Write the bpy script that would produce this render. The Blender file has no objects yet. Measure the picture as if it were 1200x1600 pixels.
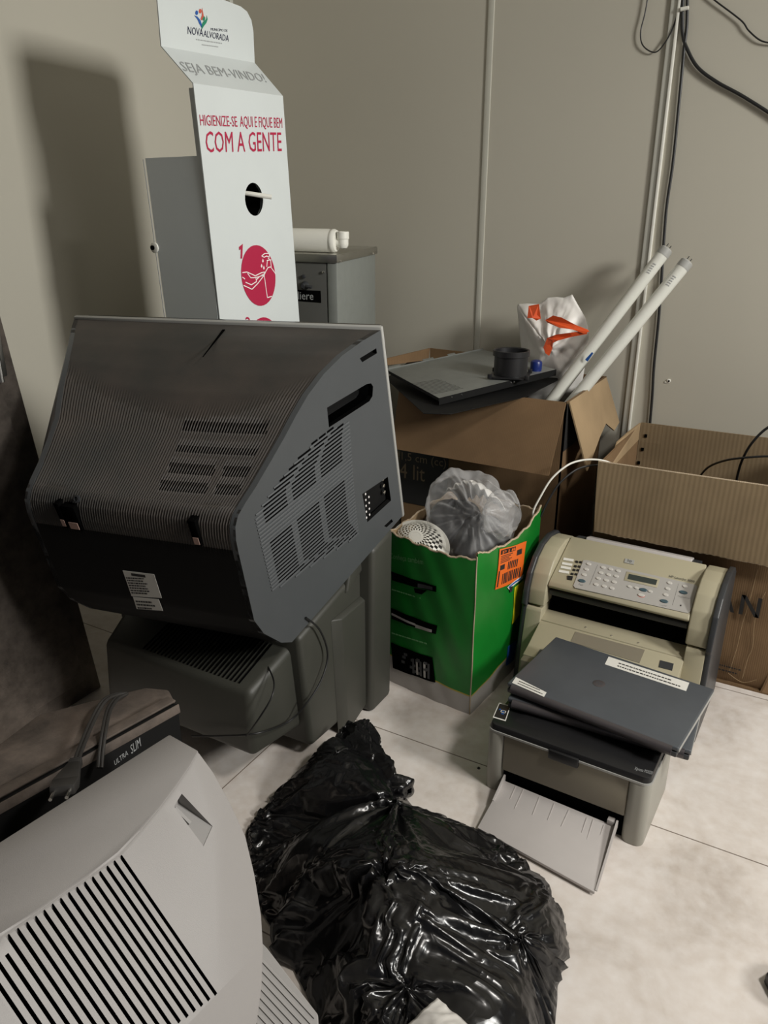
import bpy, bmesh, math, random
from mathutils import Vector, Matrix, Euler
random.seed(7)
D = bpy.data
scene = bpy.context.scene
COL = scene.collection
R = math.radians

# ------------------------------------------------------------------ camera
CAM = Vector((0.0, 0.0, 1.18))
PITCH, YAW, FPX = R(21.2), R(29.6), 1200.0
cd = D.cameras.new('camera'); cam = D.objects.new('camera', cd); COL.objects.link(cam)
cam.location = CAM
cam.rotation_euler = (R(90) - PITCH, 0, YAW)
cd.sensor_fit = 'VERTICAL'; cd.sensor_height = 36.0; cd.lens = 36.0 * FPX / 1600.0
cd.clip_start = 0.05
scene.camera = cam
scene.view_settings.view_transform = 'Standard'
scene.view_settings.look = 'None'
scene.view_settings.gamma = 1.0
scene.view_settings.use_curve_mapping = False
scene.view_settings.exposure = 0.0

# ------------------------------------------------------------------ world and lamps
w = D.worlds.new('world'); scene.world = w; w.use_nodes = True
bg = w.node_tree.nodes['Background']
bg.inputs[0].default_value = (0.80, 0.86, 1.0, 1); bg.inputs[1].default_value = 0.055

def area(name, loc, target, size, power, color, size_y=None):
    l = D.lights.new(name, 'AREA'); l.energy = power; l.color = color
    l.shape = 'RECTANGLE'; l.size = size; l.size_y = size_y or size
    o = D.objects.new(name, l); COL.objects.link(o); o.location = loc
    o.rotation_euler = (Vector(target) - Vector(loc)).to_track_quat('-Z', 'Y').to_euler()
    return o
sl = area('side_lamp', (2.5, 1.15, 2.12), (-2.0, 1.9, 1.25), 0.55, 31, (1.0, 0.985, 0.94), 0.55); sl.data.spread = R(95)
cl_ = area('ceiling_lamp', (1.15, 0.85, 2.42), (0.70, 0.90, 0), 0.40, 21, (1.0, 0.955, 0.90), 0.30); cl_.data.spread = R(130)

# ------------------------------------------------------------------ geometry of the view (measurements -> places)
_fw = Vector((-math.sin(YAW) * math.cos(PITCH), math.cos(YAW) * math.cos(PITCH), -math.sin(PITCH)))
_rt = Vector((math.cos(YAW), math.sin(YAW), 0)); _up = _rt.cross(_fw)
def ray(x, y): return (_fw * FPX + _rt * (x - 600) - _up * (y - 800)).normalized()
def hit(x, y, p, n):
    d = ray(x, y); n = Vector(n); return CAM + d * ((Vector(p) - CAM).dot(n) / d.dot(n))
def PX(x, y, v): return hit(x, y, (v, 0, 0), (1, 0, 0))
def PY(x, y, v): return hit(x, y, (0, v, 0), (0, 1, 0))
def PZ(x, y, v): return hit(x, y, (0, 0, v), (0, 0, 1))

# ------------------------------------------------------------------ materials
def _mat(name):
    m = D.materials.new(name); m.use_nodes = True
    nt = m.node_tree; b = nt.nodes['Principled BSDF']; return m, nt, b
def _n(nt, t, **kw):
    n = nt.nodes.new(t)
    for k, v in kw.items(): setattr(n, k, v)
    return n
def plastic(name, col, rough=0.45, var=0.12, scale=6.0, bump=0.0, bscale=300.0, spec=0.5, dust=None, damt=0.0, metal=0.0, alpha=1.0, coat=0.0):
    m, nt, b = _mat(name)
    tc = _n(nt, 'ShaderNodeTexCoord'); no = _n(nt, 'ShaderNodeTexNoise')
    no.inputs['Scale'].default_value = scale; no.inputs['Detail'].default_value = 6; no.inputs['Roughness'].default_value = 0.65
    nt.links.new(tc.outputs['Object'], no.inputs['Vector'])
    r = _n(nt, 'ShaderNodeValToRGB')
    r.color_ramp.elements[0].position = 0.3; r.color_ramp.elements[1].position = 0.72
    c0 = [c * (1 - var) for c in col]; c1 = [min(1, c * (1 + var)) for c in col]
    if dust: c1 = [a * (1 - damt) + d * damt for a, d in zip(col, dust)]
    r.color_ramp.elements[0].color = (*c0, 1); r.color_ramp.elements[1].color = (*c1, 1)
    nt.links.new(no.outputs['Fac'], r.inputs['Fac']); nt.links.new(r.outputs['Color'], b.inputs['Base Color'])
    b.inputs['Roughness'].default_value = rough; b.inputs['Metallic'].default_value = metal
    b.inputs['Specular IOR Level'].default_value = spec; b.inputs['Alpha'].default_value = alpha
    b.inputs['Coat Weight'].default_value = coat
    if bump:
        n2 = _n(nt, 'ShaderNodeTexNoise'); n2.inputs['Scale'].default_value = bscale
        nt.links.new(tc.outputs['Object'], n2.inputs['Vector'])
        bp = _n(nt, 'ShaderNodeBump'); bp.inputs['Strength'].default_value = bump; bp.inputs['Distance'].default_value = 0.002
        nt.links.new(n2.outputs['Fac'], bp.inputs['Height']); nt.links.new(bp.outputs['Normal'], b.inputs['Normal'])
    return m
def flat(name, col, rough=0.5, metal=0.0): return plastic(name, col, rough, 0.0, metal=metal)
def cardboard(name, col, axis='X', ridge=0.25, scale=150.0):
    m, nt, b = _mat(name)
    tc = _n(nt, 'ShaderNodeTexCoord')
    no = _n(nt, 'ShaderNodeTexNoise'); no.inputs['Scale'].default_value = 7; no.inputs['Detail'].default_value = 8
    nt.links.new(tc.outputs['Object'], no.inputs['Vector'])
    r = _n(nt, 'ShaderNodeValToRGB'); r.color_ramp.elements[0].position = 0.3; r.color_ramp.elements[1].position = 0.75
    r.color_ramp.elements[0].color = (*[c * 0.82 for c in col], 1); r.color_ramp.elements[1].color = (*[c * 1.12 for c in col], 1)
    nt.links.new(no.outputs['Fac'], r.inputs['Fac']); nt.links.new(r.outputs['Color'], b.inputs['Base Color'])
    wv = _n(nt, 'ShaderNodeTexWave'); wv.bands_direction = axis; wv.inputs['Scale'].default_value = scale / 6.283
    wv.inputs['Distortion'].default_value = 0.35; wv.inputs['Detail'].default_value = 1
    nt.links.new(tc.outputs['Object'], wv.inputs['Vector'])
    bp = _n(nt, 'ShaderNodeBump'); bp.inputs['Strength'].default_value = ridge; bp.inputs['Distance'].default_value = 0.003
    nt.links.new(wv.outputs['Fac'], bp.inputs['Height']); nt.links.new(bp.outputs['Normal'], b.inputs['Normal'])
    b.inputs['Roughness'].default_value = 0.85; b.inputs['Specular IOR Level'].default_value = 0.2
    return m

def wall_mat():
    m, nt, b = _mat('painted_panel')
    tc = _n(nt, 'ShaderNodeTexCoord'); no = _n(nt, 'ShaderNodeTexNoise'); no.inputs['Scale'].default_value = 1.3; no.inputs['Detail'].default_value = 5
    nt.links.new(tc.outputs['Object'], no.inputs['Vector'])
    r = _n(nt, 'ShaderNodeValToRGB'); r.color_ramp.elements[0].color = (0.47, 0.445, 0.375, 1); r.color_ramp.elements[1].color = (0.51, 0.485, 0.41, 1)
    nt.links.new(no.outputs['Fac'], r.inputs['Fac']); nt.links.new(r.outputs['Color'], b.inputs['Base Color'])
    n2 = _n(nt, 'ShaderNodeTexNoise'); n2.inputs['Scale'].default_value = 180
    nt.links.new(tc.outputs['Object'], n2.inputs['Vector'])
    bp = _n(nt, 'ShaderNodeBump'); bp.inputs['Strength'].default_value = 0.05
    nt.links.new(n2.outputs['Fac'], bp.inputs['Height']); nt.links.new(bp.outputs['Normal'], b.inputs['Normal'])
    b.inputs['Roughness'].default_value = 0.55; b.inputs['Specular IOR Level'].default_value = 0.35
    return m
def floor_mat():
    m, nt, b = _mat('porcelain_tile')
    tc = _n(nt, 'ShaderNodeTexCoord')
    n1 = _n(nt, 'ShaderNodeTexNoise'); n1.inputs['Scale'].default_value = 4.5; n1.inputs['Detail'].default_value = 9; n1.inputs['Roughness'].default_value = 0.6; n1.inputs['Distortion'].default_value = 0.7
    nt.links.new(tc.outputs['Object'], n1.inputs['Vector'])
    r = _n(nt, 'ShaderNodeValToRGB'); e = r.color_ramp.elements
    e[0].position = 0.30; e[0].color = (0.57, 0.515, 0.465, 1); e[1].position = 0.66; e[1].color = (0.78, 0.73, 0.685, 1)
    x = e.new(0.48); x.color = (0.69, 0.635, 0.585, 1)
    nt.links.new(n1.outputs['Fac'], r.inputs['Fac'])
    n2 = _n(nt, 'ShaderNodeTexNoise'); n2.inputs['Scale'].default_value = 40; n2.inputs['Detail'].default_value = 8
    nt.links.new(tc.outputs['Object'], n2.inputs['Vector'])
    mx = _n(nt, 'ShaderNodeMix', data_type='RGBA', blend_type='OVERLAY'); mx.inputs[0].default_value = 0.35
    nt.links.new(r.outputs['Color'], mx.inputs[6]); nt.links.new(n2.outputs['Fac'], mx.inputs[7])
    nt.links.new(mx.outputs[2], b.inputs['Base Color'])
    b.inputs['Roughness'].default_value = 0.42; b.inputs['Specular IOR Level'].default_value = 0.35
    return m

M = {}
M['wall'] = wall_mat(); M['floor'] = floor_mat()
M['white_profile'] = plastic('white_profile', (0.55, 0.545, 0.485), 0.35, 0.05)
M['seam_profile'] = plastic('seam_profile', (0.50, 0.49, 0.425), 0.4, 0.05)
M['ceil'] = plastic('ceiling_white', (0.72, 0.70, 0.64), 0.8, 0.03)
M['grout'] = flat('grout', (0.22, 0.18, 0.15), 0.9)
M['white_board'] = plastic('white_board', (0.62, 0.66, 0.655), 0.35, 0.03, 3)
M['white_plastic'] = plastic('white_plastic', (0.78, 0.77, 0.70), 0.35, 0.05)
M['crimson'] = flat('crimson_print', (0.42, 0.010, 0.055), 0.45)
M['white_ink'] = flat('white_ink', (0.85, 0.82, 0.80), 0.5)
M['navy'] = flat('navy_ink', (0.012, 0.014, 0.045), 0.5)
M['grey_ink'] = flat('grey_ink', (0.33, 0.34, 0.34), 0.5)
M['blue_ink'] = flat('blue_ink', (0.015, 0.09, 0.35), 0.5)
M['green_ink'] = flat('green_ink', (0.015, 0.22, 0.12), 0.5)
M['red_ink'] = flat('red_ink', (0.55, 0.10, 0.06), 0.5)
M['black'] = plastic('black_plastic', (0.012, 0.012, 0.013), 0.4, 0.2)
M['void'] = plastic('black_cavity', (0.003, 0.003, 0.003), 0.9, 0.0, spec=0.0)
M['tv_side'] = plastic('blue_grey_plastic', (0.070, 0.076, 0.080), 0.42, 0.08, 4, bump=0.08, bscale=700)
M['tv_top'] = plastic('dusty_dark_plastic', (0.040, 0.040, 0.037), 0.60, 0.15, 5, bump=0.10, bscale=500, dust=(0.085, 0.066, 0.055), damt=0.7)
M['tv_black'] = plastic('matt_black_plastic', (0.005, 0.005, 0.005), 0.7, 0.2, spec=0.2)
M['silver_rim'] = plastic('silver_rim', (0.36, 0.36, 0.34), 0.38, 0.05)
M['olive_tv'] = plastic('olive_grey_plastic', (0.046, 0.047, 0.038), 0.50, 0.10, 5, bump=0.1, bscale=600, dust=(0.064, 0.062, 0.051), damt=0.4)
M['grey_tv'] = plastic('silver_grey_plastic', (0.33, 0.315, 0.305), 0.46, 0.04, 3, bump=0.10, bscale=900)
M['grey_tv_b'] = plastic('silver_grey_ribbed', (0.30, 0.29, 0.28), 0.5, 0.05, 3, bump=0.10, bscale=900)
M['dusty'] = plastic('dust_covered_black', (0.06, 0.05, 0.043), 0.75, 0.35, 9, bump=0.25, bscale=220, dust=(0.21, 0.165, 0.135), damt=0.8)
M['gloss_black'] = plastic('gloss_black', (0.010, 0.010, 0.011), 0.12, 0.1, coat=0.5)
M['rubber'] = plastic('black_rubber', (0.012, 0.012, 0.012), 0.45, 0.1)
M['dark_cord'] = plastic('grey_black_cord', (0.03, 0.028, 0.026), 0.5, 0.1)
M['chrome'] = flat('chrome', (0.75, 0.73, 0.68), 0.25, 1.0)
M['steel'] = plastic('brushed_steel', (0.55, 0.54, 0.50), 0.32, 0.1, metal=1.0)
M['galv'] = plastic('galvanised_steel', (0.25, 0.26, 0.245), 0.45, 0.08, 20, metal=0.55)
M['cool_side'] = plastic('painted_grey_steel', (0.20, 0.212, 0.195), 0.45, 0.05, 30)
M['cool_front'] = plastic('dark_grey_steel', (0.13, 0.13, 0.12), 0.4, 0.05, metal=0.4)
M['cab'] = plastic('worn_steel', (0.17, 0.145, 0.125), 0.38, 0.35, 25, bump=0.3, bscale=120, metal=0.7)
M['card'] = cardboard('brown_cardboard', (0.185, 0.115, 0.060), 'X', 0.10, 400)
M['card_ridge'] = cardboard('ridged_cardboard', (0.215, 0.158, 0.093), 'X', 0.13, 165)
M['card_light'] = cardboard('light_cardboard', (0.33, 0.235, 0.135), 'Y', 0.08, 300)
M['card_edge'] = cardboard('cardboard_edge', (0.50, 0.40, 0.28), 'X', 0.5, 900)
M['black_print'] = plastic('black_print', (0.012, 0.011, 0.010), 0.75, 0.2)
M['brown_ink'] = flat('brown_ink', (0.20, 0.14, 0.085), 0.8)
M['green'] = plastic('green_print', (0.007, 0.18, 0.020), 0.32, 0.16, 5)
M['silver_print'] = plastic('silver_print', (0.42, 0.40, 0.38), 0.35, 0.10)
M['gold_print'] = flat('gold_print', (0.48, 0.36, 0.05), 0.4)
M['pale_green'] = flat('pale_green_ink', (0.16, 0.38, 0.16), 0.5)
M['orange'] = plastic('orange_label', (0.80, 0.145, 0.015), 0.45, 0.06)
M['yellow'] = flat('yellow_print', (0.72, 0.66, 0.02), 0.4)
M['hp_beige'] = plastic('beige_plastic', (0.40, 0.365, 0.255), 0.42, 0.03, 3, bump=0.08, bscale=900)
M['hp_grey'] = plastic('keypad_grey', (0.40, 0.385, 0.36), 0.4, 0.03)
M['hp_dark'] = plastic('charcoal_plastic', (0.035, 0.037, 0.040), 0.4, 0.1)
M['btn'] = plastic('grey_button', (0.55, 0.53, 0.49), 0.35, 0.03)
M['btn_blue'] = flat('slate_button', (0.055, 0.095, 0.115), 0.35)
M['lcd'] = flat('lcd', (0.04, 0.05, 0.045), 0.15)
M['prn_body'] = plastic('warm_grey_plastic', (0.22, 0.195, 0.145), 0.45, 0.04, 3, bump=0.06, bscale=900)
M['prn_col'] = plastic('light_warm_grey_plastic', (0.34, 0.33, 0.285), 0.42, 0.04, 3)
M['tray'] = plastic('grey_tray', (0.50, 0.47, 0.45), 0.4, 0.06, 5)
M['laptop'] = plastic('charcoal_lid', (0.072, 0.080, 0.090), 0.36, 0.10, 9, bump=0.05, bscale=600)
M['laptop_edge'] = plastic('brushed_dark_edge', (0.11, 0.10, 0.105), 0.3, 0.1, metal=0.5)
M['sticker'] = plastic('white_sticker', (0.74, 0.73, 0.68), 0.5, 0.03)
M['tube_glass'] = plastic('frosted_tube', (0.66, 0.66, 0.60), 0.22, 0.05, 6, coat=0.6)
M['white_bag'] = plastic('white_film', (0.72, 0.70, 0.66), 0.42, 0.05)
M['red_tape'] = plastic('red_orange_film', (0.75, 0.10, 0.025), 0.38, 0.12)
M['black_bag'] = plastic('black_film', (0.006, 0.006, 0.0065), 0.23, 0.1, spec=0.55, bump=0.07, bscale=40)
def crease_film(m, sc=8.0, st=0.36):
    nt = m.node_tree; b = nt.nodes['Principled BSDF']; tc = _n(nt, 'ShaderNodeTexCoord')
    prev = None
    for k, (s_, d_) in enumerate(((sc, .014), (sc * 2.7, .005))):
        no = _n(nt, 'ShaderNodeTexNoise'); no.inputs['Scale'].default_value = s_; no.inputs['Detail'].default_value = 1.5; no.inputs['Distortion'].default_value = 0.9
        nt.links.new(tc.outputs['Object'], no.inputs['Vector'])
        a = _n(nt, 'ShaderNodeMath', operation='SUBTRACT'); a.inputs[1].default_value = .5; nt.links.new(no.outputs['Fac'], a.inputs[0])
        c = _n(nt, 'ShaderNodeMath', operation='ABSOLUTE'); nt.links.new(a.outputs[0], c.inputs[0])
        bp = _n(nt, 'ShaderNodeBump', invert=True); bp.inputs['Strength'].default_value = st; bp.inputs['Distance'].default_value = d_ * 2
        nt.links.new(c.outputs[0], bp.inputs['Height'])
        if prev: nt.links.new(prev.outputs[0], bp.inputs['Normal'])
        prev = bp
    nt.links.new(prev.outputs[0], b.inputs['Normal'])
crease_film(M['black_bag'])
M['clear_bag'] = plastic('smoky_film', (0.62, 0.62, 0.62), 0.22, 0.05, alpha=0.30, bump=0.35, bscale=45, spec=0.7)
M['navy_cap'] = plastic('navy_cap', (0.008, 0.022, 0.14), 0.35, 0.1)
M['slot_dark'] = flat('slot_dark', (0.003, 0.003, 0.003), 0.9)
def thin_film(m):
    nt = m.node_tree; b = nt.nodes['Principled BSDF']; lw = _n(nt, 'ShaderNodeLayerWeight'); lw.inputs['Blend'].default_value = 0.45
    mr = _n(nt, 'ShaderNodeMapRange'); mr.inputs['To Min'].default_value = 0.09; mr.inputs['To Max'].default_value = 0.62
    for l in list(b.inputs['Normal'].links): nt.links.new(l.from_socket, lw.inputs['Normal'])
    nt.links.new(lw.outputs['Facing'], mr.inputs['Value']); nt.links.new(mr.outputs['Result'], b.inputs['Alpha'])
thin_film(M['clear_bag'])
M['shoe'] = plastic('brown_leather', (0.10, 0.05, 0.022), 0.35, 0.2)
M['skin_tag'] = flat('pinkish_card', (0.45, 0.30, 0.25), 0.8)

# ------------------------------------------------------------------ mesh builder
VIEWFROM = [CAM]
class MB:
    def __init__(s, *mats): s.bm = bmesh.new(); s.mats = list(mats) or [M['black']]
    def _merge(s, b, mi=0, mx=None):
        for f in b.faces: f.material_index = mi
        if mx is not None: b.transform(mx)
        me = D.meshes.new('t'); b.to_mesh(me); b.free(); s.bm.from_mesh(me); D.meshes.remove(me); return s
    def box(s, x0, x1, y0, y1, z0, z1, bev=0.0, mi=0, mx=None, seg=2, taper=None):
        b = bmesh.new(); bmesh.ops.create_cube(b, size=1)
        for v in b.verts:
            v.co = Vector(((x0 + x1) / 2 + v.co.x * (x1 - x0), (y0 + y1) / 2 + v.co.y * (y1 - y0), (z0 + z1) / 2 + v.co.z * (z1 - z0)))
        if bev: bmesh.ops.bevel(b, geom=list(b.edges) + list(b.verts), offset=bev, segments=seg, affect='EDGES', profile=0.5)
        return s._merge(b, mi, mx)
    def hexa(s, bot, top, bev=0.0, mi=0, mx=None, seg=2):       # two rings of points joined
        b = bmesh.new(); n = len(bot)
        lo = [b.verts.new(p) for p in bot]; hi = [b.verts.new(p) for p in top]
        b.faces.new(lo[::-1]); b.faces.new(hi)
        for i in range(n): b.faces.new((lo[i], lo[(i + 1) % n], hi[(i + 1) % n], hi[i]))
        bmesh.ops.recalc_face_normals(b, faces=b.faces)
        if bev: bmesh.ops.bevel(b, geom=list(b.edges), offset=bev, segments=seg, affect='EDGES', profile=0.5)
        return s._merge(b, mi, mx)
    def prism(s, pts, off, bev=0.0, mi=0, mx=None, seg=2):
        off = Vector(off); pts = [Vector(p) for p in pts]
        return s.hexa(pts, [p + off for p in pts], bev, mi, mx, seg)
    def tube(s, pts, r, seg=10, mi=0, smooth=True, cap=True, mx=None):
        pts = [Vector(p) for p in pts]
        if smooth and len(pts) > 2:
            out = []
            for i in range(len(pts) - 1):
                p0 = pts[max(i - 1, 0)]; p1 = pts[i]; p2 = pts[i + 1]; p3 = pts[min(i + 2, len(pts) - 1)]
                for k in range(8):
                    t = k / 8
                    out.append(0.5 * ((2 * p1) + (p2 - p0) * t + (2 * p0 - 5 * p1 + 4 * p2 - p3) * t * t + (3 * p1 - p0 - 3 * p2 + p3) * t ** 3))
            out.append(pts[-1]); pts = out
        b = bmesh.new(); rings = []; nrm = None
        for i, p in enumerate(pts):
            d = (pts[min(i + 1, len(pts) - 1)] - pts[max(i - 1, 0)]).normalized()
            if nrm is None: nrm = d.orthogonal().normalized()
            else: nrm = (nrm - d * nrm.dot(d)).normalized()
            bi = d.cross(nrm); rr = r(i / (len(pts) - 1)) if callable(r) else r
            rings.append([b.verts.new(p + (nrm * math.cos(a) + bi * math.sin(a)) * rr) for a in [6.28318 * k / seg for k in range(seg)]])
        for a, c in zip(rings, rings[1:]):
            for k in range(seg): b.faces.new((a[k], a[(k + 1) % seg], c[(k + 1) % seg], c[k]))
        if cap: b.faces.new(rings[0][::-1]); b.faces.new(rings[-1])
        return s._merge(b, mi, mx)
    def lathe(s, prof, origin=(0, 0, 0), axis=(0, 0, 1), seg=32, mi=0, mx=None):
        q = Vector((0, 0, 1)).rotation_difference(Vector(axis)).to_matrix(); o = Vector(origin)
        b = bmesh.new(); rings = []
        for (r, h) in prof: rings.append([b.verts.new(o + q @ Vector((r * math.cos(6.28318 * k / seg), r * math.sin(6.28318 * k / seg), h))) for k in range(seg)])
        for a, c in zip(rings, rings[1:]):
            for k in range(seg): b.faces.new((a[k], a[(k + 1) % seg], c[(k + 1) % seg], c[k]))
        b.faces.new(rings[0][::-1]); b.faces.new(rings[-1])
        return s._merge(b, mi, mx)
    def grid(s, fn, nu, nv, mi=0, thick=0.0, closed=False, mif=None):
        b = bmesh.new()
        vs = [[b.verts.new(fn(u / nu, v / nv)) for v in range(nv + 1)] for u in range(nu + (0 if closed else 1))]
        n = len(vs)
        for i in range(nu):
            for j in range(nv):
                f = b.faces.new((vs[i][j], vs[(i + 1) % n][j], vs[(i + 1) % n][j + 1], vs[i][j + 1]))
                f.material_index = mif(i / nu, j / nv) if mif else mi
        b.normal_update()
        if thick: bmesh.ops.solidify(b, geom=list(b.faces), thickness=thick)
        me = D.meshes.new('t'); b.to_mesh(me); b.free(); s.bm.from_mesh(me); D.meshes.remove(me); return s
    def text(s, body, o, xd, yd, mi=0, th=0.0004, bold=0.0):   # fills the parallelogram o, o+xd, o+yd
        c = D.curves.new('t', 'FONT'); c.body = body; c.resolution_u = 2; c.offset = bold
        ob = D.objects.new('t', c); COL.objects.link(ob)
        dg = bpy.context.evaluated_depsgraph_get(); me = D.meshes.new_from_object(ob.evaluated_get(dg))
        xs = [v.co.x for v in me.vertices]; ys = [v.co.y for v in me.vertices]
        x0, x1, y0, y1 = min(xs), max(xs), min(ys), max(ys); y0 = min(0, y0) if any(ch in body for ch in 'gpqyç,') else 0
        o = Vector(o); xd = Vector(xd); yd = Vector(yd); n = xd.cross(yd).normalized()
        b = bmesh.new(); b.from_mesh(me)
        for v in b.verts:
            u = (v.co.x - x0) / (x1 - x0); t = (v.co.y - y0) / (y1 - y0)
            v.co = o + xd * u + yd * t + n * th
        D.objects.remove(ob); D.meshes.remove(me); D.curves.remove(c)
        return s._merge(b, mi)
    def plate(s, pts, th=0.0006, mi=0):                      # thin printed patch with its own thickness
        pts = [Vector(p) for p in pts]; n = (pts[1] - pts[0]).cross(pts[2] - pts[0]).normalized()
        if n.dot(VIEWFROM[0] - pts[0]) < 0: pts.reverse(); n = -n
        return s.prism(pts, n * th, mi=mi)
    def mesh(s, name, angle=0.6, smooth=True):
        me = D.meshes.new(name); s.bm.to_mesh(me); s.bm.free()
        for m in s.mats: me.materials.append(m)
        if smooth: me.shade_smooth(); me.set_sharp_from_angle(angle=angle)
        return me

WM = {}
def tag(o, label=None, cat=None, group=None, kind=None):
    for k, v in (('label', label), ('category', cat), ('group', group), ('kind', kind)):
        if v: o[k] = v
    return o
def thing(name, label, cat, loc, rot=(0, 0, 0), group=None):
    o = D.objects.new(name, None); COL.objects.link(o); o.empty_display_size = 0.05
    o.location = loc; o.rotation_euler = rot
    WM[o.name] = Matrix.Translation(Vector(loc)) @ Euler(rot).to_matrix().to_4x4()
    return tag(o, label, cat, group)
def part(name, mb, parent, local=False, label=None, angle=0.6, smooth=True, kind=None):
    mw = WM[parent.name]
    if not local: mb.bm.transform(mw.inverted())
    o = D.objects.new(name, mb.mesh(name, angle, smooth)); COL.objects.link(o); o.parent = parent
    WM[o.name] = mw
    return tag(o, label, kind=kind)
def solo(name, mb, label, cat, base, group=None, angle=0.6, kind=None, smooth=True):
    mb.bm.transform(Matrix.Translation(-Vector(base)))
    o = D.objects.new(name, mb.mesh(name, angle, smooth)); COL.objects.link(o); o.location = base
    WM[o.name] = Matrix.Translation(Vector(base))
    return tag(o, label, cat, group, kind)
def structure(name, mb):
    o = D.objects.new(name, mb.mesh(name)); COL.objects.link(o); WM[o.name] = Matrix.Identity(4); o['kind'] = 'structure'; return o
def cut(o, mb, local=True):
    """carve a real recess into o; the cutter's material is appended"""
    if not local: mb.bm.transform(WM[o.name].inverted())
    bmesh.ops.recalc_face_normals(mb.bm, faces=mb.bm.faces)
    k = len(o.data.materials)
    me = D.meshes.new('cutter'); mb.bm.to_mesh(me); mb.bm.free()
    for m in o.data.materials: me.materials.append(m)
    for m in mb.mats: me.materials.append(m); o.data.materials.append(m)
    for p in me.polygons: p.material_index += k
    c = D.objects.new('cutter', me); COL.objects.link(c); c.matrix_world = WM[o.name]
    md = o.modifiers.new('cut', 'BOOLEAN'); md.object = c; md.operation = 'DIFFERENCE'; md.solver = 'EXACT'
    bpy.context.view_layer.update()
    dg = bpy.context.evaluated_depsgraph_get()
    new = D.meshes.new_from_object(o.evaluated_get(dg))
    o.modifiers.clear(); old = o.data; o.data = new; D.meshes.remove(old); D.objects.remove(c); D.meshes.remove(me)
    new.shade_smooth(); new.set_sharp_from_angle(angle=0.6)
def frame(o, x, y):            # matrix from origin and two direction vectors
    x = Vector(x).normalized(); y = Vector(y); z = x.cross(y).normalized(); y = z.cross(x)
    m = Matrix((x, y, z)).transposed().to_4x4(); m.translation = Vector(o); return m
def scribble(mb, o, xd, yd, rows, mi=0, fill=0.9, th=0.0005, rnd=None):   # lines of writing too small to read
    rnd = rnd or random; o = Vector(o); xd = Vector(xd); yd = Vector(yd)
    for k in range(rows):
        x = 0.0; end = fill * rnd.uniform(0.7, 1.0)
        y0 = 1 - (k + 0.75) / rows; y1 = 1 - (k + 0.3) / rows
        while x < end:
            wdt = rnd.uniform(0.03, 0.12); x1 = min(x + wdt, end)
            mb.plate([o + xd * x + yd * y0, o + xd * x1 + yd * y0, o + xd * x1 + yd * y1, o + xd * x + yd * y1], th, mi)
            x = x1 + 0.025
    return mb

# ================================================================== the room
XL, YB, ZC = -2.05, 2.50, 2.70
mb = MB(M['floor']); mb.box(XL - 0.1, 3.2, -1.6, YB + 0.1, -0.10, 0.0); structure('floor', mb)
mb = MB(M['grout'])
for y in (0.16, 0.76, 1.36, 1.96): mb.box(XL, 3.1, y - 0.0012, y + 0.0012, -0.001, 0.0004)
for x in (-2.00, -0.98, 0.24, 1.46, 2.68): mb.box(x - 0.0012, x + 0.0012, -1.5, YB, -0.001, 0.0004)
structure('trim_1', mb)
mb = MB(M['wall']); mb.box(XL - 0.1, XL, -1.6, YB + 0.1, 0, ZC); structure('wall_left', mb)
mb = MB(M['wall']); mb.box(XL, 3.2, YB, YB + 0.1, 0, ZC); structure('wall_back', mb)
mb = MB(M['ceil']); mb.box(XL - 0.1, 3.2, -1.7, YB + 0.1, ZC, ZC + 0.1); structure('ceiling', mb)
a = PY(771, 0, YB)
mb = MB(M['seam_profile']); mb.box(a.x - 0.014, a.x + 0.005, YB - 0.004, YB + 0.001, 0, ZC, 0.001); structure('trim_2', mb)
a = PY(1064, 0, YB)
mb = MB(M['white_profile'], M['white_plastic']); mb.box(a.x - 0.024, a.x - 0.004, YB - 0.007, YB + 0.001, 0, ZC, 0.001); mb.box(a.x - 0.005, a.x + 0.002, YB - 0.012, YB + 0.001, 0, ZC, 0.001, mi=1); structure('trim_3', mb)
mb = MB(M['white_profile']); mb.box(XL, XL + 0.018, YB - 0.018, YB, 0, ZC, 0.001); structure('trim_4', mb)

# ================================================================== widescreen tube television, seen from behind
tv = thing('tube_television', 'large dark widescreen tube television seen from behind, ribbed dusty back, leaning on the olive television', 'television',
           (-1.179, 1.382, 0.724), (0, 0, 0))
_m = Matrix.Rotation(0.181, 4, 'Z') @ Matrix.Rotation(0.287, 4, 'X') @ Matrix.Rotation(-0.014, 4, 'Y')
tv.rotation_euler = _m.to_euler(); WM[tv.name] = Matrix.Translation((-1.179, 1.382, 0.724)) @ _m
def LOC(o, px, py, p, n):     # measurement on a plane given in o's own frame
    i = WM[o.name].inverted(); c = i @ CAM; d = (i.to_3x3() @ ray(px, py)); n = Vector(n)
    return c + d * ((Vector(p) - c).dot(n) / d.dot(n))
TVK = 0.30
def tvw(y): return 0.383 - TVK * abs(y)
prof = [(0.0, 0.240), (-0.06, 0.243), (-0.123, 0.241), (-0.18, 0.230), (-0.23, 0.211), (-0.27, 0.188), (-0.308, 0.163), (-0.35, 0.138), (-0.395, 0.112),
        (-0.43, 0.095), (-0.450, 0.083), (-0.462, 0.066), (-0.468, 0.040), (-0.470, 0.015), (-0.474, -0.07), (-0.478, -0.152), (-0.465, -0.20), (-0.43, -0.26), (-0.404, -0.283), (0.0, -0.236)]
cum = [0.0]
for a, b in zip(prof, prof[1:]): cum.append(cum[-1] + math.dist(a, b))
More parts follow.
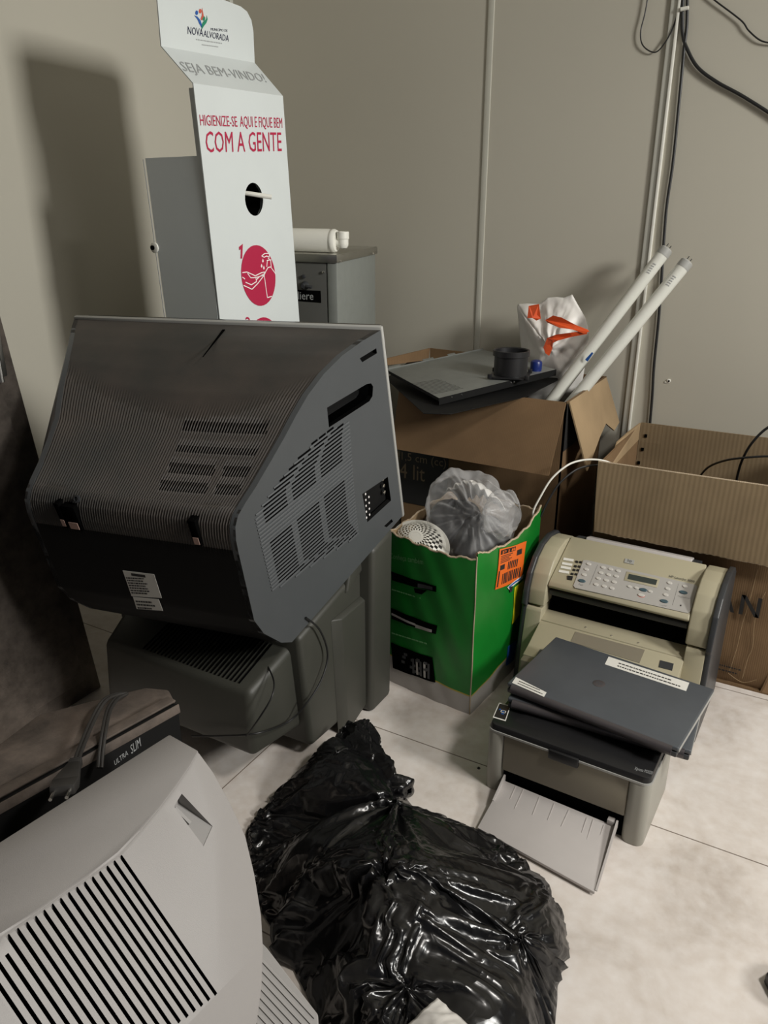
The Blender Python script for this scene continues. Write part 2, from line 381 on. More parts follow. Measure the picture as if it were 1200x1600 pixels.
def pat(t):
    L = t * cum[-1]
    for i in range(len(prof) - 1):
        if L <= cum[i + 1] + 1e-9:
            q = (L - cum[i]) / (cum[i + 1] - cum[i]); a, b = prof[i], prof[i + 1]
            d = Vector((b[0] - a[0], b[1] - a[1])).normalized()
            return a[0] + (b[0] - a[0]) * q, a[1] + (b[1] - a[1]) * q, (-d.y, d.x), L
    return prof[-1][0], prof[-1][1], (0, -1), cum[-1]
NR = 84; NU = NR * 4
WL = [(0, .383), (.06, .345), (.13, .300), (.20, .266), (.31, .232), (.37, .228), (.45, .226), (.50, .236)]
def tvl(y):                      # the left flank curves in faster
    y = abs(y)
    for (a, b), (c, d) in zip(WL, WL[1:]):
        if y <= c: return b + (d - b) * (y - a) / (c - a)
    return WL[-1][1]
slots = [(.066, .250, -.291), (.066, .245, -.331), (.064, .165, -.366), (.184, .240, -.366), (.059, .164, -.400), (.181, .234, -.400)]
def rib(u, t):
    y, z, n, L = pat(t); x = -tvl(y) + (tvl(y) + tvw(y)) * u
    edge = -.253 + .053 * (((x - .08) / .30) ** 2 if x < .08 else 1.13 * ((x - .08) / .205) ** 2)      # the smooth area dips in the middle
    m = 0.0
    if y < edge and z > 0.0: m = min(1.0, (edge - y) / 0.02)
    if z <= 0.03: m *= max(0, z / 0.03)
    return y, z, n, x, m
def insl(x, y): return any(a < x < b and abs(y - yc) < .0095 for a, b, yc in slots)
def tvsurf(u, t):
    y, z, n, x, m = rib(u, t); c = 0.5 + 0.5 * math.cos(6.28318 * ((u * NR) % 1.0))
    dep = 0.0016 * m * c if 0.012 < u < 0.988 else 0.0
    if z < .075 and z > 0: dep *= 1.8
    if c > 0.6 and insl(x, y): dep += 0.010
    ny, nz = -n[0], -n[1]; s_ = u * 2 - 1
    sag = 0.012 * (1 - s_ * s_) * min(1, (-0.08 - y) / 0.1) if (z > 0.09 and y < -0.08) else 0.0
    return Vector((x, y - ny * dep, z - nz * dep - sag))
def tvmi(u, t):
    y, z, n, x, m = rib(u + 0.5 / NU, t); c = 0.5 + 0.5 * math.cos(6.28318 * (((u + 0.5 / NU) * NR) % 1.0))
    if c > 0.6 and insl(x, y): return 2
    return 0 if z > 0.02 and y > -0.47 else 1  # rear face and underside take black: their shade is put into the colour
mb = MB(M['tv_top'], M['tv_black'], M['void'])
mb.grid(tvsurf, NU, 170, mif=tvmi)
part('rear_shell', mb, tv, True, label='dark ribbed rear shell with dusty brown top', angle=0.9)
for s_, nm in ((1, 'side_panel'), (-1, 'side_panel')):
    mb = MB(M['tv_side'])
    pts = [Vector((tvw(y) if s_ > 0 else -tvl(y), y, z)) for y, z in prof]
    off = Vector((-s_ * 0.012, 0, 0))
    mb.prism(pts, off)
    sp = part(nm, mb, tv, True, label='blue-grey side panel with louvres' if s_ == 1 else None)
    if s_ == 1:
        P0 = (0.383, 0, 0); N = (1, -TVK, 0); sd = lambda x, y: LOC(tv, x, y, P0, N)
        nn = Vector((1, -TVK, 0)).normalized()
        for pp, dd in (([(511, 637), (573, 600), (580, 599), (583, 604), (582, 619), (577, 627), (514, 668)], 0.035),
                       ([(562, 560), (588, 544), (589, 552), (566, 566)], 0.010),
                       ([(566, 772), (606, 745), (611, 782), (574, 816)], 0.014),
                       ([(600, 822), (612, 811), (614, 815), (604, 824)], 0.010)):
            c = MB(M['void'] if dd > 0.02 else M['tv_black']); q = [sd(*p) + nn * 0.004 for p in pp]; c.prism(q, -nn * (dd + 0.004))
            # the shell behind is thin, so the recess is lined by a shallow tub
            tub = MB(M['tv_black']); tub.prism([sd(*p) - nn * dd for p in pp], -nn * 0.002)
            bmesh.ops.recalc_face_normals(c.bm, faces=c.bm.faces)
            cut(sp, c); part('recess_floor', tub, sp, True)
        # louvres
        lv = MB(M['tv_side'], M['void'])
        poly = [(-0.417, 0.056), (-0.36, 0.082), (-0.28, 0.104), (-0.20, 0.112), (-0.133, 0.100), (-0.150, -0.06), (-0.158, -0.179), (-0.30, -0.150), (-0.421, -0.127)]
        def span(z):
            xs = []
            for (a, b), (c, d) in zip(poly, poly[1:] + poly[:1]):
                if (b - z) * (d - z) < 0: xs.append(a + (c - a) * (z - b) / (d - b))
            return (min(xs), max(xs)) if len(xs) > 1 else None
        z = -0.172
        while z < 0.108:
            sp_ = span(z)
            if sp_ and sp_[1] - sp_[0] > 0.02:
                y0, y1 = sp_
                a = Vector((tvw(y0), y0, z)); b = Vector((tvw(y1), y1, z))
                lv.hexa([a + nn * 0.0, b + nn * 0.0, b + nn * 0.0024, a + nn * 0.0024], [p + Vector((0, 0, 0.0028)) for p in (a, b, b + nn * 0.0012, a + nn * 0.0012)])
                for f0, f1 in ((0.08, 0.30), (0.36, 0.60), (0.66, 0.90)):
                    if -0.02 < z < 0.02: continue
                    ya = y0 + (y1 - y0) * f0; yb = y0 + (y1 - y0) * f1
                    a = Vector((tvw(ya), ya, z + 0.0030)) + nn * 0.0003; b = Vector((tvw(yb), yb, z + 0.0030)) + nn * 0.0003
                    lv.prism([a, b, b + Vector((0, 0, 0.0042)), a + Vector((0, 0, 0.0042))], nn * 0.0003, mi=1)
            z += 0.0082
        part('louvre', lv, tv, True, smooth=False)
        jk = MB(M['white_ink'])
        for k, (px, py) in enumerate(((602, 750), (603, 760), (604, 770))):
            p = sd(px, py) - nn * 0.010; j1 = MB(M['chrome']); j1.lathe([(0.0045, 0), (0.0045, 0.005), (0.002, 0.006)], p, nn, 14); part('input_jack', j1, tv, True)
        for k in range(9):
            p = sd(571 + (k % 2) * 5 + k * 0.2, 772 + k * 4.6); jk.box(-0.0018, 0.0018, -0.0022, 0.0022, -0.0004, 0.0006, mx=Matrix.Translation(p) @ nn.to_track_quat('Z', 'Y').to_matrix().to_4x4())
        part('printed_symbols', jk, tv, True, smooth=False)
mb = MB(M['silver_rim']); mb.box(-0.386, 0.386, 0.0, 0.014, -0.242, 0.247, 0.006); part('rim', mb, tv, True, label='light silver rim around the front')
mb = MB(M['gloss_black']); mb.box(-0.376, 0.376, 0.012, 0.045, -0.236, 0.237, 0.01); part('bezel', mb, tv, True)
mb = MB(M['lcd']); mb.box(-0.33, 0.33, 0.043, 0.048, -0.185, 0.195, 0.002); part('screen', mb, tv, True)
mb = MB(M['void'])
a, b = [LOC(tv, x, y, (0, -0.06, 0.243), (0, 0, 1)) for x, y in ((350, 515), (317, 558))]
dx = Vector((0.0035, 0, 0)); mb.prism([a - dx, a + dx, b + dx * 0.3, b - dx * 0.3], (0, 0, 0.0006)); part('moulding_slot', mb, tv, True)
for (px, py, wd) in ((98, 795, 0.006), (115, 800, 0.015), (307, 822, 0.008)):
    p = LOC(tv, px, py, (0, -0.462, 0.05), (0, -1, 0.25)); mb = MB(M['void'])
    mb.box(p.x - wd, p.x + wd, -0.4725, -0.44, p.z - 0.038, p.z + 0.020, 0.001); hn_ = part('hinge_notch', mb, tv, True)
    mb = MB(M['skin_tag']); mb.box(p.x - wd * 0.8, p.x + wd * 0.6, -0.4735, -0.468, p.z - 0.034, p.z - 0.018); part('notch_plate', mb, hn_, True, label='small pale plate')
p = LOC(tv, 123, 779, (0, -0.462, 0.06), (0, -1, 0.5)); mb = MB(M['hp_dark']); mb.lathe([(0.008, 0), (0.008, 0.003), (0.0045, 0.004), (0.0045, 0.001)], p + Vector((0, -0.004, 0.002)), (0, -0.8, 0.6), 20)
part('screw', mb, tv, True)
VIEWFROM[0] = WM[tv.name].inverted() @ CAM
rp, rn = (0, -0.474, -0.07), (0, -1, 0.0488)
rr = lambda x, y: LOC(tv, x, y, rp, rn) + Vector((0, -0.0004, 0))
mb = MB(M['sticker'], M['black']); q = [rr(*p) for p in ((192, 891), (241, 897), (253, 934), (206, 931))]; mb.plate(q)
mb.plate([rr(*p) for p in ((205, 895), (227, 898), (228, 902), (206, 899))], 0.0009, 1)
scribble(mb, q[3] + (q[0] - q[3]) * 0.1 + Vector((0.003, -0.0006, 0)), (q[2] - q[3]) * 0.85, (q[0] - q[3]) * 0.68, 7, 1, 0.85)
part('rating_label', mb, tv, True, label='white rating sticker', smooth=False)
mb = MB(M['sticker'], M['black']); q = [rr(*p) for p in ((208, 932), (248, 936), (255, 954), (214, 951))]; mb.plate(q)
scribble(mb, q[3] + Vector((0.004, -0.0006, 0)), (q[2] - q[3]) * 0.85, (q[0] - q[3]) * 0.8, 3, 1, 0.9)
part('warning_label', mb, tv, True, label='small grey sticker under the rating sticker', smooth=False)

VIEWFROM[0] = CAM

# ================================================================== olive-grey television underneath
t = thing('tube_television', 'olive-grey tube television on the floor underneath the large dark one, back to the camera', 'television', (-1.15, 1.3, 0))
mb = MB(M['olive_tv']); mb.hexa([(-1.48, 1.40, 0), (-0.83, 1.40, 0), (-0.83, 1.50, 0), (-1.48, 1.50, 0)], [(-1.47, 1.405, .455), (-0.825, 1.40, .455), (-0.825, 1.50, .478), (-1.47, 1.50, .478)], 0.014, seg=3)
part('front_frame', mb, t)
mb = MB(M['olive_tv']); mb.hexa([(-1.44, 1.18, .02), (-0.862, 1.18, .035), (-0.862, 1.42, .02), (-1.44, 1.42, .02)], [(-1.42, 1.15, .337), (-0.862, 1.15, .337), (-0.862, 1.42, .405), (-1.44, 1.42, .405)], 0.012, seg=3)
bd = part('rear_shell', mb, t)
c = MB(M['void']); a = PX(579, 1083, -0.862); c.box(-0.90, -0.84, a.y - 0.050, a.y - 0.008, -0.01, 0.06); cut(bd, c, False)
mb = MB(M['olive_tv'])
q = [PX(*p, -0.862) for p in ((516, 970), (573, 922), (577, 1080), (528, 1150))]
mb.hexa(q, [p + Vector((0.014, d, e)) for p, d, e in zip(q, (0.028, -0.004, -0.004, 0.028), (-0.006, -0.008, 0.0, 0.0))], 0.003)
part('raised_side_panel', mb, t)
mb = MB(M['olive_tv']); a = PX(560, 880, -0.862)
mb.hexa([(-0.90, 1.34, .375), (-0.855, 1.33, .36), (-0.855, 1.405, .395), (-0.90, 1.405, .40)], [(-0.90, 1.36, .43), (-0.86, 1.36, .425), (-0.86, 1.405, .440), (-0.90, 1.405, .44)], 0.006, seg=3)
part('corner_bracket', mb, t)
A = PY(389, 1085, 1.02); Bq = PY(400, 1187, 1.02)
mb = MB(M['olive_tv']); mb.hexa([(-1.34, 1.02, Bq.z), (A.x, 1.02, Bq.z), (A.x + .010, 1.19, Bq.z - .02), (-1.38, 1.19, .05)], [(-1.32, 1.02, A.z), (A.x, 1.02, A.z), (A.x + .010, 1.19, A.z + .05), (-1.38, 1.19, A.z + .05)], 0.016, seg=3)
hs = part('tube_housing', mb, t)
mb = MB(M['void'])
for k in range(26):
    x = A.x - 0.04 - k * 0.011
    mb.hexa([(x, 1.035, A.z + .0055), (x + .004, 1.035, A.z + .0055), (x + .004, 1.15, A.z + .0395), (x, 1.15, A.z + .0395)], [(x, 1.035, A.z + .0065), (x + .004, 1.035, A.z + .0065), (x + .004, 1.15, A.z + .0405), (x, 1.15, A.z + .0405)])
part('vent_slots', mb, t, smooth=False)
mb = MB(M['lcd']); mb.box(-1.42, -0.87, 1.495, 1.502, 0.06, 0.43, 0.004); part('screen', mb, t)
pts = [PX(478, 965, -0.852), PX(500, 985, -0.848), PX(512, 1022, -0.848), PX(503, 1060, -0.846), PX(480, 1098, -0.855), PY(450, 1128, 1.12), PY(400, 1146, 1.02), PY(340, 1150, 1.0), PY(300, 1150, 1.0)]
mb = MB(M['rubber']); mb.tube(pts, 0.0022)
mb.tube([PY(418, 1040, 1.10), PY(428, 1065, 1.06), PY(424, 1090, 1.03), PY(405, 1122, 1.008), PY(385, 1150, 1.005)], 0.0018)
solo('power_cord', mb, 'thin black cord looped over the back of the olive-grey television', 'cord', (pts[0].x, pts[0].y, 0.3))

# ================================================================== dusty black slim television, left
t = thing('slim_television', 'dust-covered black slim television at the left edge with a power cord lying on it', 'television', (-0.97, 0.45, 0))
fl = [PZ(275, 1098, .45), PZ(0, 1250, .45)]; d = (fl[1] - fl[0]); e = fl[0] + d * 2.0
top = [fl[0], PZ(264, 1076, .445), PZ(228, 1073, .435), PZ(150, 1092, .43), PZ(60, 1115, .43), PZ(0, 1160, .43), Vector((-1.15, .38, .43)), Vector((-1.15, .16, .43)), Vector((e.x, e.y, .45))]
mb = MB(M['dusty']); mb.prism(top, (0, 0, -0.40), 0.006); part('rear_shell', mb, t, label='shell covered in brown dust')
n = Vector((-d.y, d.x, 0)).normalized(); n = n if n.x > 0 else -n
mb = MB(M['tv_black']); o0 = fl[0] - Vector((0, 0, .0)); mb.prism([o0 - n * 0.004, e - n * 0.004, e - n * 0.004 - Vector((0, 0, .42)), o0 - n * 0.004 - Vector((0, 0, .42))], n * 0.010, 0.003); part('bezel', mb, t)
mb = MB(M['dusty']); u = Vector((0, 0, 1))
mb.prism([o0 + u * 0.002, e + u * 0.002, e - n * 0.020 + u * 0.001, o0 - n * 0.020 + u * 0.001], u * 0.003, 0.001)
mb.prism([o0 + n * 0.006 + u * 0.001, e + n * 0.006 + u * 0.001, e + n * 0.008 - u * 0.014, o0 + n * 0.008 - u * 0.014], n * 0.002, 0.0008); part('top_strip', mb, t, label='raised dusty strip along the front edge')
fp = o0 + n * 0.0063
H_ = lambda x, y: hit(x, y, fp, n)
mb = MB(M['grey_ink']); a = H_(179, 1196); b = H_(200, 1179); mb.text('ULTRA', a + n * 0.0002, b - a, Vector((0, 0, .009)))
a = H_(205, 1178); b = H_(220, 1165); mb.text('SLIM', a + n * 0.0002, b - a, Vector((0, 0, .016)), th=0.0005); part('lettering', mb, t, label='silver lettering ULTRA SLIM', smooth=False)
# cord and plug on it
cp = [PZ(118, 1192, .478), PZ(128, 1165, .468), PZ(145, 1125, .462), PZ(162, 1096, .462), PZ(180, 1086, .452), PZ(196, 1084, .445), PZ(182, 1092, .452), PZ(170, 1110, .460), PZ(163, 1140, .464), PZ(158, 1175, .452), PZ(156, 1200, .44)]
t = thing('power_cord', 'dark two-pin power cord and plug lying over the dusty slim television', 'cord', tuple(cp[0]))
mb = MB(M['dark_cord'])
for s_ in (-1, 1): mb.tube([p + Vector((0.0022 * s_, 0.0012 * s_, 0)) for p in cp], 0.0028)
part('cable', mb, t)
pa, pb = PZ(119, 1190, .480), PZ(97, 1236, .503); ax = (pb - pa).normalized(); sd_ = ax.cross(Vector((0, 0, 1))).normalized(); upv = sd_.cross(ax)
mx = Matrix((sd_, upv, ax)).transposed().to_4x4(); mx.translation = pa
Lp = (pb - pa).length
mb = MB(M['dark_cord'])
mb.hexa([(-.006, -.005, -.004), (.006, -.005, -.004), (.006, .005, -.004), (-.006, .005, -.004)], [(-.007, -.005, .012), (.007, -.005, .012), (.007, .005, .012), (-.007, .005, .012)], .002, mx=mx)
mb.hexa([(-.008, -.006, .010), (.008, -.006, .010), (.008, .006, .010), (-.008, .006, .010)], [(-.0165, -.008, Lp * .75), (.0165, -.008, Lp * .75), (.0165, .008, Lp * .75), (-.0165, .008, Lp * .75)], .003, mx=mx)
mb.hexa([(-.0165, -.008, Lp * .74), (.0165, -.008, Lp * .74), (.0165, .008, Lp * .74), (-.0165, .008, Lp * .74)], [(-.015, -.007, Lp), (.015, -.007, Lp), (.015, .007, Lp), (-.015, .007, Lp)], .002, mx=mx)
for k in range(4): mb.box(-.008, .008, -.006, .006, -.001 + k * .0035, .0008 + k * .0035, .0005, mx=mx)
part('plug', mb, t)
for s_ in (-1, 1):
    mb = MB(M['chrome']); mb.tube([mx @ Vector((s_ * .0095, 0, Lp - .002)), mx @ Vector((s_ * .0095, 0, Lp + .021))], .0022, smooth=False); part('pin', mb, t, label='bare metal pin')

# ================================================================== silver-grey television in the foreground
t = thing('tube_television', 'silver-grey tube television in the left foreground seen from above and behind, with diagonal vent slats', 'television', (-0.62, 0.38, 0))
GA = R(48); gN = Vector((math.sin(GA), 0, math.cos(GA))); gP = Vector((-0.6, 0, 0.5))
G = lambda x, y: hit(x, y, gP, gN)
YM = 0.372
crease = [(310, 1172), (297, 1196), (275, 1228), (250, 1261), (220, 1297), (185, 1335), (140, 1368), (100, 1394), (50, 1430), (0, 1463)]
sil = [(310, 1172), (335, 1206), (362, 1255), (385, 1305), (400, 1368), (410, 1430), (413, 1480), (411, 1540), (403, 1600)]
cr = [G(*p) for p in crease]; si = [G(*p) for p in sil]
# the parts beyond the picture: mirror about the middle plane
def mir(p): return Vector((p.x, 2 * YM - p.y, p.z))
# keep the crest flat at z=.5
cz = [Vector((p.x + (p.z - .5) * 0.0, p.y, p.z)) for p in cr]
cr_full = cz + [mir(p) for p in reversed(cz) if p.y > 2 * YM - cz[-1].y + 0.01]
last = si[-1]; si_full = si + [Vector((last.x + .012, YM + .03, last.z - .010))] + [Vector((last.x + .012, YM - .03, last.z - .010))] + [mir(p) for p in reversed(si)]
Bp = list(reversed(si_full)) ; poly = cr_full + [p for p in reversed(si_full)][1:-1]
dn = -gN
body_top = poly
def inset(p, k, dz): return Vector((p.x + (-0.60 - p.x) * k, YM + (p.y - YM) * (1 - k), max(0.03, p.z - dz)))
mb = MB(M['grey_tv'])
mb.hexa([p - gN * 0.030 + Vector((-0.004, (YM - p.y) * 0.03, 0)) for p in poly], poly, 0.004, seg=2)
rear = part('rear_shell', mb, t, angle=0.5)
mb = MB(M['grey_tv']); mb.hexa([Vector((p.x + (-0.62 - p.x) * 0.5, YM + (p.y - YM) * .90, 0.02)) for p in poly], [p - gN * 0.026 + Vector((-0.006, (YM - p.y) * 0.06, 0)) for p in poly], 0.004)
part('rear_base', mb, t)
# top shell and front frame
fe = [PZ(265, 1147, .5), PZ(0, 1315, .5)]; dd = (fe[1] - fe[0]).normalized(); far = fe[0] + dd * 0.50
tp = [fe[0]] + [Vector((p.x, p.y, p.z)) for p in cz] + [mir(p) for p in reversed(cz) if p.y > 2 * YM - cz[-1].y + 0.01] + [far]
mb = MB(M['grey_tv']); mb.hexa([Vector((p.x, p.y, .03)) for p in tp], tp, 0.0025)
part('top_shell', mb, t, angle=0.5)
mb = MB(M['black']); nx = Vector((-dd.y, dd.x, 0)); nx = nx if nx.x < 0 else -nx
mb.prism([fe[0] + nx * .001 - u * .03, far + nx * .001 - u * .03, far + nx * .001 - u * .46, fe[0] + nx * .001 - u * .46], nx * 0.02, 0.004); part('screen', mb, t)
# vent slats: real grooves
c = MB(M['void'], M['grey_tv_b'])
e0, e1 = G(186, 1334), G(0, 1463)
b0, b1 = G(337, 1548), None
down = (G(337, 1548) - G(186, 1334)).normalized(); down = Vector((math.cos(GA), 0, -math.sin(GA)))
L0 = (G(337, 1548) - G(186, 1334)).dot(down)
ya, yb = e0.y, G(0, 1463).y; NS = 17; 
gv = MB(M['void'])
def crestx(y):      # distance from crest line, measured down the slope
    for a, b in zip(cr, cr[1:]):
        if (a.y - y) * (b.y - y) <= 0: return a + (b - a) * ((y - a.y) / (b.y - a.y + 1e-12))
    return cr[-1]
pitch = (ya - yb) / 14.6
for k in range(18):
    y = ya - k * pitch
    s0 = crestx(y) if y > cr[-1].y else crestx(max(cr[-1].y, 2 * YM - y)); s0 = Vector((s0.x, y, s0.z)) + down * 0.003
    s1 = s0 + down * (L0 - 0.000 - 0.0015 * k)
    w_ = pitch * 0.20
    c = [s0 + Vector((0, -w_, 0)), s0 + Vector((0, w_, 0)), s1 + Vector((0, w_, 0)), s1 + Vector((0, -w_, 0))]
    gv.prism([p + gN * 0.003 for p in c], -gN * 0.012)
cut(rear, gv, False)
# handle recess
c = MB(M['grey_tv_b']); q = [G(*p) for p in ((284, 1240), (332, 1291), (318, 1322), (272, 1260))]
c.hexa([q[0] - gN * 0.022, q[1] - gN * 0.001, q[2] - gN * 0.001, q[3] - gN * 0.022], [p + gN * 0.003 for p in q]); cut(rear, c, False)
mb = MB(M['grey_tv_b']); q = [G(*p) for p in ((279, 1258), (303, 1282), (300, 1286), (276, 1262))]; mb.prism([p - gN * 0.006 for p in q], -gN * 0.012); part('handle_rib', mb, t)
# lower ribbed housing
lp = Vector((-0.47, 0.5, 0.20)); ln = Vector((0.35, -0.25, 0.9)).normalized()
Lq = lambda x, y: hit(x, y, lp, ln)
q = [Lq(*p) for p in ((400, 1462), (418, 1481), (497, 1584), (500, 1640), (440, 1760), (330, 1700), (350, 1500))]
mb = MB(M['grey_tv_b']); mb.hexa([Vector((p.x, p.y, .0)) for p in q], q, 0.002)
for k in range(11):
    a = Lq(418 + k * 3 - 10, 1497 + k * 16 - 10); b = Lq(500 + k * 1, 1597 + k * 17)
    a = Lq(400, 1490 + k * 15); b = Lq(492, 1590 + k * 15)
    w_ = Vector((0.0, 0.0018, 0)); mb.prism([a - w_, b - w_, b + w_, a + w_], ln * 0.0016)
part('lower_housing', mb, t, label='pale ribbed lower housing', smooth=False)

# ================================================================== worn steel cabinet at the left edge
t = thing('steel_cabinet', 'worn brownish steel cabinet against the left wall at the picture edge', 'cabinet', (-1.62, 0.20, 0))
mb = MB(M['cab']); mb.hexa([(-.40, 0, 0), (.10, 0, 0), (.10, .945, 0), (-.40, .945, 0)], [(-.40, 0, 1.85), (.10, 0, 1.85), (.10, .751, 1.85), (-.40, .751, 1.85)], 0.004); part('body', mb, t, True)
mb = MB(M['cab']); mb.hexa([(.10, .02, .06), (.118, .02, .06), (.118, .886, .06), (.10, .886, .06)], [(.10, .02, 1.8), (.118, .02, 1.8), (.118, .704, 1.8), (.10, .704, 1.8)], 0.003); part('door', mb, t, True)
mb = MB(M['steel']); mb.box(.11, .126, .785, .817, 0.86, 0.98, 0.003); mb.tube([(.124, .801, .85), (.124, .801, .99)], .006, smooth=False); part('hinge', mb, t, True, label='galvanised hinge')

# ================================================================== sanitiser totem
KS = 0.33 / 0.36
def SC(v): return CAM + (Vector(v) - CAM) * KS
T0 = SC((-1.496, 1.668, 1.490)); Tu = SC((-1.489, 2.028, 1.493)) - T0; Td = SC((-1.473, 1.673, 0.906)) - T0
tn = Tu.cross(-Td).normalized(); tn = tn if tn.x > 0 else -tn
TT = lambda x, y: hit(x, y, T0, tn)
t = thing('sanitiser_totem', 'white hand sanitiser totem with crimson lettering standing by the left wall', 'totem', (T0.x - .08, T0.y + .16, 0))
A, Bq, Cq, Dq = TT(302, 130), TT(442, 150), TT(467, 500), TT(345, 500)
dnv = Td.normalized(); base = lambda p: p + dnv * ((p.z - 0.04) / -dnv.z)
front = [A, Bq, base(Cq), base(Dq)]
mb = MB(M['white_board']); mb.prism(front, -tn * 0.003); fp_ = part('front_panel', mb, t, smooth=False)
c = MB(M['void']); cc = TT(397, 311.5); hu, hv = (TT(411, 311) - TT(383, 312)) / 2, (TT(399, 338) - TT(395, 286)) / 2
c.prism([cc + hu * math.cos(k * .2618) + hv * math.sin(k * .2618) + tn * .01 for k in range(24)], -tn * 0.02); cut(fp_, c, False)
back = -tn
s1 = PY(252, 72, A.y); s1 = A + Vector((s1.x - A.x, 0, s1.z - A.z)); s2 = s1 + (Bq - A)
s2b = PY(398, 98, Bq.y); sn = (Bq - A).cross(s1 - A).normalized(); s2 = hit(398, 98, A, sn)
mb = MB(M['white_board']); mb.prism([s1, s2, Bq, A], -tn * 0.003); part('sloped_panel', mb, t, smooth=False)
hp = s1; hn = (s2 - s1).cross(Vector((0, 0, 1))).normalized(); hn = hn if hn.x > 0 else -hn
HH = lambda x, y: hit(x, y, hp, hn)
mb = MB(M['white_board']); q = [s1, s2, HH(396, 50), HH(393, 32), HH(386, 18), HH(376, 10), HH(345, -2), HH(270, -30), HH(243, -34)]; mb.prism(q, -hn * 0.003); part('head_panel', mb, t, smooth=False)
# side box
E = [PY(*p, A.y) for p in ((303, 245), (224, 247), (258, 497))]
xb = E[1].x; zt = E[1].z; zl = PY(292, 137, A.y)
lean = (E[2].x - E[1].x) / (E[1].z - E[2].z)
def side(x, z, y): return Vector((x + lean * (zt - z) * 0.9, y, z))
y0, y1 = A.y + 0.006, Bq.y - 0.008
mb = MB(M['white_board'])
xf = A.x - 0.006
pr_ = [(zl.x, zl.z), (xf, zl.z), None]
q0 = [Vector((xf, y0, zl.z)), Vector((zl.x, y0, zl.z)), Vector((zl.x + .008, y0, zt)), Vector((xb, y0, zt)), side(xb, 0.03, y0), Vector((A.x - .006 + dnv.x / -dnv.z * (A.z - .03), y0, .03))]
mb.prism(q0, (0, y1 - y0, 0)); bx_ = part('body', mb, t, label='grey-shaded box body behind the front panel' if False else None, smooth=False)
c = MB(M['void']); c.prism([cc + hu * 1.1 * math.cos(k * .5236) + hv * 1.1 * math.sin(k * .5236) + tn * .001 for k in range(12)], -tn * 0.09); cut(bx_, c, False)
mb = MB(M['grey_ink']); a, b = PY(224.6, 249, y0), PY(258, 497, y0); mb.prism([a, b, b + Vector((-.0015, 0, 0)), a + Vector((-.0015, 0, 0))], (0, -0.0015, 0)); part('door_seam', mb, t)
mb = MB(M['white_plastic'], M['void']); a = PY(242, 387, y0); mb.lathe([(.013, 0), (.013, .003), (.011, .004)], a, (0, -1, 0), 24); mb.lathe([(.006, .003), (.006, .0075), (.004, .008)], a + Vector((-.003, 0, 0)), (0, -1, 0), 18, mi=1); part('lock', mb, t, label='small round black lock')
mb = MB(M['white_board']); mb.box(T0.x - .26, T0.x + .10, A.y - .01, Bq.y + .01, 0, .035, .004); part('base_plate', mb, t)
# dispenser tube in the hole
mb = MB(M['white_plastic'], M['black']); a = TT(386, 299) - tn * .03; b = TT(408, 309) + tn * .035
mb.tube([a, b], .006, smooth=False); mb.tube([a - tn * .04, a], .009, smooth=False, mi=1); part('spout', mb, t, label='clear plastic spout')
# lettering
e = tn * 0.0006
mb = MB(M['crimson'])
def tq(txt, bl, br, tl, mi=0, F=TT, eps=e): o = F(*bl) + eps; mb.text(txt, o, F(*br) + eps - o, F(*tl) + eps - o, mi)
tq('HIGIENIZE-SE', (313, 196), (371, 198), (311, 179)); tq('AQUI E FIQUE BEM', (375, 198), (441, 200), (374, 181))
tq('COM A GENTE', (322, 238), (440, 236), (320, 205))
part('crimson_lettering', mb, t, label='crimson lettering', smooth=False); mb = MB(M['crimson'])
cc2 = TT(404, 431); ru, rv = (TT(430.5, 431) - TT(377.5, 431)) / 2, (TT(407, 478.5) - TT(400, 383.5)) / 2
mb.plate([cc2 + e + ru * math.cos(k * .1745) + rv * math.sin(k * .1745) for k in range(36)], .0006)
mb.plate([TT(*p) + e for p in ((373, 386), (379, 381), (378, 404), (375.5, 404), (376, 389), (373.5, 391))], .0006)
part('round_pictogram', mb, t, label='upper crimson disc with the number 1', smooth=False); mb = MB(M['crimson'])
cc3 = TT(414, 541); mb.plate([cc3 + e + ru * math.cos(k * .1745) + rv * math.sin(k * .1745) for k in range(36)], .0006)
mb.text('2', TT(384, 515) + e, TT(392, 515) - TT(384, 515), TT(383, 495) - TT(384, 515))
part('round_pictogram', mb, t, label='lower crimson disc, mostly hidden', smooth=False)
mb = MB(M['white_ink'])
def line(pts, wd=.0012, F=TT):
    for a, b in zip(pts, pts[1:]):
        a, b = F(*a) + e * 2.2, F(*b) + e * 2.2; n_ = (b - a).normalized().cross(tn) * wd; mb.plate([a - n_, b - n_, b + n_, a + n_], .0005)
line([(378, 426), (385, 425), (394, 429), (398, 431), (408, 426), (413, 425), (411, 430), (402, 433), (395, 434), (391, 434), (386, 427)])
line([(378, 433), (382, 436)]); line([(383, 441), (392, 445), (400, 440), (399, 434)]); line([(380, 446), (393, 452), (402, 443), (412, 430)])
line([(400, 437), (405, 432), (412, 428)])
line([(414, 425), (412, 430), (417, 465), (424, 463)]); line([(430, 428), (422, 417), (418, 418), (414, 425)])
line([(417, 407), (416, 417)]); line([(422, 406), (423, 417)]); line([(416, 407), (423, 406)]); line([(418, 403), (421, 406)]); line([(408, 400), (413, 396), (420, 396), (420, 402), (416, 400), (412, 402), (408, 400)])
for (x, y) in ((410, 408), (408, 416), (411.5, 419)):
    mb.plate([TT(x, y - 4) + e * 2.2, TT(x + 1.3, y) + e * 2.2, TT(x, y + 2.5) + e * 2.2, TT(x - 1.3, y) + e * 2.2], .0005)
part('pictogram_lines', mb, t, label='white outline drawing of a hand under a pump bottle', smooth=False)
sn = (Bq - A).cross(s1 - A).normalized(); sn = sn if sn.x > 0 else -sn
SS = lambda x, y: hit(x, y, A, sn)
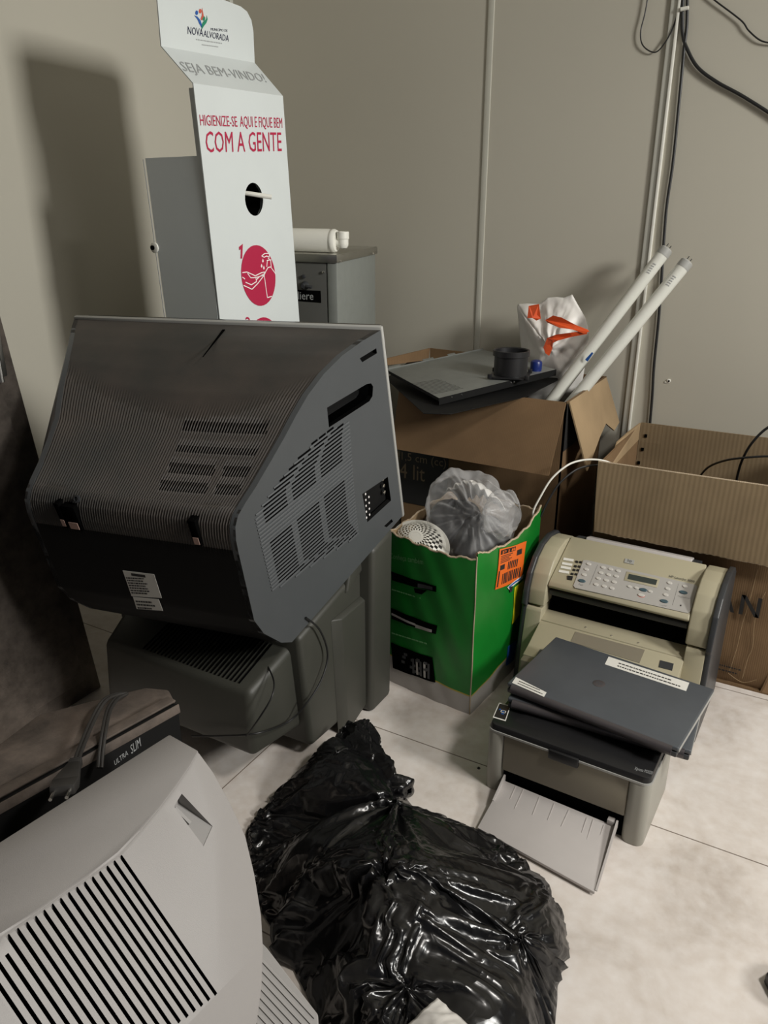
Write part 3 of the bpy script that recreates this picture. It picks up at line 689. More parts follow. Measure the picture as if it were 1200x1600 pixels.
mb = MB(M['grey_ink']); o = SS(287, 111) + sn * .0006; mb.text('SEJA BEM-VINDO!', o, SS(417, 129) + sn * .0006 - o, SS(279, 96) + sn * .0006 - o); part('grey_lettering', mb, t, label='grey lettering SEJA BEM-VINDO!', smooth=False)
mb = MB(M['navy'], M['blue_ink'], M['green_ink'], M['red_ink'], M['grey_ink']); e2 = hn * .0006
tq('NOVA', (293, 53), (317, 57), (293, 41), 0, HH, e2); tq('ALVORADA', (317.5, 57), (357, 65), (318, 47), 0, HH, e2); tq('MUNICÍPIO DE', (329, 47.5), (355, 50), (329, 42.5), 0, HH, e2)
for bl, br, tl in (((306, 63), (348, 69.5), (306, 60)), ((315, 71), (341, 74.5), (315, 68.5))):
    o = HH(*bl) + e2; scribble(mb, o, HH(*br) + e2 - o, HH(*tl) + e2 - o, 1, 4, 1.0)
def pl_(pts, mi): mb.plate([HH(*p) + e2 for p in pts], .0005, mi)
pl_([(303, 24), (308, 26), (313, 32), (315, 39), (315, 44), (311, 37), (308, 30)], 1)
pl_([(315, 46), (314, 40), (317, 34), (322, 30), (322.5, 24), (324, 30), (322, 36), (318, 41)], 2)
pl_([(313, 30), (315, 24), (315.5, 12), (317, 20), (318, 26), (315, 32)], 3)
for (x, y, mi) in ((307, 20, 1), (312.5, 17.5, 3), (318, 29, 2)):
    pl_([(x + 2.2 * math.cos(k * .5236), y + 3.6 * math.sin(k * .5236)) for k in range(12)], mi)
part('emblem', mb, t, label='small coloured municipal emblem with navy lettering', smooth=False)

# ================================================================== stainless-topped water cooler
cl = thing('water_cooler', 'grey water cooler with a stainless steel top, standing against the back wall behind the totem', 'water cooler', (-1.377, 2.38, 1.076))
_m = Matrix.Rotation(0.186, 4, 'Z') @ Matrix.Rotation(0.030, 4, 'X') @ Matrix.Rotation(0.012, 4, 'Y')
cl.rotation_euler = _m.to_euler(); WM[cl.name] = Matrix.Translation((-1.377, 2.38, 1.076)) @ _m
mb = MB(M['cool_side']); mb.box(-.298, -.006, -.352, -.006, -1.05, -.012, .003); part('body', mb, cl, True)
mb = MB(M['cool_side']); mb.box(-.036, -.004, -.358, -.345, -1.05, -.012, .004); part('corner_post', mb, cl, True)
mb = MB(M['cool_front']); mb.box(-.262, -.040, -.356, -.350, -1.0, -.014, .002); part('front_panel', mb, cl, True, label='dark front panel')
mb = MB(M['steel']); mb.box(-.304, 0, -.364, 0, -.022, 0, .003); mb.box(-.302, -.002, -.362, -.002, -.004, .002, .001); part('top_rim', mb, cl, True, label='stainless steel top rim')
ci = WM[cl.name].inverted()
CF = lambda x, y: LOC(cl, x, y, (0, -.3565, 0), (0, -1, 0))
mb = MB(M['void'], M['grey_ink']); q = [CF(*p) for p in ((450, 452), (501, 454.5), (502, 473), (451, 469))]; mb.prism(q, (0, -.0012, 0))
o = CF(456, 467) + Vector((0, -.0015, 0)); mb.text('elliere', o, CF(490, 468.5) + Vector((0, -.0015, 0)) - o, CF(456, 455) + Vector((0, -.0015, 0)) - o, 1); part('name_plate', mb, cl, True, label='black name plate with grey lettering', smooth=False)
mb = MB(M['hp_dark']); mb.lathe([(.006, 0), (.006, .006), (.003, .007)], CF(475, 432), (0, -1, 0), 18); part('indicator', mb, cl, True)
mb = MB(M['hp_dark']); mb.lathe([(.013, 0), (.011, .012), (.006, .02)], CF(477, 446), (0, -1, 0), 18)
a = CF(477, 446) + Vector((0, -.012, 0)); mb.tube([a, a + Vector((.012, -.004, .0)), a + Vector((.028, -.002, -.003))], .005); part('tap_knob', mb, cl, True)
mb = MB(M['chrome']); mb.lathe([(.004, 0), (.004, .003), (.002, .004)], CF(506, 425) + Vector((0, -.003, 0)), (0, -1, 0), 14); part('screw', mb, cl, True)
for p in ((532, 408), (583, 396)):
    mb = MB(M['chrome']); q = LOC(cl, *p, (0.001, 0, 0), (1, 0, 0)); mb.lathe([(.004, 0), (.004, .002), (.002, .003)], q, (1, 0, 0), 14); part('screw', mb, cl, True)
# filter cartridge lying on it
def CT(x, y, z=.0): return LOC(cl, x, y, (0, 0, z), (0, 0, 1))
o_ = WM[cl.name]
ry = -.30
r_ = .034
def CW(x, y, z): return o_ @ Vector((x, y, z))
tx = LOC(cl, 523, 386, (0, ry, 0), (0, 1, 0)).x
t = thing('water_filter', 'white cylindrical water filter cartridge with elbow fitting lying on the steel cooler top', 'water filter', tuple(CW(tx - .12, ry, .002)))
axd = (o_.to_3x3() @ Vector((1, 0, 0))).normalized()
mb = MB(M['white_plastic']); mb.lathe([(.026, 0), (r_, .005), (r_, .235), (r_ * .96, .243), (r_ * .96, .246), (r_, .248), (r_, .256), (r_ * .9, .262), (.016, .264)], CW(tx - .255, ry, r_ + .003), axd, 40); part('cartridge', mb, t)
mb = MB(M['grey_ink']); a = CW(tx - .19, ry - r_ * .75, r_ + .028); scribble(mb, a + Vector((0, -.0015, .001)), axd * .03, Vector((0, .002, .005)), 1, 0, 1.0); part('printed_mark', mb, t, smooth=False)
mb = MB(M['white_plastic']); c0 = CW(tx + .006, ry, r_); c1 = CW(tx + .024, ry, r_ - .004); c2 = CW(tx + .026, ry, r_ + .026)
mb.tube([c0, c1], .0145, 20, smooth=False); mb.lathe([(.004, -.016), (.012, -.013), (.016, -.006), (.0165, 0), (.0165, .012), (.014, .013)], c1 + Vector((.004, 0, 0)), (0, 0, 1), 24)
mb.lathe([(.0165, 0), (.0185, .001), (.0185, .020), (.017, .022), (.012, .022), (.011, .016)], c1 + Vector((.004, 0, .012)), (0, 0, 1), 24); part('elbow', mb, t)

# ================================================================== big brown carton behind the green box
BX0, BX1, BY0, BY1, BZ = -1.10, -0.585, 2.04, 2.46, 0.70
t = thing('cardboard_box', 'large open brown cardboard box behind the green box, holding two light tubes', 'cardboard box', ((BX0 + BX1) / 2, 2.25, 0))
mb = MB(M['card'])
mb.box(BX0, BX1, BY0, BY0 + .005, 0, BZ); mb.box(BX0, BX1, BY1 - .005, BY1, 0, BZ); mb.box(BX0, BX0 + .005, BY0, BY1, 0, BZ); mb.box(BX1 - .005, BX1, BY0, BY1, 0, BZ); mb.box(BX0, BX1, BY0, BY1, 0, .005)
part('body', mb, t, smooth=False)
fl_ = [PY(606, 615, BY0 - .002), PY(883, 628, BY0 - .002)]; fl_[0] = Vector((BX0, BY0 - .002, BZ)); fl_[1].x = BX1; fl_[1].z = BZ
fb = [PY(612, 700, 1.955), PY(858, 743, 1.955)]; k = (fb[1] - fb[0]); fb[0] = fb[0] - k * .0
mb = MB(M['card']); mb.prism([fl_[0], fl_[1], fb[1], fb[0]], (0, -.004, 0)); part('front_flap', mb, t, label='front flap hanging outward', smooth=False)
F1, F2 = Vector((BX1 + .001, BY0 + .01, BZ)), Vector((BX1 + .001, BY1 - .02, BZ))
fn = None
q = [F1, F2, PY(965, 663, 2.43), PY(957, 672, 2.40), PY(945, 664, 2.38), PY(937, 690, 2.27), PY(916, 736, 2.07)]
nf = (F2 - F1).cross(q[-1] - F1).normalized(); nf = nf if nf.x > 0 else -nf
RF = lambda x, y: hit(x, y, F1, nf)
q = [F1, F2] + [RF(*p) for p in ((966, 660), (958, 673), (945, 662), (936, 682), (916, 736))]
mb = MB(M['card_light']); mb.prism(q, nf * .004); part('side_flap', mb, t, label='light right flap with a notched corner', smooth=False)
mb = MB(M['card']); q = [PY(672, 544, 2.44), PY(742, 552, 2.44), PY(742, 575, 2.44), PY(672, 575, 2.44)]; mb.prism(q, (0, .005, 0)); part('back_flap', mb, t, smooth=False)
mb = MB(M['card']); a = PY(672, 544, 2.44); b = PX(628, 572, a.x - .02); mb.prism([a, Vector((a.x - .005, 2.44, BZ)), Vector((a.x - .10, 2.25, BZ)), Vector((a.x - .10, 2.25, BZ + .02))], (-.004, 0, 0)); part('left_flap', mb, t, smooth=False)
mb = MB(M['black_print'], M['brown_ink']); n_ = Vector((0, -1, 0)); yy = BY0 - .0008
pq = lambda x, y: PY(x, y, yy)
z0, z1 = pq(650, 788).z, pq(650, 700).z
mb.plate([Vector((BX0 + .002, yy, z0)), Vector((pq(700, 740).x, yy, z0)), Vector((pq(700, 740).x, yy, z1)), Vector((BX0 + .002, yy, z1))])
d_ = Vector((0, -.0012, 0))
def bt(s_, bl, br, tl): o = pq(*bl) + d_; r = pq(*br) + d_ - o; r.z = 0; v = pq(*tl) + d_ - o; v.x = 0; mb.text(s_, o, r, v, 1)
bt('41,5 cm (cc)', (617, 720), (697, 737), (617, 704)); bt('14 lit', (617, 744), (664, 751), (617, 721))
part('front_printing', mb, t, label='black printed panel reading 41,5 cm and 14 lit', smooth=False)
mb = MB(M['black_print']); xx = BX1 + .0008; q = [PX(884, 640, xx), PX(915, 700, xx)]
mb.plate([Vector((xx, BY0 + .004, .56)), Vector((xx, BY1 - .02, .56)), Vector((xx, BY1 - .02, BZ - .005)), Vector((xx, BY0 + .004, BZ - .005))]); part('side_printing', mb, t, smooth=False)

# computer panels on the box
def sheet(pts, th, mat, bev=0.0008): m_ = MB(mat); m_.prism(pts, (0, 0, -th), bev); return m_
PA = Vector((-.84, 2.1, .722)); pn = Vector((.02, -.05, 1)).normalized(); Q = lambda x, y: hit(x, y, PA, pn)
lower = [Q(604, 588), Q(660, 643), Q(704, 646), Q(856, 603), Q(874, 590), Q(880, 575), Q(640, 560)]
lower = [Vector((p.x, p.y, .7035 + (p.z - .722) * .3)) for p in [hit(x, y, (-.84, 2.1, .704), (0, 0, 1)) for x, y in ((603, 590), (662, 644), (704, 645), (822, 618), (872, 592), (868, 570), (640, 562))]]
mb = sheet([p + Vector((0, 0, .003)) for p in lower], .002, M['tv_black']); solo('computer_case_panel', mb, 'plain black computer side panel lying under the grey one on the brown box', 'computer panel', (-.84, 2.1, .704), smooth=False)
PA = Vector((-.84, 2.1, .735))
t = thing('computer_case_panel', 'grey metal computer side panel with a perforated grille, topmost on the brown box', 'computer panel', (-.84, 2.1, .72))
TLp, BLp, BRp, TRp = Q(605, 578), Q(686, 622), Q(869, 577), Q(755, 546)
mb = MB(M['galv']); mb.prism([TLp, BLp, BRp, TRp], (0, 0, -.002), .0006); pl0 = part('sheet', mb, t)
mb = MB(M['tv_black'])
def lip(a, b, h=.012, w=.001): dd_ = (b - a).normalized(); nn_ = Vector((dd_.y, -dd_.x, 0)); mb.prism([a, b, b - Vector((0, 0, h)), a - Vector((0, 0, h))], nn_ * w)
lip(BLp, BRp, .019); lip(TLp, BLp, .008); part('rolled_edge', mb, t, label='black folded edge', smooth=False)
mb = MB(M['galv'])
for a_, b_ in ((.02, .14), (.36, .47), (.62, .70)):
    a = TLp.lerp(TRp, a_); b = TLp.lerp(TRp, b_); o2 = (TLp - BLp).normalized() * .014; mb.prism([a, b, b + o2 + Vector((0, 0, .004)), a + o2 + Vector((0, 0, .004))], (0, 0, .0015), .0005)
a, b = TLp, TRp; mb.prism([a, b, b + Vector((0, 0, .004)), a + Vector((0, 0, .004))], (0, .001, 0)); part('clip_tab', mb, t)
mb = MB(M['void']); ux = (BRp - BLp).normalized(); uy = (TLp - BLp).normalized()
g0 = Q(636, 600); g1 = Q(674, 617); g2 = Q(726, 607); g3 = Q(686, 592)
for i in range(24):
    for j in range(12):
        p = g0.lerp(g1, (j + .5) / 12).lerp(g3.lerp(g2, (j + .5) / 12), (i + (.5 if j % 2 else .0) + .25) / 24.5)
        mb.prism([p + Vector((.0018 * math.cos(k * 1.0472), .0018 * math.sin(k * 1.0472), .0001)) for k in range(6)], (0, 0, .0002))
part('grille', mb, t, label='grille of small holes', smooth=False)
for x in (704, 718, 793, 798):
    mb = MB(M['chrome']); mb.lathe([(.003, 0), (.003, .002), (.001, .0025)], BLp.lerp(BRp, (x - 686) / 183) + Vector((0, -.0012, -.006)), (.25, -1, 0), 12); part('screw', mb, t)
# fan duct
t = thing('fan_duct', 'round black plastic fan duct standing on the grey computer panel', 'fan duct', tuple(Q(796, 594)))
pc = Q(797, 588) + Vector((0, 0, .001))
mb = MB(M['black']); mb.lathe([(.045, 0), (.0485, .004), (.0485, .058), (.0530, .060), (.0530, .076), (.0505, .0765), (.0470, .074), (.0450, .016), (.0450, .004)], pc, (0, 0, 1), 48); part('duct_wall', mb, t)
mb = MB(M['black'])
mb.box(-.056, .056, -.056, .056, 0, .0045, .001, mx=Matrix.Translation(pc) @ Matrix.Rotation(.25, 4, 'Z'))
for sx in (-1, 1):
    for sy in (-1, 1): mb.box(sx * .053 - .006, sx * .053 + .006, sy * .053 - .006, sy * .053 + .006, 0, .013, .0015, mx=Matrix.Translation(pc) @ Matrix.Rotation(.25, 4, 'Z'))
part('mounting_flange', mb, t)

# fluorescent tubes
def lamp(p0, p1, label):
    p0, p1 = Vector(p0), Vector(p1); ax = (p1 - p0).normalized(); L = (p1 - p0).length
    t = thing('fluorescent_tube', label, 'light tube', tuple(p0), group=None)
    mb = MB(M['tube_glass']); mb.lathe([(.012, 0), (.0185, .004), (.0185, L - .018)], p0, ax, 28); part('glass', mb, t)
    mb = MB(M['silver_rim'], M['black']); mb.lathe([(.0190, -.020), (.0192, -.018), (.0192, 0), (.0150, .004), (.006, .005)], p0 + ax * L, ax, 28); part('end_cap', mb, t, label='metal end cap')
    mb = MB(M['black'])
    for s_ in (-1, 1): o = p0 + ax * (L + .004) + ax.orthogonal().normalized() * .006 * s_; mb.tube([o, o + ax * .012], .0013, 8, smooth=False)
    part('contact_pins', mb, t)
    return t, p0, ax, L
B1 = PY(868, 618, 2.24); B2 = PY(896, 626, 2.22)
for top_, bot_, lb in ((PY(1041, 390, 2.42), B1, 'frosted fluorescent tube leaning out of the brown box, the left one behind'), (PY(1073, 410, 2.40), B2, 'frosted fluorescent tube leaning out of the brown box, the right one in front')):
    dr = (top_ - bot_).normalized(); low = bot_ - dr * .30
    t, p0, ax, L = lamp(low, top_, lb)
    mb = MB(M['grey_ink']); c = p0 + ax * (L - .085); v_ = (CAM - c).normalized(); sdv = ax.cross(v_).normalized(); v_ = sdv.cross(ax).normalized()
    scribble(mb, c + v_ * .0187 - sdv * .006, sdv * .012, ax * .035, 5, th=.0004); part('printed_mark', mb, t, smooth=False)

# crumpled white bag with red-orange tape
import itertools
def vnoise(p, s=1.0, seed=0.0):
    from mathutils import noise
    return noise.noise(Vector((p[0] * s + seed, p[1] * s - seed, p[2] * s + 3 * seed)))
t = thing('plastic_bag', 'crumpled white plastic bag with orange-red tape standing in the brown box', 'plastic bag', tuple(PY(850, 590, 2.36)))
outl = [(804, 480), (806, 476), (820, 475), (838, 476), (852, 466), (866, 465), (878, 466), (891, 461), (899, 476), (912, 498), (917, 518), (916, 548), (910, 580), (900, 640), (815, 640), (812, 560)]
from mathutils import noise as _nz
ctr = PY(862, 545, 2.34)
def bagf(u, v):
    k = u * len(outl); i = int(k) % len(outl); f = k - int(k); a = outl[i]; b = outl[(i + 1) % len(outl)]
    p = PY(a[0] + (b[0] - a[0]) * f, a[1] + (b[1] - a[1]) * f, 2.37)
    q = ctr.lerp(p, v); h = .045 * (1 - v ** 2)
    w_ = _nz.ridged_multi_fractal(Vector((q.x * 16, q.z * 16, 1.3)), 1.0, 2.0, 3, 1.0, 2.0) * .010 + .012 * math.sin(u * 47) * (v) * (1 - v)
    return Vector((q.x, q.y + .02 - h + w_ * min(1, (1 - v) * 4 + .1), q.z))
mb = MB(M['white_bag']); mb.grid(bagf, 96, 24, closed=True, thick=.0006); part('film', mb, t, angle=2.0)
BGp = lambda x, y, y_=2.283: PY(x, y, y_)
for q in ([(852, 500), (864, 493), (877, 496), (900, 508), (918, 515), (921, 518), (912, 521), (895, 515), (874, 512), (855, 504)],
          [(855, 528), (868, 523), (890, 520), (918, 516), (917, 522), (895, 526), (872, 532), (864, 536), (856, 534)],
          [(855, 528), (864, 532), (863, 545), (858, 556), (852, 552), (849, 543)],
          [(826, 478), (842, 475), (845, 498), (838, 501), (832, 497), (824, 497)]):
    mb = MB(M['red_tape']); y_ = 2.275 if q[0][0] > 845 else 2.315
    P_ = [BGp(x, y, y_ + .006 * math.sin(x * .7 + y)) for x, y in q]; mb.prism(P_, (0, .001, 0)); part('tape', mb, t, label='orange-red tape', smooth=False)
mb = MB(M['blue_ink']); mb.prism([BGp(x, y, 2.26) for x, y in ((914, 562), (925, 550), (927, 552), (918, 565))], (0, .001, 0)); part('printed_mark', mb, t, smooth=False)
mb = MB(M['navy_cap']); c_ = PY(838, 569, 2.24); mb.lathe([(.0165, -.02), (.0175, -.012), (.0175, .004), (.0155, .009), (.009, .0125), (.002, .0135)], c_, (0, 0, 1), 24)
solo('bottle_cap', mb, 'small dark blue round cap peeking over the grey computer panel behind the fan duct', 'cap', (c_.x, c_.y, c_.z - .02))

# ================================================================== green carton
GA_, GL, GR = Vector((-.615, 1.522, 0)), Vector((-.872, 1.556, 0)), Vector((-.592, 1.905, 0)); GB = GL + (GR - GA_)
GH = .437
t = thing('cardboard_box', 'tall green printed cardboard box with an orange shipping label, open at the top', 'cardboard box', tuple((GA_ + GB) / 2))
cs = [GL, GA_, GR, GB]
def gsurf(i, u, z, out=0.0):
    a, b = cs[i], cs[(i + 1) % 4]; p = a.lerp(b, u); n = Vector((b.y - a.y, a.x - b.x, 0)).normalized()
    bl = 4 * u * (1 - u); hz = z / GH
    return p + n * (.014 * bl * (.35 + .65 * hz) + out + .0012 * math.sin(u * 23 + z * 40) * bl) + Vector((0, 0, z))
def gtop(i, u): return GH + .006 * math.sin(u * 5 + i * 2.1) - .012 * (4 * u * (1 - u)) + .003 * math.sin(u * 31 + i)
def gband(i, u):
    if i == 0: return .052 + .030 * (1 - u) ** 1.5
    if i == 1: return .052 + .035 * u ** 1.4
    return .08
names = ['front_side', 'right_side', 'back_side', 'left_side']
for i in range(4):
    mb = MB(M['green'], M['silver_print'], M['gold_print'], M['card_light'])
    def fn_(u, v, i=i):
        zb = gband(i, u); n0 = 10
        k = v * 40
        z = zb * k / n0 if k <= n0 else (zb + .004 * (k - n0) if k <= n0 + 1 else zb + .004 + (gtop(i, u) - zb - .004) * (k - n0 - 1) / (39 - n0))
        return gsurf(i, u, z)
    mb.grid(fn_, 40, 40, thick=-.0015, mif=lambda u, v: 1 if v * 40 < 9.9 else (2 if v * 40 < 10.9 and i < 2 else 0))
    part(names[i], mb, t)
    mb = MB(M['card_light']); mb.grid(lambda u, v, i=i: gsurf(i, u, .004 + (gtop(i, u) - .003) * v, -.0022), 24, 12, thick=.002); part('inner_liner', mb, t, smooth=False)
    mb = MB(M['card_edge']); mb.tube([gsurf(i, k / 40, gtop(i, k / 40) + .001 + .001 * math.sin(k * 2.3), -.0005) for k in range(41)], .0026, 6, smooth=False); part('torn_rim', mb, t, label='torn pale rim')
mb = MB(M['card']); mb.prism([p + Vector((0, 0, .003)) for p in (GL, GA_, GR, GB)], (0, 0, .004)); part('bottom', mb, t)
mb = MB(M['card_edge']); mb.tube([gsurf(0, 1, GH * k / 12) + Vector((.0006 * math.sin(k * 5), -.0006, 0)) for k in range(13)], .0018, 6, smooth=False); part('corner_edge', mb, t, label='worn pale corner')
# patches on it: (u,z) found from picture positions
def guz(i, x, y):
    a, b = cs[i], cs[(i + 1) % 4]; n = Vector((b.y - a.y, a.x - b.x, 0)).normalized(); off = .010
    for _ in range(4):
        p = hit(x, y, a + n * off, n); u = (p - a).dot((b - a).normalized()) / (b - a).length; off = .014 * 4 * u * (1 - u) * (.35 + .65 * p.z / GH)
    return u, p.z
def gpatch(mb, i, pts, mi, out=.0012, th=.0005):
    out += .0022
    (u0, z0), (u1, z1), (u2, z2), (u3, z3) = [guz(i, *p) for p in pts]
    def f(a, b):
        ua = u0 + (u1 - u0) * a; ub = u3 + (u2 - u3) * a; za = z0 + (z1 - z0) * a; zb = z3 + (z2 - z3) * a
        return gsurf(i, ua + (ub - ua) * b, za + (zb - za) * b, out)
    mb.grid(f, 8, 8, mi=mi, thick=-th)
# pts order: top-left, top-right, bottom-right, bottom-left
mb = MB(M['void'], M['hp_dark'], M['silver_print'], M['pale_green'])
gpatch(mb, 0, ((612, 892), (683, 915), (683, 924), (614, 906)), 0); gpatch(mb, 0, ((648, 918), (668, 922), (660, 928), (650, 925)), 0)
gpatch(mb, 0, ((654, 911), (677, 916), (677, 921), (654, 917)), 1, .0018)
gpatch(mb, 0, ((612, 949), (684, 977), (682, 990), (613, 966)), 0); gpatch(mb, 0, ((613, 957), (650, 974), (650, 977), (613, 960)), 2, .0018); gpatch(mb, 0, ((650, 975), (676, 983), (676, 987), (650, 980)), 2, .0018)
gpatch(mb, 0, ((612, 1003), (676, 1027), (681, 1066), (615, 1043)), 0)
rs = random.Random(3)
for k in range(14):
    x = 616 + rs.random() * 54; y = 1012 + (x - 616) * .38 + rs.random() * 24; gpatch(mb, 0, ((x, y), (x + 5, y + 2), (x + 5, y + 6), (x, y + 4)), 1 + rs.randint(0, 1) * 0, .0018)
for k in range(5):
    x = 645 + k * 6; gpatch(mb, 0, ((x, 1028 + k * 2), (x + 3, 1029 + k * 2), (x + 3.5, 1052 + k * 2), (x + .5, 1051 + k * 2)), 2 if k % 2 else 1, .0018)
part('product_pictures', mb, t, label='dark printed pictures of devices')
mb = MB(M['pale_green'])
def gtext(i, s_, bl, br, tl, th=.0012):
    P3 = [gsurf(i, *guz(i, *p), .0042) for p in (bl, br, tl)]; mb.text(s_, P3[0], P3[1] - P3[0], P3[2] - P3[0])
gtext(0, 'Conheça também', (611, 873), (663, 883), (611, 863))
part('printed_text', mb, t, label='faded text reading Conheça também', smooth=False)
for y in (916, 984):
    mb = MB(M['pale_green']); P3 = [gsurf(0, *guz(0, *p), .0042) for p in ((614, y + 6), (668, y + 23), (614, y + 2))]; scribble(mb, P3[0], P3[1] - P3[0], P3[2] - P3[0], 1, 0, 1.0); part('printed_text', mb, t, smooth=False)
mb = MB(M['orange'], M['black_print'])
def OL(a, b): # bilinear inside the label
    c = [Vector(p) for p in ((779, 858), (821, 845), (813, 903), (772, 921))]; top = c[0].lerp(c[1], a); bot = c[3].lerp(c[2], a); return tuple(top.lerp(bot, b))
gpatch(mb, 1, (OL(0, 0), OL(1, 0), OL(1, 1), OL(0, 1)), 0, .0015)
def ob(a0, b0, a1, b1, mi=1): gpatch(mb, 1, (OL(a0, b0), OL(a1, b0), OL(a1, b1), OL(a0, b1)), mi, .0022)
ob(.06, .04, .58, .15); ob(.66, .16, .86, .30); ob(.08, .42, .26, .54); ob(.04, .55, .08, .95)
for k in range(11): ob(.20 + k * .065, .66, .20 + k * .065 + (.04 if k % 3 else .025), .92)
for k in range(6): ob(.40 + k * .06, .40, .43 + k * .06, .60)
for k in range(5): ob(.08, .19 + k * .04, .5 - .05 * (k % 3), .205 + k * .04)
mb2 = None
part('shipping_label', mb, t, label='orange shipping label with black bars')
mb = MB(M['orange']); 
P3 = [gsurf(1, *guz(1, *OL(.10, .14)), .0056), gsurf(1, *guz(1, *OL(.55, .135)), .0056), gsurf(1, *guz(1, *OL(.10, .06)), .0056)]; mb.text('P18', P3[0], P3[1] - P3[0], P3[2] - P3[0]); part('label_letters', mb, t, smooth=False)
mb = MB(M['yellow'], M['sticker'], M['blue_ink'], M['black_print'])
gpatch(mb, 1, ((803, 918), (817, 905), (810, 960), (798, 975)), 0); part('yellow_patch', mb, t, label='yellow printed patch'); mb = MB(M['yellow'], M['sticker'], M['blue_ink'], M['black_print']); gpatch(mb, 1, ((790, 917), (815, 897), (814, 903), (793, 921)), 1, .002); gpatch(mb, 1, ((792, 916), (811, 902), (810, 905), (792, 918)), 2, .0028)
gpatch(mb, 1, ((793, 917), (799, 915), (798, 923), (794, 925)), 3, .0024); part('small_labels', mb, t, label='small white and black labels'); mb = MB(M['yellow'], M['sticker'], M['blue_ink'], M['black_print']); gpatch(mb, 1, ((792, 1010), (806, 1000), (802, 1030), (788, 1040)), 2, .0012); part('blue_patch', mb, t, label='blue printed patch')

# bag in the green box
t = thing('plastic_bag', 'knotted smoky see-through plastic bag holding dark things in the green box', 'plastic bag', (-.71, 1.72, .30))
kn = PY(760, 798, 1.60)
cb = Vector((-.735, 1.745, .420))
rb = random.Random(5)
def cbag(u, v):
    th = u * 6.28318; ph = v * 3.14159
    dr = Vector((math.cos(th) * math.sin(ph), math.sin(th) * math.sin(ph), math.cos(ph)))
    kd = (kn - cb).normalized(); c = max(-1, min(1, dr.dot(kd))); an = math.acos(c)
    ang = math.atan2(dr.dot(kd.orthogonal().normalized()), dr.dot(kd.cross(kd.orthogonal().normalized())))
    rip = .010 * math.sin(ang * 17 + 2 * math.sin(ang * 3)) * math.exp(-an * 1.9) * min(1, an * 3) + .006 * math.sin(ang * 31 + an * 3) * math.exp(-an * 1.6)
    r = Vector((.116 * dr.x, .150 * dr.y, .130 * dr.z)) + Vector((-.035, .0, .004)) * max(0, dr.z) ** 2; n = _nz.noise(dr * 2.0 + Vector((3, 1, 0))) * .030 + _nz.ridged_multi_fractal(dr * 2.4, 1, 2, 2, 1, 2) * .004
    p = cb + r + dr * (rip + n) + kd * .03 * math.exp(-an * an * 14)
    return p
mb = MB(M['clear_bag']); mb.grid(cbag, 150, 90); part('film', mb, t, angle=3)
def tail(u, v):
    th = u * 6.28318; r = .005 + .050 * math.sin(min(1, v * 1.02) * 2.75) ** .85; ax_ = Vector((.88, -.20, .12)).normalized(); o1 = ax_.orthogonal().normalized(); o2 = ax_.cross(o1)
    rip = 1 + .10 * math.sin(th * 7 + v * 2) * (1 - v * .6) + .05 * math.sin(th * 15 + v * 6) + .12 * _nz.noise(Vector((math.cos(th) * 2, math.sin(th) * 2, v * 3)))
    return kn + Vector((.0, -.004, 0)) + ax_ * (.082 * v) + (o1 * math.cos(th) + o2 * math.sin(th)) * r * rip
mb = MB(M['clear_bag']); mb.grid(tail, 90, 20, closed=True); mb.lathe([(.006, -.006), (.010, 0), (.008, .006)], kn, (.88, -.2, .12), 14); part('knot', mb, t, angle=3, label='gathered knot and loose tail')
mb = MB(M['white_bag']); mb.grid(lambda u, v: cb + Vector((.0 + (u - .5) * .13 + .02 * v, .02 + .05 * (v - .5), .080 + .035 * math.sin(u * 3.14) - .05 * v * v + .006 * math.sin(u * 40))), 30, 12, thick=.002); part('paper_inside', mb, t, angle=3)
# dark contents: separate lumps
for (p, s_, lb) in (((-.775, 1.745, .385), .088, 'bundle of dark cloth inside the smoky plastic bag, left'), ((-.700, 1.73, .37), .082, 'bundle of dark cloth inside the smoky plastic bag, right')):
    mb = MB(M['black']); c0 = Vector(p); mb.grid(lambda u, v: c0 + Vector((math.cos(u * 6.28318) * math.sin(v * 3.1416), math.sin(u * 6.28318) * math.sin(v * 3.1416), math.cos(v * 3.1416))) * s_ * (1 + .12 * _nz.noise(Vector((math.cos(u * 6.28318) * 2, math.sin(u * 6.28318) * 2, v * 5)))), 40, 24, thick=0)
    solo('cloth_bundle', mb, lb, 'cloth bundle', (c0.x, c0.y, c0.z - s_))
# perforated white sieve
mb0 = MB(M['white_plastic'])
sc = Vector((-.805, 1.600, .400)); sx_ = Vector((.9, -.25, -.22)).normalized(); sz_ = Vector((-.35, -.55, .95)); sz_ = (sz_ - sx_ * sz_.dot(sx_)).normalized(); sy_ = sz_.cross(sx_)
b = bmesh.new(); nu, nv = 40, 8; vs = []
for i in range(nu):
    row = []
    for j in range(nv + 1):
        th = i / nu * 6.28318; r = .012 + .056 * j / nv; h = .036 * (1 - (j / nv) ** 2.2)
        row.append(b.verts.new(sc + sx_ * r * math.cos(th) * 1.1 + sy_ * r * math.sin(th) * .85 + sz_ * h))
    vs.append(row)
fs = []
for i in range(nu):
    for j in range(nv): fs.append((b.faces.new((vs[i][j], vs[(i + 1) % nu][j], vs[(i + 1) % nu][j + 1], vs[i][j + 1])), i, j))
sel = [f for f, i, j in fs if j >= 1 and j < 7 and (i + j) % 2 == 0]
r_in = bmesh.ops.inset_individual(b, faces=sel, thickness=.0012); 
bmesh.ops.delete(b, geom=sel, context='FACES')
bmesh.ops.solidify(b, geom=list(b.faces), thickness=.0018)
mb0._merge(b); mb0.bm.faces.ensure_lookup_table()
mb0.grid(lambda u, v: sc + sx_ * 1.1 * (.012) * v * math.cos(u * 6.28318) + sy_ * .85 * .012 * v * math.sin(u * 6.28318) + sz_ * .036, 16, 2, closed=True, thick=.0015)
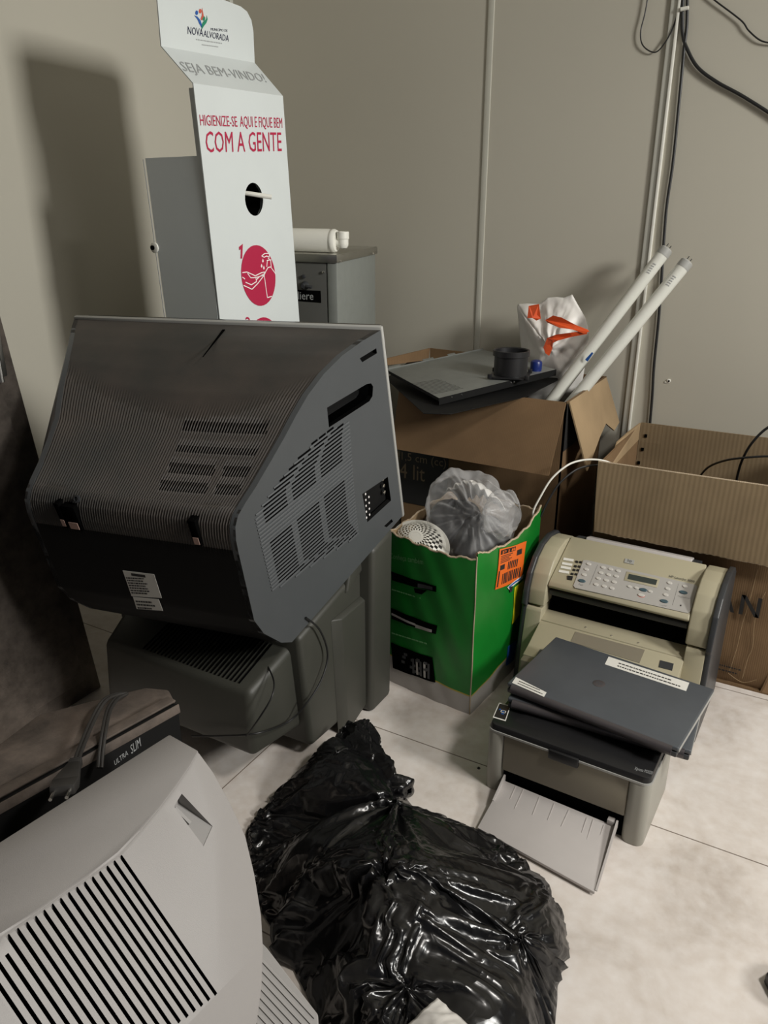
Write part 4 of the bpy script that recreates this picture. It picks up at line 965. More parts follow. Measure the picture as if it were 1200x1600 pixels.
t = thing('plastic_sieve', 'white perforated plastic sieve lying at the left corner of the green box', 'sieve', tuple(sc))
part('perforated_dome', mb0, t)
mb = MB(M['white_plastic']); mb.grid(lambda u, v: sc + sx_ * (.068 + .011 * v) * 1.1 * math.cos(u * 6.28318) + sy_ * (.068 + .008 * v) * .85 * math.sin(u * 6.28318) + sz_ * (-.001 - .002 * v), 48, 2, closed=True, thick=.002)
e_ = sc + sx_ * .080; mb.prism([e_ + sy_ * .02, e_ + sx_ * .022, e_ - sy_ * .02], sz_ * .003, .001); part('rim', mb, t)

# ================================================================== AN box, right
ax0, ax1, ay0, ay1, az = -.465, .035, 1.985, 2.45, .565
t = thing('cardboard_box', 'open ridged brown cardboard box marked AN beside the back wall on the right', 'cardboard box', ((ax0 + ax1) / 2, 2.2, 0))
mb = MB(M['card']); 
def crn(x, y, z): return Vector((x + (.010 * math.sin(z * 19) + (.02 if z < .05 else 0)) * (1 if x > -.2 else 0) * -1, y, z))
mb.grid(lambda u, v: Vector((ax0 + (ax1 - ax0) * u - (.022 * (1 - v) ** 6 * u ** 4), ay0 + .006 * math.sin(v * 14 + u * 3) * (1 - v) * u * .8 + .012 * (1 - v) ** 8 * u + .0025 * _nz.noise(Vector((u * 9, v * 9, 0))), az * v)), 60, 40, thick=.005)
mb.grid(lambda u, v: Vector((ax1 - .022 * (1 - v) ** 6 + .012 * math.sin(u * 3.14) * math.sin(v * 3), ay0 + (ay1 - ay0) * u, az * v)), 20, 20, thick=-.005)
mb.box(ax0, ax0 + .005, ay0, ay1, 0, az); mb.box(ax0, ax1, ay0, ay1, 0, .005)
part('body', mb, t)
mb = MB(M['card_ridge']); mb.box(ax0 + .006, ax1, ay1 - .005, ay1, 0.006, az + .004)
mb.grid(lambda u, v: Vector((ax0 + .006 + .07 * u, ay1 - .0095 - .001 * math.sin(v * 30), .01 + (az - .01) * v)), 4, 10, thick=.004)
part('back_side', mb, t, smooth=False)
for p in ((1009, 681), (1004, 702), (998, 723)):
    mb = MB(M['void']); q = PY(*p, ay1 - .0105); mb.box(q.x - .004, q.x + .004, q.y - .002, q.y + .002, q.z - .005, q.z + .005); part('staple_hole', mb, t)
f0 = [Vector((ax0 - .004, ay0 - .002, az)), Vector((ax1 + .005, ay0 - .002, az + .002))]
FBp = lambda x, y: PY(x, y, 1.955)
g = [FBp(929, 829), FBp(1200, 884)]; sl = (g[1].z - g[0].z) / (g[1].x - g[0].x); g1 = Vector((ax1 + .005, 1.955, g[0].z + sl * (ax1 + .005 - g[0].x)))
def flap(u, v): p = f0[0].lerp(f0[1], u).lerp(g[0].lerp(g1, u), v); p.z += .0008 * math.sin(u * 33) * v; p.y += -.010 * math.sin(v * 3.14) * .5 + .0012 * math.sin(u * 120) * .0; return p
mb = MB(M['card_ridge']); mb.grid(flap, 60, 8, thick=.0045); part('front_flap', mb, t, label='ridged front flap folded down outside')
mb = MB(M['card_edge']); mb.tube([flap(k / 40, 0) + Vector((0, -.001, .001)) for k in range(41)], .003, 6, smooth=False); mb.tube([flap(k / 60, 1) + Vector((0, -.002, .0008 * math.sin(k * 3))) for k in range(61)], .0022, 6, smooth=False); part('worn_edge', mb, t)
q = [PY(948, 728, 1.99), PY(936, 722, 2.05), PX(944, 690, ax0 - .03), PX(955, 672, ax0 - .02), PX(996, 667, ax0), Vector((ax0 + .003, ay1 - .01, az - .02)), Vector((ax0 + .003, 2.0, az - .01))]
lf = [Vector((ax0, 1.995, az)), Vector((ax0, ay1 - .01, az)), Vector((ax0 + .004, ay1 - .015, az + .006)), Vector((ax0 - .012, 2.36, az + .014)), Vector((ax0 - .018, 2.24, az + .010)), Vector((ax0 - .016, 2.02, az + .002))]
mb = MB(M['card_light']); xi = ax0 + .006; lq = [PX(p[0], p[1], xi) for p in ((951, 674), (998, 667), (990, 728))]
mb.prism([Vector((xi, 2.06, az - .05)), Vector((xi, ay1 - .012, az - .05)), Vector((xi, ay1 - .012, az + .004)), Vector((xi - .004, 2.30, az + .008)), Vector((xi - .01, 2.19, az + .003))], (-.004, 0, 0)); part('left_flap', mb, t, smooth=False)
mb = MB(M['black_print']); yy = ay0 - .006
WQ = lambda x, y: PY(x, y, yy)
o = WQ(1123, 948); r_ = WQ(1187, 958) - o; r_.z = r_.z * .35; v_ = WQ(1130, 918) - o; v_.x = 0
zb, zt = WQ(1150, 957).z, WQ(1150, 926).z; hx = zt - zb; W3 = lambda x, z: Vector((x, yy - .004, zb + z * hx))
xN, wN, st = WQ(1156, 947).x, .048, .0095
for q in ([(0, 0), (st, 0), (st, 1), (0, 1)], [(wN - st, 0), (wN, 0), (wN, 1), (wN - st, 1)], [(0, 1), (st * 1.15, 1), (wN, 0), (wN - st * 1.15, 0)]): mb.plate([W3(xN + a, b) for a, b in q])
xA, wA = xN - .062, .052
for q in ([(0, 0), (st, 0), (wA / 2 + st / 2, 1), (wA / 2 - st / 2, 1)], [(wA - st, 0), (wA, 0), (wA / 2 + st / 2, 1), (wA / 2 - st / 2, 1)], [(.012, .25), (wA - .012, .25), (wA - .015, .42), (.015, .42)]): mb.plate([W3(xA + a, b) for a, b in q])
part('lettering', mb, t, label='black letters AN', smooth=False); mb = MB(M['black_print'])
for yt, l_ in ((1036, 1), (1043, 1)): o = WQ(1118, yt + 3); scribble(mb, o, Vector((WQ(1166, yt).x - o.x, 0, -.001)), Vector((0, 0, .009)), 1)
part('small_print', mb, t, smooth=False)
mb = MB(M['card_light'])
for q in ([(1184, 890), (1172, 935), (1160, 975), (1152, 1010), (1141, 1045), (1138, 1052)], [(1196, 925), (1180, 965), (1176, 1010), (1168, 1030), (1160, 1060)], [(1138, 1052), (1160, 1066), (1182, 1062)]):
    mb.tube([PY(x, y, yy + .001) for x, y in q], .0007, 5)
part('crease', mb, t)
for q, r_, lb in (([PY(1149, 760, 2.28), PY(1153, 740, 2.26), PY(1160, 718, 2.22), PY(1175, 692, 2.2), PY(1200, 668, 2.2), PY(1235, 655, 2.2)], .0035, 'thick black cord rising steeply out of the box marked AN'),
                  ([PY(1085, 760, 2.3), PY(1096, 741, 2.28), PY(1110, 728, 2.26), PY(1135, 719, 2.22), PY(1165, 715, 2.2), PY(1200, 713, 2.2), PY(1240, 716, 2.2)], .003, 'black cord bending low inside the box marked AN')):
    mb = MB(M['rubber']); mb.tube(q, r_); solo('black_cable', mb, lb, 'cord', tuple(q[0]))
wq = [gsurf(1, .92, .40, -.006), PY(833, 800, 1.87), PY(845, 775, 1.88), PY(862, 748, 1.90), PY(885, 728, 1.93), PY(905, 720, 1.96), PY(928, 718, 1.98), PY(950, 722, 2.00), PY(975, 735, 2.06)]
mb = MB(M['white_plastic']); mb.tube(wq, .0026); solo('white_cord', mb, 'thin white cord arching from the green box to the box marked AN', 'cord', tuple(wq[0]))
mb = MB(M['rubber']); mb.tube([p + Vector((.012, .03, -.022)) for p in wq[1:-1]] + [Vector((ax0 + .02, 2.04, az - .03))], .0028); solo('black_cable', mb, 'thin dark strand under the white cord, standing in for its shadow behind the green box', 'cord', tuple(wq[1]))  # dark tube added along the white cord's path as its shadow

# ================================================================== cords on the wall
yc = YB - .008
def wallcord(pts, r, lb):
    P_ = [PY(x, y, yc) for x, y in pts]; mb = MB(M['rubber']); mb.tube(P_, r, 10); return solo('black_cable', mb, lb, 'cord', tuple(P_[0]))
wallcord([(1074, -20), (1073, 40), (1069, 75), (1062, 150), (1052, 250), (1042, 320), (1037, 380), (1034, 430), (1029, 500), (1022, 570), (1019, 620), (1014, 680)], .0042, 'long black cord hanging straight down the back wall beside the white strip')
wallcord([(1067, -20), (1066, 30), (1067, 55), (1073, 75), (1090, 105), (1120, 128), (1160, 150), (1210, 182), (1260, 220)], .0045, 'thick black cord swinging off to the right on the back wall')
wallcord([(1014, -15), (1008, 20), (1001, 50), (1004, 70), (1018, 81), (1030, 78), (1046, 55), (1058, 25), (1066, 2), (1068, -15)], .0018, 'thin black wire hanging in a small loop on the back wall')
wallcord([(1105, -10), (1120, 3), (1158, 32), (1170, 48), (1190, 64), (1215, 68)], .002, 'thin black wire crossing the top right of the back wall')
mb = MB(M['white_plastic']); a = PY(1069, 15, yc); mb.tube([a + Vector((-.008, -.006, 0)), a + Vector((.012, -.006, .002))], .005, smooth=False); solo('cable_clip', mb, 'small white clip holding the cords on the back wall', 'clip', tuple(a))
mb = MB(M['white_plastic'], M['void']); a = PY(1045, 595, YB); mb.lathe([(.006, 0), (.006, .003), (.004, .004)], a, (0, -1, 0), 14); mb.lathe([(.003, .003), (.003, .005)], a + Vector((.001, 0, 0)), (0, -1, 0), 10, mi=1); mb.box(a.x - .012, a.x - .002, a.y - .002, a.y, a.z - .008, a.z - .002, .0008)
solo('wall_plug', mb, 'white plastic screw anchor in the back wall above the box marked AN', 'screw anchor', tuple(a))

# ================================================================== fax printer (beige)
hp = thing('multifunction_printer', 'beige and charcoal fax printer with a keypad, standing in front of the box marked AN', 'printer', (-.333, 1.75, 0), (0, 0, -.035))
HW = .228
def yz(prof, x0, x1, mat, bev=0.0, name='body', label=None, seg=3, angle=0.6):
    mb = MB(mat); mb.prism([(x0, y, z) for y, z in prof], (x1 - x0, 0, 0), bev, seg=seg); return part(name, mb, hp, True, label=label, angle=angle)
ear = [(.20, .235), (.205, .345), (.175, .362), (.12, .372), (.07, .366), (.03, .346), (.000, .315), (-.018, .275), (-.024, .235)]
side_o = [(.205, .0), (.212, .345), (.18, .368), (.12, .378), (.065, .371), (.022, .350), (-.012, .315), (-.03, .27), (-.036, .235), (-.03, .228), (-.045, .12), (-.060, 0)]
for s_ in (-1, 1):
    x0, x1 = (-HW - .006, -HW + .008) if s_ < 0 else (HW - .008, HW + .006)
    yz(side_o, x0, x1, M['hp_dark'], .003, 'side_cover', 'charcoal side cover', angle=1.0)
    x0, x1 = (-HW + .007, -HW + .052) if s_ < 0 else (HW - .056, HW - .007)
    yz(ear, x0, x1, M['hp_beige'], .004, 'shoulder', 'beige curved shoulder', angle=1.1)
    x0, x1 = (-HW + .006, -HW + .048) if s_ < 0 else (HW - .052, HW - .007)
    yz([(.2, 0), (.2, .232), (-.026, .229), (-.030, .222), (-.045, .14), (-.060, 0)], x0, x1, M['hp_beige'], .002, 'lower_front', None)
yz([(.2, 0), (.2, .20), (.06, .20), (.0, .19), (-.05, .165), (-.16, .150), (-.16, 0)], -HW + .048, HW - .052, M['prn_body'], .002, 'body')
yz([(.06, .20), (.06, .300), (.05, .300), (.02, .205)], -HW + .052, HW - .056, M['void'], 0, 'output_slot', 'black paper slot')
yz([(.02, .20), (.02, .2085), (-.028, .2005), (-.030, .190)], -HW + .045, HW - .050, M['hp_beige'], .001, 'ledge', 'beige ledge with small screws')
yz([(-.028, .198), (-.105, .166), (-.14, .155), (-.14, .14), (-.02, .14)], -HW + .047, HW - .051, M['hp_beige'], .0015, 'front_cover')
PPa, PPb = (.150, .372), (-.008, .298)
yz([(.150, .3722), (-.004, .3020), (-.012, .292), (-.006, .284), (.03, .290), (.15, .330)], -HW + .053, HW - .057, M['hp_beige'], .003, 'control_panel', 'beige control panel', 3)
yz([(.02, .284), (-.002, .276), (.0, .262), (.05, .262), (.05, .284)], -HW + .055, HW - .059, M['hp_dark'], .002, 'scanner_slot')
yz([(.20, .33), (.20, .362), (.165, .372), (.150, .350)], -HW + .090, HW - .095, M['tray'], .002, 'feed_tray', 'grey paper feed tray')
for x in (-HW + .072, HW - .086): yz([(.195, .34), (.195, .360), (.16, .366), (.15, .35)], x - .012, x + .012, M['hp_dark'], .002, 'tray_hinge')
p0_ = (0, .150, .3725); nP = Vector((0, -.070, .154)).normalized()
KP = lambda x, y, h=.0006: LOC(hp, 800 + x / 3.3333, 820 + y / 3.3333, p0_, nP) + nP * h
# the panel surface lies along this plane
mb = MB(M['hp_grey'], M['hp_dark']); q = [KP(*p, .0008) for p in ((372, 186), (392, 186), (955, 314), (966, 324), (930, 452), (915, 462), (328, 330), (320, 318))]
mb.prism([p - nP * .006 for p in q], nP * .0068, 0); 
for a, b in (((445, 210), (403, 314)), ((866, 308), (834, 420))):
    a, b = KP(*a, .001), KP(*b, .001); mb.prism([a, b, b + Vector((.001, 0, 0)), a + Vector((.001, 0, 0))], nP * .0006, mi=1)
part('key_field', mb, hp, True, label='grey key field', smooth=False)
def key(x, y, a=.0062, b_=.0048, mat='btn', h=.0032, lab=None):
    c = KP(x, y, .0006); mb = MB(M[mat]); uxx = Vector((1, 0, 0)); uyy = nP.cross(uxx)
    for_ = [(1, 0), (1, .7), (.86, 1), (.0, 1.04)]
    b = bmesh.new(); rings = []
    for r, hh in for_[:3]: rings.append([b.verts.new(c + (uxx * a * math.cos(k * .3927) + uyy * b_ * math.sin(k * .3927)) * r + nP * h * hh) for k in range(16)])
    for p, q2 in zip(rings, rings[1:]):
        for k in range(16): b.faces.new((p[k], p[(k + 1) % 16], q2[(k + 1) % 16], q2[k]))
    b.faces.new(rings[-1]); mb._merge(b)
    part('key', mb, hp, True, label=lab)
for x, y in ((400, 207), (388, 235), (376, 263), (475, 225), (514, 234), (553, 243), (463, 253), (503, 263), (543, 271), (450, 282), (491, 292), (532, 301), (438, 314), (480, 323), (520, 333), (821, 306), (811, 336), (801, 368), (902, 324)): key(x, y)
for x, y in ((364, 295), (684, 342), (792, 401), (892, 355)): key(x, y, .0098, .0052, 'btn_blue', lab='slate blue oval key')
for x, y in ((612, 325), (648, 332), (720, 350)): key(x, y, .0055, .004, 'btn')
key(673, 371, .0095, .006, 'red_ink', .0012); key(673, 370, .0082, .005, 'btn', .0034, 'stop key with a red ring')
mb = MB(M['hp_beige'], M['lcd']); q = [KP(*p, .0005) for p in ((597, 246), (770, 284), (755, 331), (583, 292))]; mb.prism(q, nP * .0022, .0006)
q = [KP(*p, .0026) for p in ((609, 259), (757, 291), (749, 318), (601, 286))]; mb.prism(q, nP * .0004, mi=1); part('display', mb, hp, True, label='small dark display in a beige frame')
mb = MB(M['sticker'], M['black'])
for k, (x, y) in enumerate(((270, 172), (263, 195), (256, 214), (246, 235))):
    q = [KP(x, y), KP(x + 52, y + 9), KP(x + 48, y + 21), KP(x - 4, y + 12)]; mb.prism([p - nP * .002 for p in q], nP * .0026)
    for j in range(2):
        xx = x + 62 + j * 20; yy_ = y + 16 + j * 2; q = [KP(xx, yy_), KP(xx + 13, yy_ + 3), KP(xx + 10, yy_ + 12), KP(xx - 3, yy_ + 9)]; mb.prism([p - nP * .002 for p in q], nP * .0032, mi=1)
q = [KP(288, 266), KP(318, 270), KP(312, 290), KP(288, 286)]; mb.prism([p - nP * .002 for p in q], nP * .003, mi=1)
part('speed_dial_labels', mb, hp, True, smooth=False)
mb = MB(M['silver_rim'], M['black'], M['hp_dark']); q = [KP(*p) for p in ((590, 177), (638, 187), (634, 208), (584, 198))]; mb.prism([p - nP * .003 for p in q], nP * .0040)
o = KP(600, 199, .0014); mb.text('hp', o, KP(622, 203, .0014) - o, KP(604, 180, .0014) - o, 1)
o = KP(818, 274, .0010); mb.text('HP LaserJet 3050', o, KP(950, 303, .0010) - o, KP(821, 263, .0010) - o, 2)
for t_, a, b, c in (('Fax', (347, 316), (368, 320), (349, 307)), ('Copiar', (766, 424), (806, 432), (768, 413)), ('Digitalizar', (862, 380), (928, 392), (864, 370))):
    o = KP(*a, .0012); mb.text(t_, o, KP(*b, .0012) - o, KP(*c, .0012) - o, 2)
q = [KP(876, 418, .001), KP(883, 419, .001), KP(881, 427, .001), KP(874, 426, .001)]; mb.prism(q, nP * .0008, mi=1)
q = [KP(632, 356, .001), KP(638, 357, .001), KP(634, 372, .001), KP(628, 371, .001)]; mb.prism(q, nP * .0005, mi=2)
part('lettering', mb, hp, True, label='small lettering and logo plate', smooth=False)
for x, y in ((383, 537), (517, 580), (658, 618)):
    mb = MB(M['chrome'])
    p = LOC(hp, 800 + x / 3.3333, 820 + y / 3.3333, (0, 0, .204), (0, -.16, 1)); mb.lathe([(.0026, -.001), (.0026, .002), (.0012, .003)], p, (0, 0, 1), 12); part('ledge_screw', mb, hp, True)
fc = lambda x, y: LOC(hp, 800 + x / 3.3333, 820 + y / 3.3333, (0, -.028, .1985), Vector((0, -.032, .077)))
mb = MB(M['prn_body'], M['hp_dark']); q = [fc(*p) for p in ((330, 557), (692, 652), (664, 720), (306, 610))]; n2 = Vector((0, -.032, .077)).normalized(); mb.prism([p - n2 * .003 for p in q], n2 * .0036)
q = [fc(*p) for p in ((772, 706), (842, 724), (834, 760), (764, 742))]; mb.prism([p - n2 * .003 for p in q], n2 * .0040, mi=1); part('cover_latch', mb, hp, True, label='dark latch and smoky cover plate', smooth=False)

# ================================================================== small laser printer
pr = thing('laser_printer', 'small warm grey laser printer with black top and open front tray, under two laptops', 'printer', (-.311, 1.29, 0), (0, 0, -.04))
w2, d2 = .172, .215
def rrect(x0, x1, y0, y1, r, z, n=6, only=None):
    pts = []
    for cx, cy, a0 in ((x1 - r, y1 - r, 0), (x0 + r, y1 - r, 90), (x0 + r, y0 + r, 180), (x1 - r, y0 + r, 270)):
        for k in range(n + 1): a = R(a0 + 90 * k / n); pts.append(Vector((cx + r * math.cos(a), cy + r * math.sin(a), z)))
    return pts
mb = MB(M['prn_col']); mb.hexa(rrect(-w2, -w2 + .040, 0, d2, .016, .0), rrect(-w2, -w2 + .040, 0, d2, .016, .152), .002); part('side_column', mb, pr, True, label='light grey side column')
mb = MB(M['prn_col']); mb.hexa(rrect(w2 - .044, w2, 0, d2, .016, .0), rrect(w2 - .044, w2, 0, d2, .016, .152), .002); part('side_column', mb, pr, True, label='light grey side column')
mb = MB(M['prn_body']); mb.box(-w2 + .038, w2 - .042, .004, .03, .058, .152, .003); part('front_door', mb, pr, True, label='olive grey front door')
mb = MB(M['void']); mb.box(-w2 + .038, w2 - .042, .012, .20, .002, .060); part('paper_bay', mb, pr, True)
mb = MB(M['silver_rim']); mb.hexa(rrect(-w2 - .0005, w2 + .0005, -.0005, d2, .018, .150), rrect(-w2 - .0005, w2 + .0005, -.0005, d2, .018, .1545)); part('edge_band', mb, pr, True)
mb = MB(M['black']); mb.hexa(rrect(-w2 + .001, w2 - .001, .001, d2 - .001, .017, .1535), rrect(-w2 + .004, w2 - .004, .004, d2 - .004, .015, .167), .002, seg=2); tp_ = part('top_cover', mb, pr, True, label='black top cover')
mb = MB(M['black']); mb.box(-.034, .030, -.004, .014, .136, .158, .003); part('door_latch', mb, pr, True)
mb = MB(M['black']); mb.hexa([(-.13, .03, .166), (.13, .03, .166), (.13, .16, .166), (-.13, .16, .166)], [(-.11, .05, .1695), (.11, .05, .1695), (.11, .15, .1695), (-.11, .15, .1695)]); part('paper_rest', mb, pr, True)
ZT = .1672; TP = lambda x, y, h=.0: LOC(pr, x, y, (0, 0, ZT + h), (0, 0, 1))
mb = MB(M['sticker'], M['black'], M['blue_ink'])
q4 = [(780, 1098), (798, 1103), (790, 1127), (770, 1121)]; q = [TP(*p) for p in q4]; mb.prism(q, (0, 0, .0004)); ce = sum((Vector(p) for p in q), Vector()) / 4
mb.prism([ce + (p - ce) * .88 + Vector((0, 0, .0004)) for p in q], (0, 0, .0002), mi=1)
ex = (q[1] - q[0]).normalized(); ey = (q[0] - q[3]).normalized()
def lb(x0, y0, x1, y1, mi): o = ce + Vector((0, 0, .0007)); mb.prism([o + ex * x0 + ey * y0, o + ex * x1 + ey * y0, o + ex * x1 + ey * y1, o + ex * x0 + ey * y1], (0, 0, .0002), mi=mi)
lb(-.003, -.004, .008, -.0025, 0); lb(-.003, -.004, -.0015, .005, 0); lb(-.003, .004, .008, .005, 0); lb(.0065, -.004, .008, .005, 0); lb(0, -.001, .005, .002, 2); lb(-.008, .003, -.004, .007, 2); lb(.0, -.009, .006, -.006, 2)
part('badge', mb, pr, True, label='square badge with a white outlined printer icon', smooth=False)
mb = MB(M['grey_ink']); o = TP(990, 1204, .0002); mb.text('Xpress M2020', o, TP(1018, 1212, .0002) - o, (TP(993, 1198, .0002) - o)); o = TP(948, 1214); part('lettering', mb, pr, True, smooth=False)
mb = MB(M['tray'], M['grey_ink'])
Tl = lambda x, y, z: WM[pr.name].inverted() @ PZ(x, y, z)
tq_ = [Tl(787, 1219, .030), Tl(746, 1293, .012), Tl(929, 1394, .012), Tl(962, 1291, .030)]
mb.prism(tq_, (0, 0, -.006), .001)
for x0, y0, x1, y1 in ((806, 1228, 797, 1248), (818, 1233, 804, 1262), (843, 1245, 832, 1272), (866, 1255, 856, 1280), (889, 1265, 877, 1290), (917, 1277, 909, 1300), (927, 1280, 917, 1310), (944, 1288, 938, 1305)):
    a = Tl(x0, y0, .0305); b = Tl(x1, y1, .0255)
    tn_ = (tq_[1] - tq_[0]).cross(tq_[3] - tq_[0]).normalized(); tn_ = tn_ if tn_.z > 0 else -tn_
    a = a - tn_ * ((a - tq_[0]).dot(tn_)); b = b - tn_ * ((b - tq_[0]).dot(tn_)); w_ = Vector((.0008, 0, 0)); mb.prism([a - w_, b - w_ * .3, b + w_ * .3, a + w_], tn_ * .0012)
part('paper_tray', mb, pr, True, label='pale open paper tray')
mb = MB(M['tray']); 
for a, b in ((tq_[0], tq_[0].lerp(tq_[1], .45)), (tq_[3], tq_[3].lerp(tq_[2], .98))):
    mb = MB(M['tray']); mb.hexa([a, a + Vector((.004, 0, 0)), b + Vector((.004, 0, 0)), b], [a + Vector((0, 0, .016)), a + Vector((.004, 0, .016)), b + Vector((.004, 0, .002)), b + Vector((0, 0, .002))]); part('tray_rail', mb, pr, True)
mb = MB(M['tray']); mb.box(tq_[3].x - .018, tq_[3].x - .004, tq_[3].y - .004, tq_[3].y + .010, .030, .042, .002)
part('paper_guide', mb, pr, True)

# ================================================================== laptops
def laptop(FL, FR, BLc, z, th, label, stickers):
    FL, FR, BLc = Vector((*FL, z)), Vector((*FR, z)), Vector((*BLc, z))
    xd = (FR - FL); yd = (BLc - FL); W_, D_ = xd.length, yd.length
    an = math.atan2(xd.y, xd.x); t = thing('laptop', label, 'laptop', (FL.x, FL.y, z - th), (0, 0, an))
    mb = MB(M['hp_dark']); mb.box(0.002, W_ - .002, .004, D_ - .002, 0, th * .50, .003); part('base', mb, t, True)
    mb = MB(M['laptop'], M['silver_rim']); mb.box(0, W_, .006, D_, th * .55, th, .0035, seg=3); part('lid', mb, t, True, label='charcoal lid')
    mb = MB(M['laptop_edge']); mb.tube([(.012, .007, th * .52), (W_ - .012, .007, th * .52)], th * .46, 16, smooth=False); part('hinge_bar', mb, t, True, label='rounded hinge edge')
    mb = MB(M['silver_rim']); mb.box(W_ - .0018, W_ + .0006, .010, D_ - .004, th * .45, th * .85, .0005); part('side_trim', mb, t, True, label='bright side edge')
    return t, W_, D_
l2, _, _ = laptop((-.466, 1.362), (-.086, 1.372), (-.472, 1.600), .1935, .024, 'black laptop lying under the labelled one, skewed on the small laser printer', None)
l1, LW, LD = laptop((-.477, 1.381), (-.107, 1.334), (-.450, 1.634), .2180, .023, 'charcoal laptop with two white paper labels, topmost on the small laser printer', None)
LZ = .0232
LP = lambda x, y: LOC(l1, x, y, (0, 0, LZ), (0, 0, 1))
for q4, rows, nm in (([(951, 1026), (1077, 1067), (1072, 1080), (945, 1038)], 2, 'long white label with print'), ([(806, 1058), (854, 1082), (850, 1089), (800, 1067)], 2, 'short white label with print')):
    mb = MB(M['sticker'], M['black']); q = [LP(*p) for p in q4]; mb.prism(q, (0, 0, .0003)); o = q[3].lerp(q[0], .15) + (q[2] - q[3]) * .15 + Vector((0, 0, .0004))
    xd = (q[2] - q[3]) * .75; yd = (q[0] - q[3]) * .7
    rs = random.Random(4); 
    for k in range(rows):
        x = 0
        while x < 1 - k * .15:
            w_ = rs.uniform(.02, .06); y_ = .1 + k * .5; a = o + xd * x + yd * y_; b = o + xd * (x + w_) + yd * y_; mb.prism([a, b, b + yd * .16, a + yd * .16], (0, 0, .0002), mi=1); x += w_ + .012
    part('label', mb, l1, True, label=nm, smooth=False)
mb = MB(M['laptop_edge']); c = LP(936, 1068); mb.lathe([(.0135, -.0003), (.0135, .0002), (.0130, .0004)], c, (0, 0, 1), 32); o = c + Vector((-.008, -.006, .0005)); part('emblem', mb, l1, True, label='dull round emblem')
mb = MB(M['laptop']); mb.text('hp', o, Vector((.015, 0, 0)), Vector((.003, .013, 0))); part('emblem_letters', mb, l1, True, smooth=False)

# ================================================================== shoe at the right edge
t = thing('shoe', 'toe of a dark brown leather shoe at the lower right picture edge', 'shoe', (.15, 1.09, 0))
def shoe(u, v):
    s_ = u; x = -.052 + .29 * s_; wd = .045 * (math.sin(min(1, (s_ * 6.0)) * 1.5708) ** .6) * (1 - .18 * math.sin(s_ * 3.1416) + .02); wd = max(wd, .001)
    h = .020 + .045 * min(1, s_ * 4) + .050 * max(0, s_ - .35) / .65
    a = v * 3.14159
    return Vector((.155 + x, 1.09 + wd * math.cos(a) , .018 + (h - .0) * math.sin(a) ** .75 * min(1, s_ * 8 + .05)))
mb = MB(M['shoe']); mb.grid(shoe, 30, 20, thick=-.002); part('upper', mb, t)
mb = MB(M['black']); pts = [shoe(k / 20, 0) for k in range(21)] + [shoe(1 - k / 20, 1) for k in range(20)]; mb.prism([Vector((p.x + (-.004 if k in (0,) else 0), 1.09 + (p.y - 1.09) * 1.06, .0)) for k, p in enumerate(pts)], (0, 0, .022), .003); part('sole', mb, t)

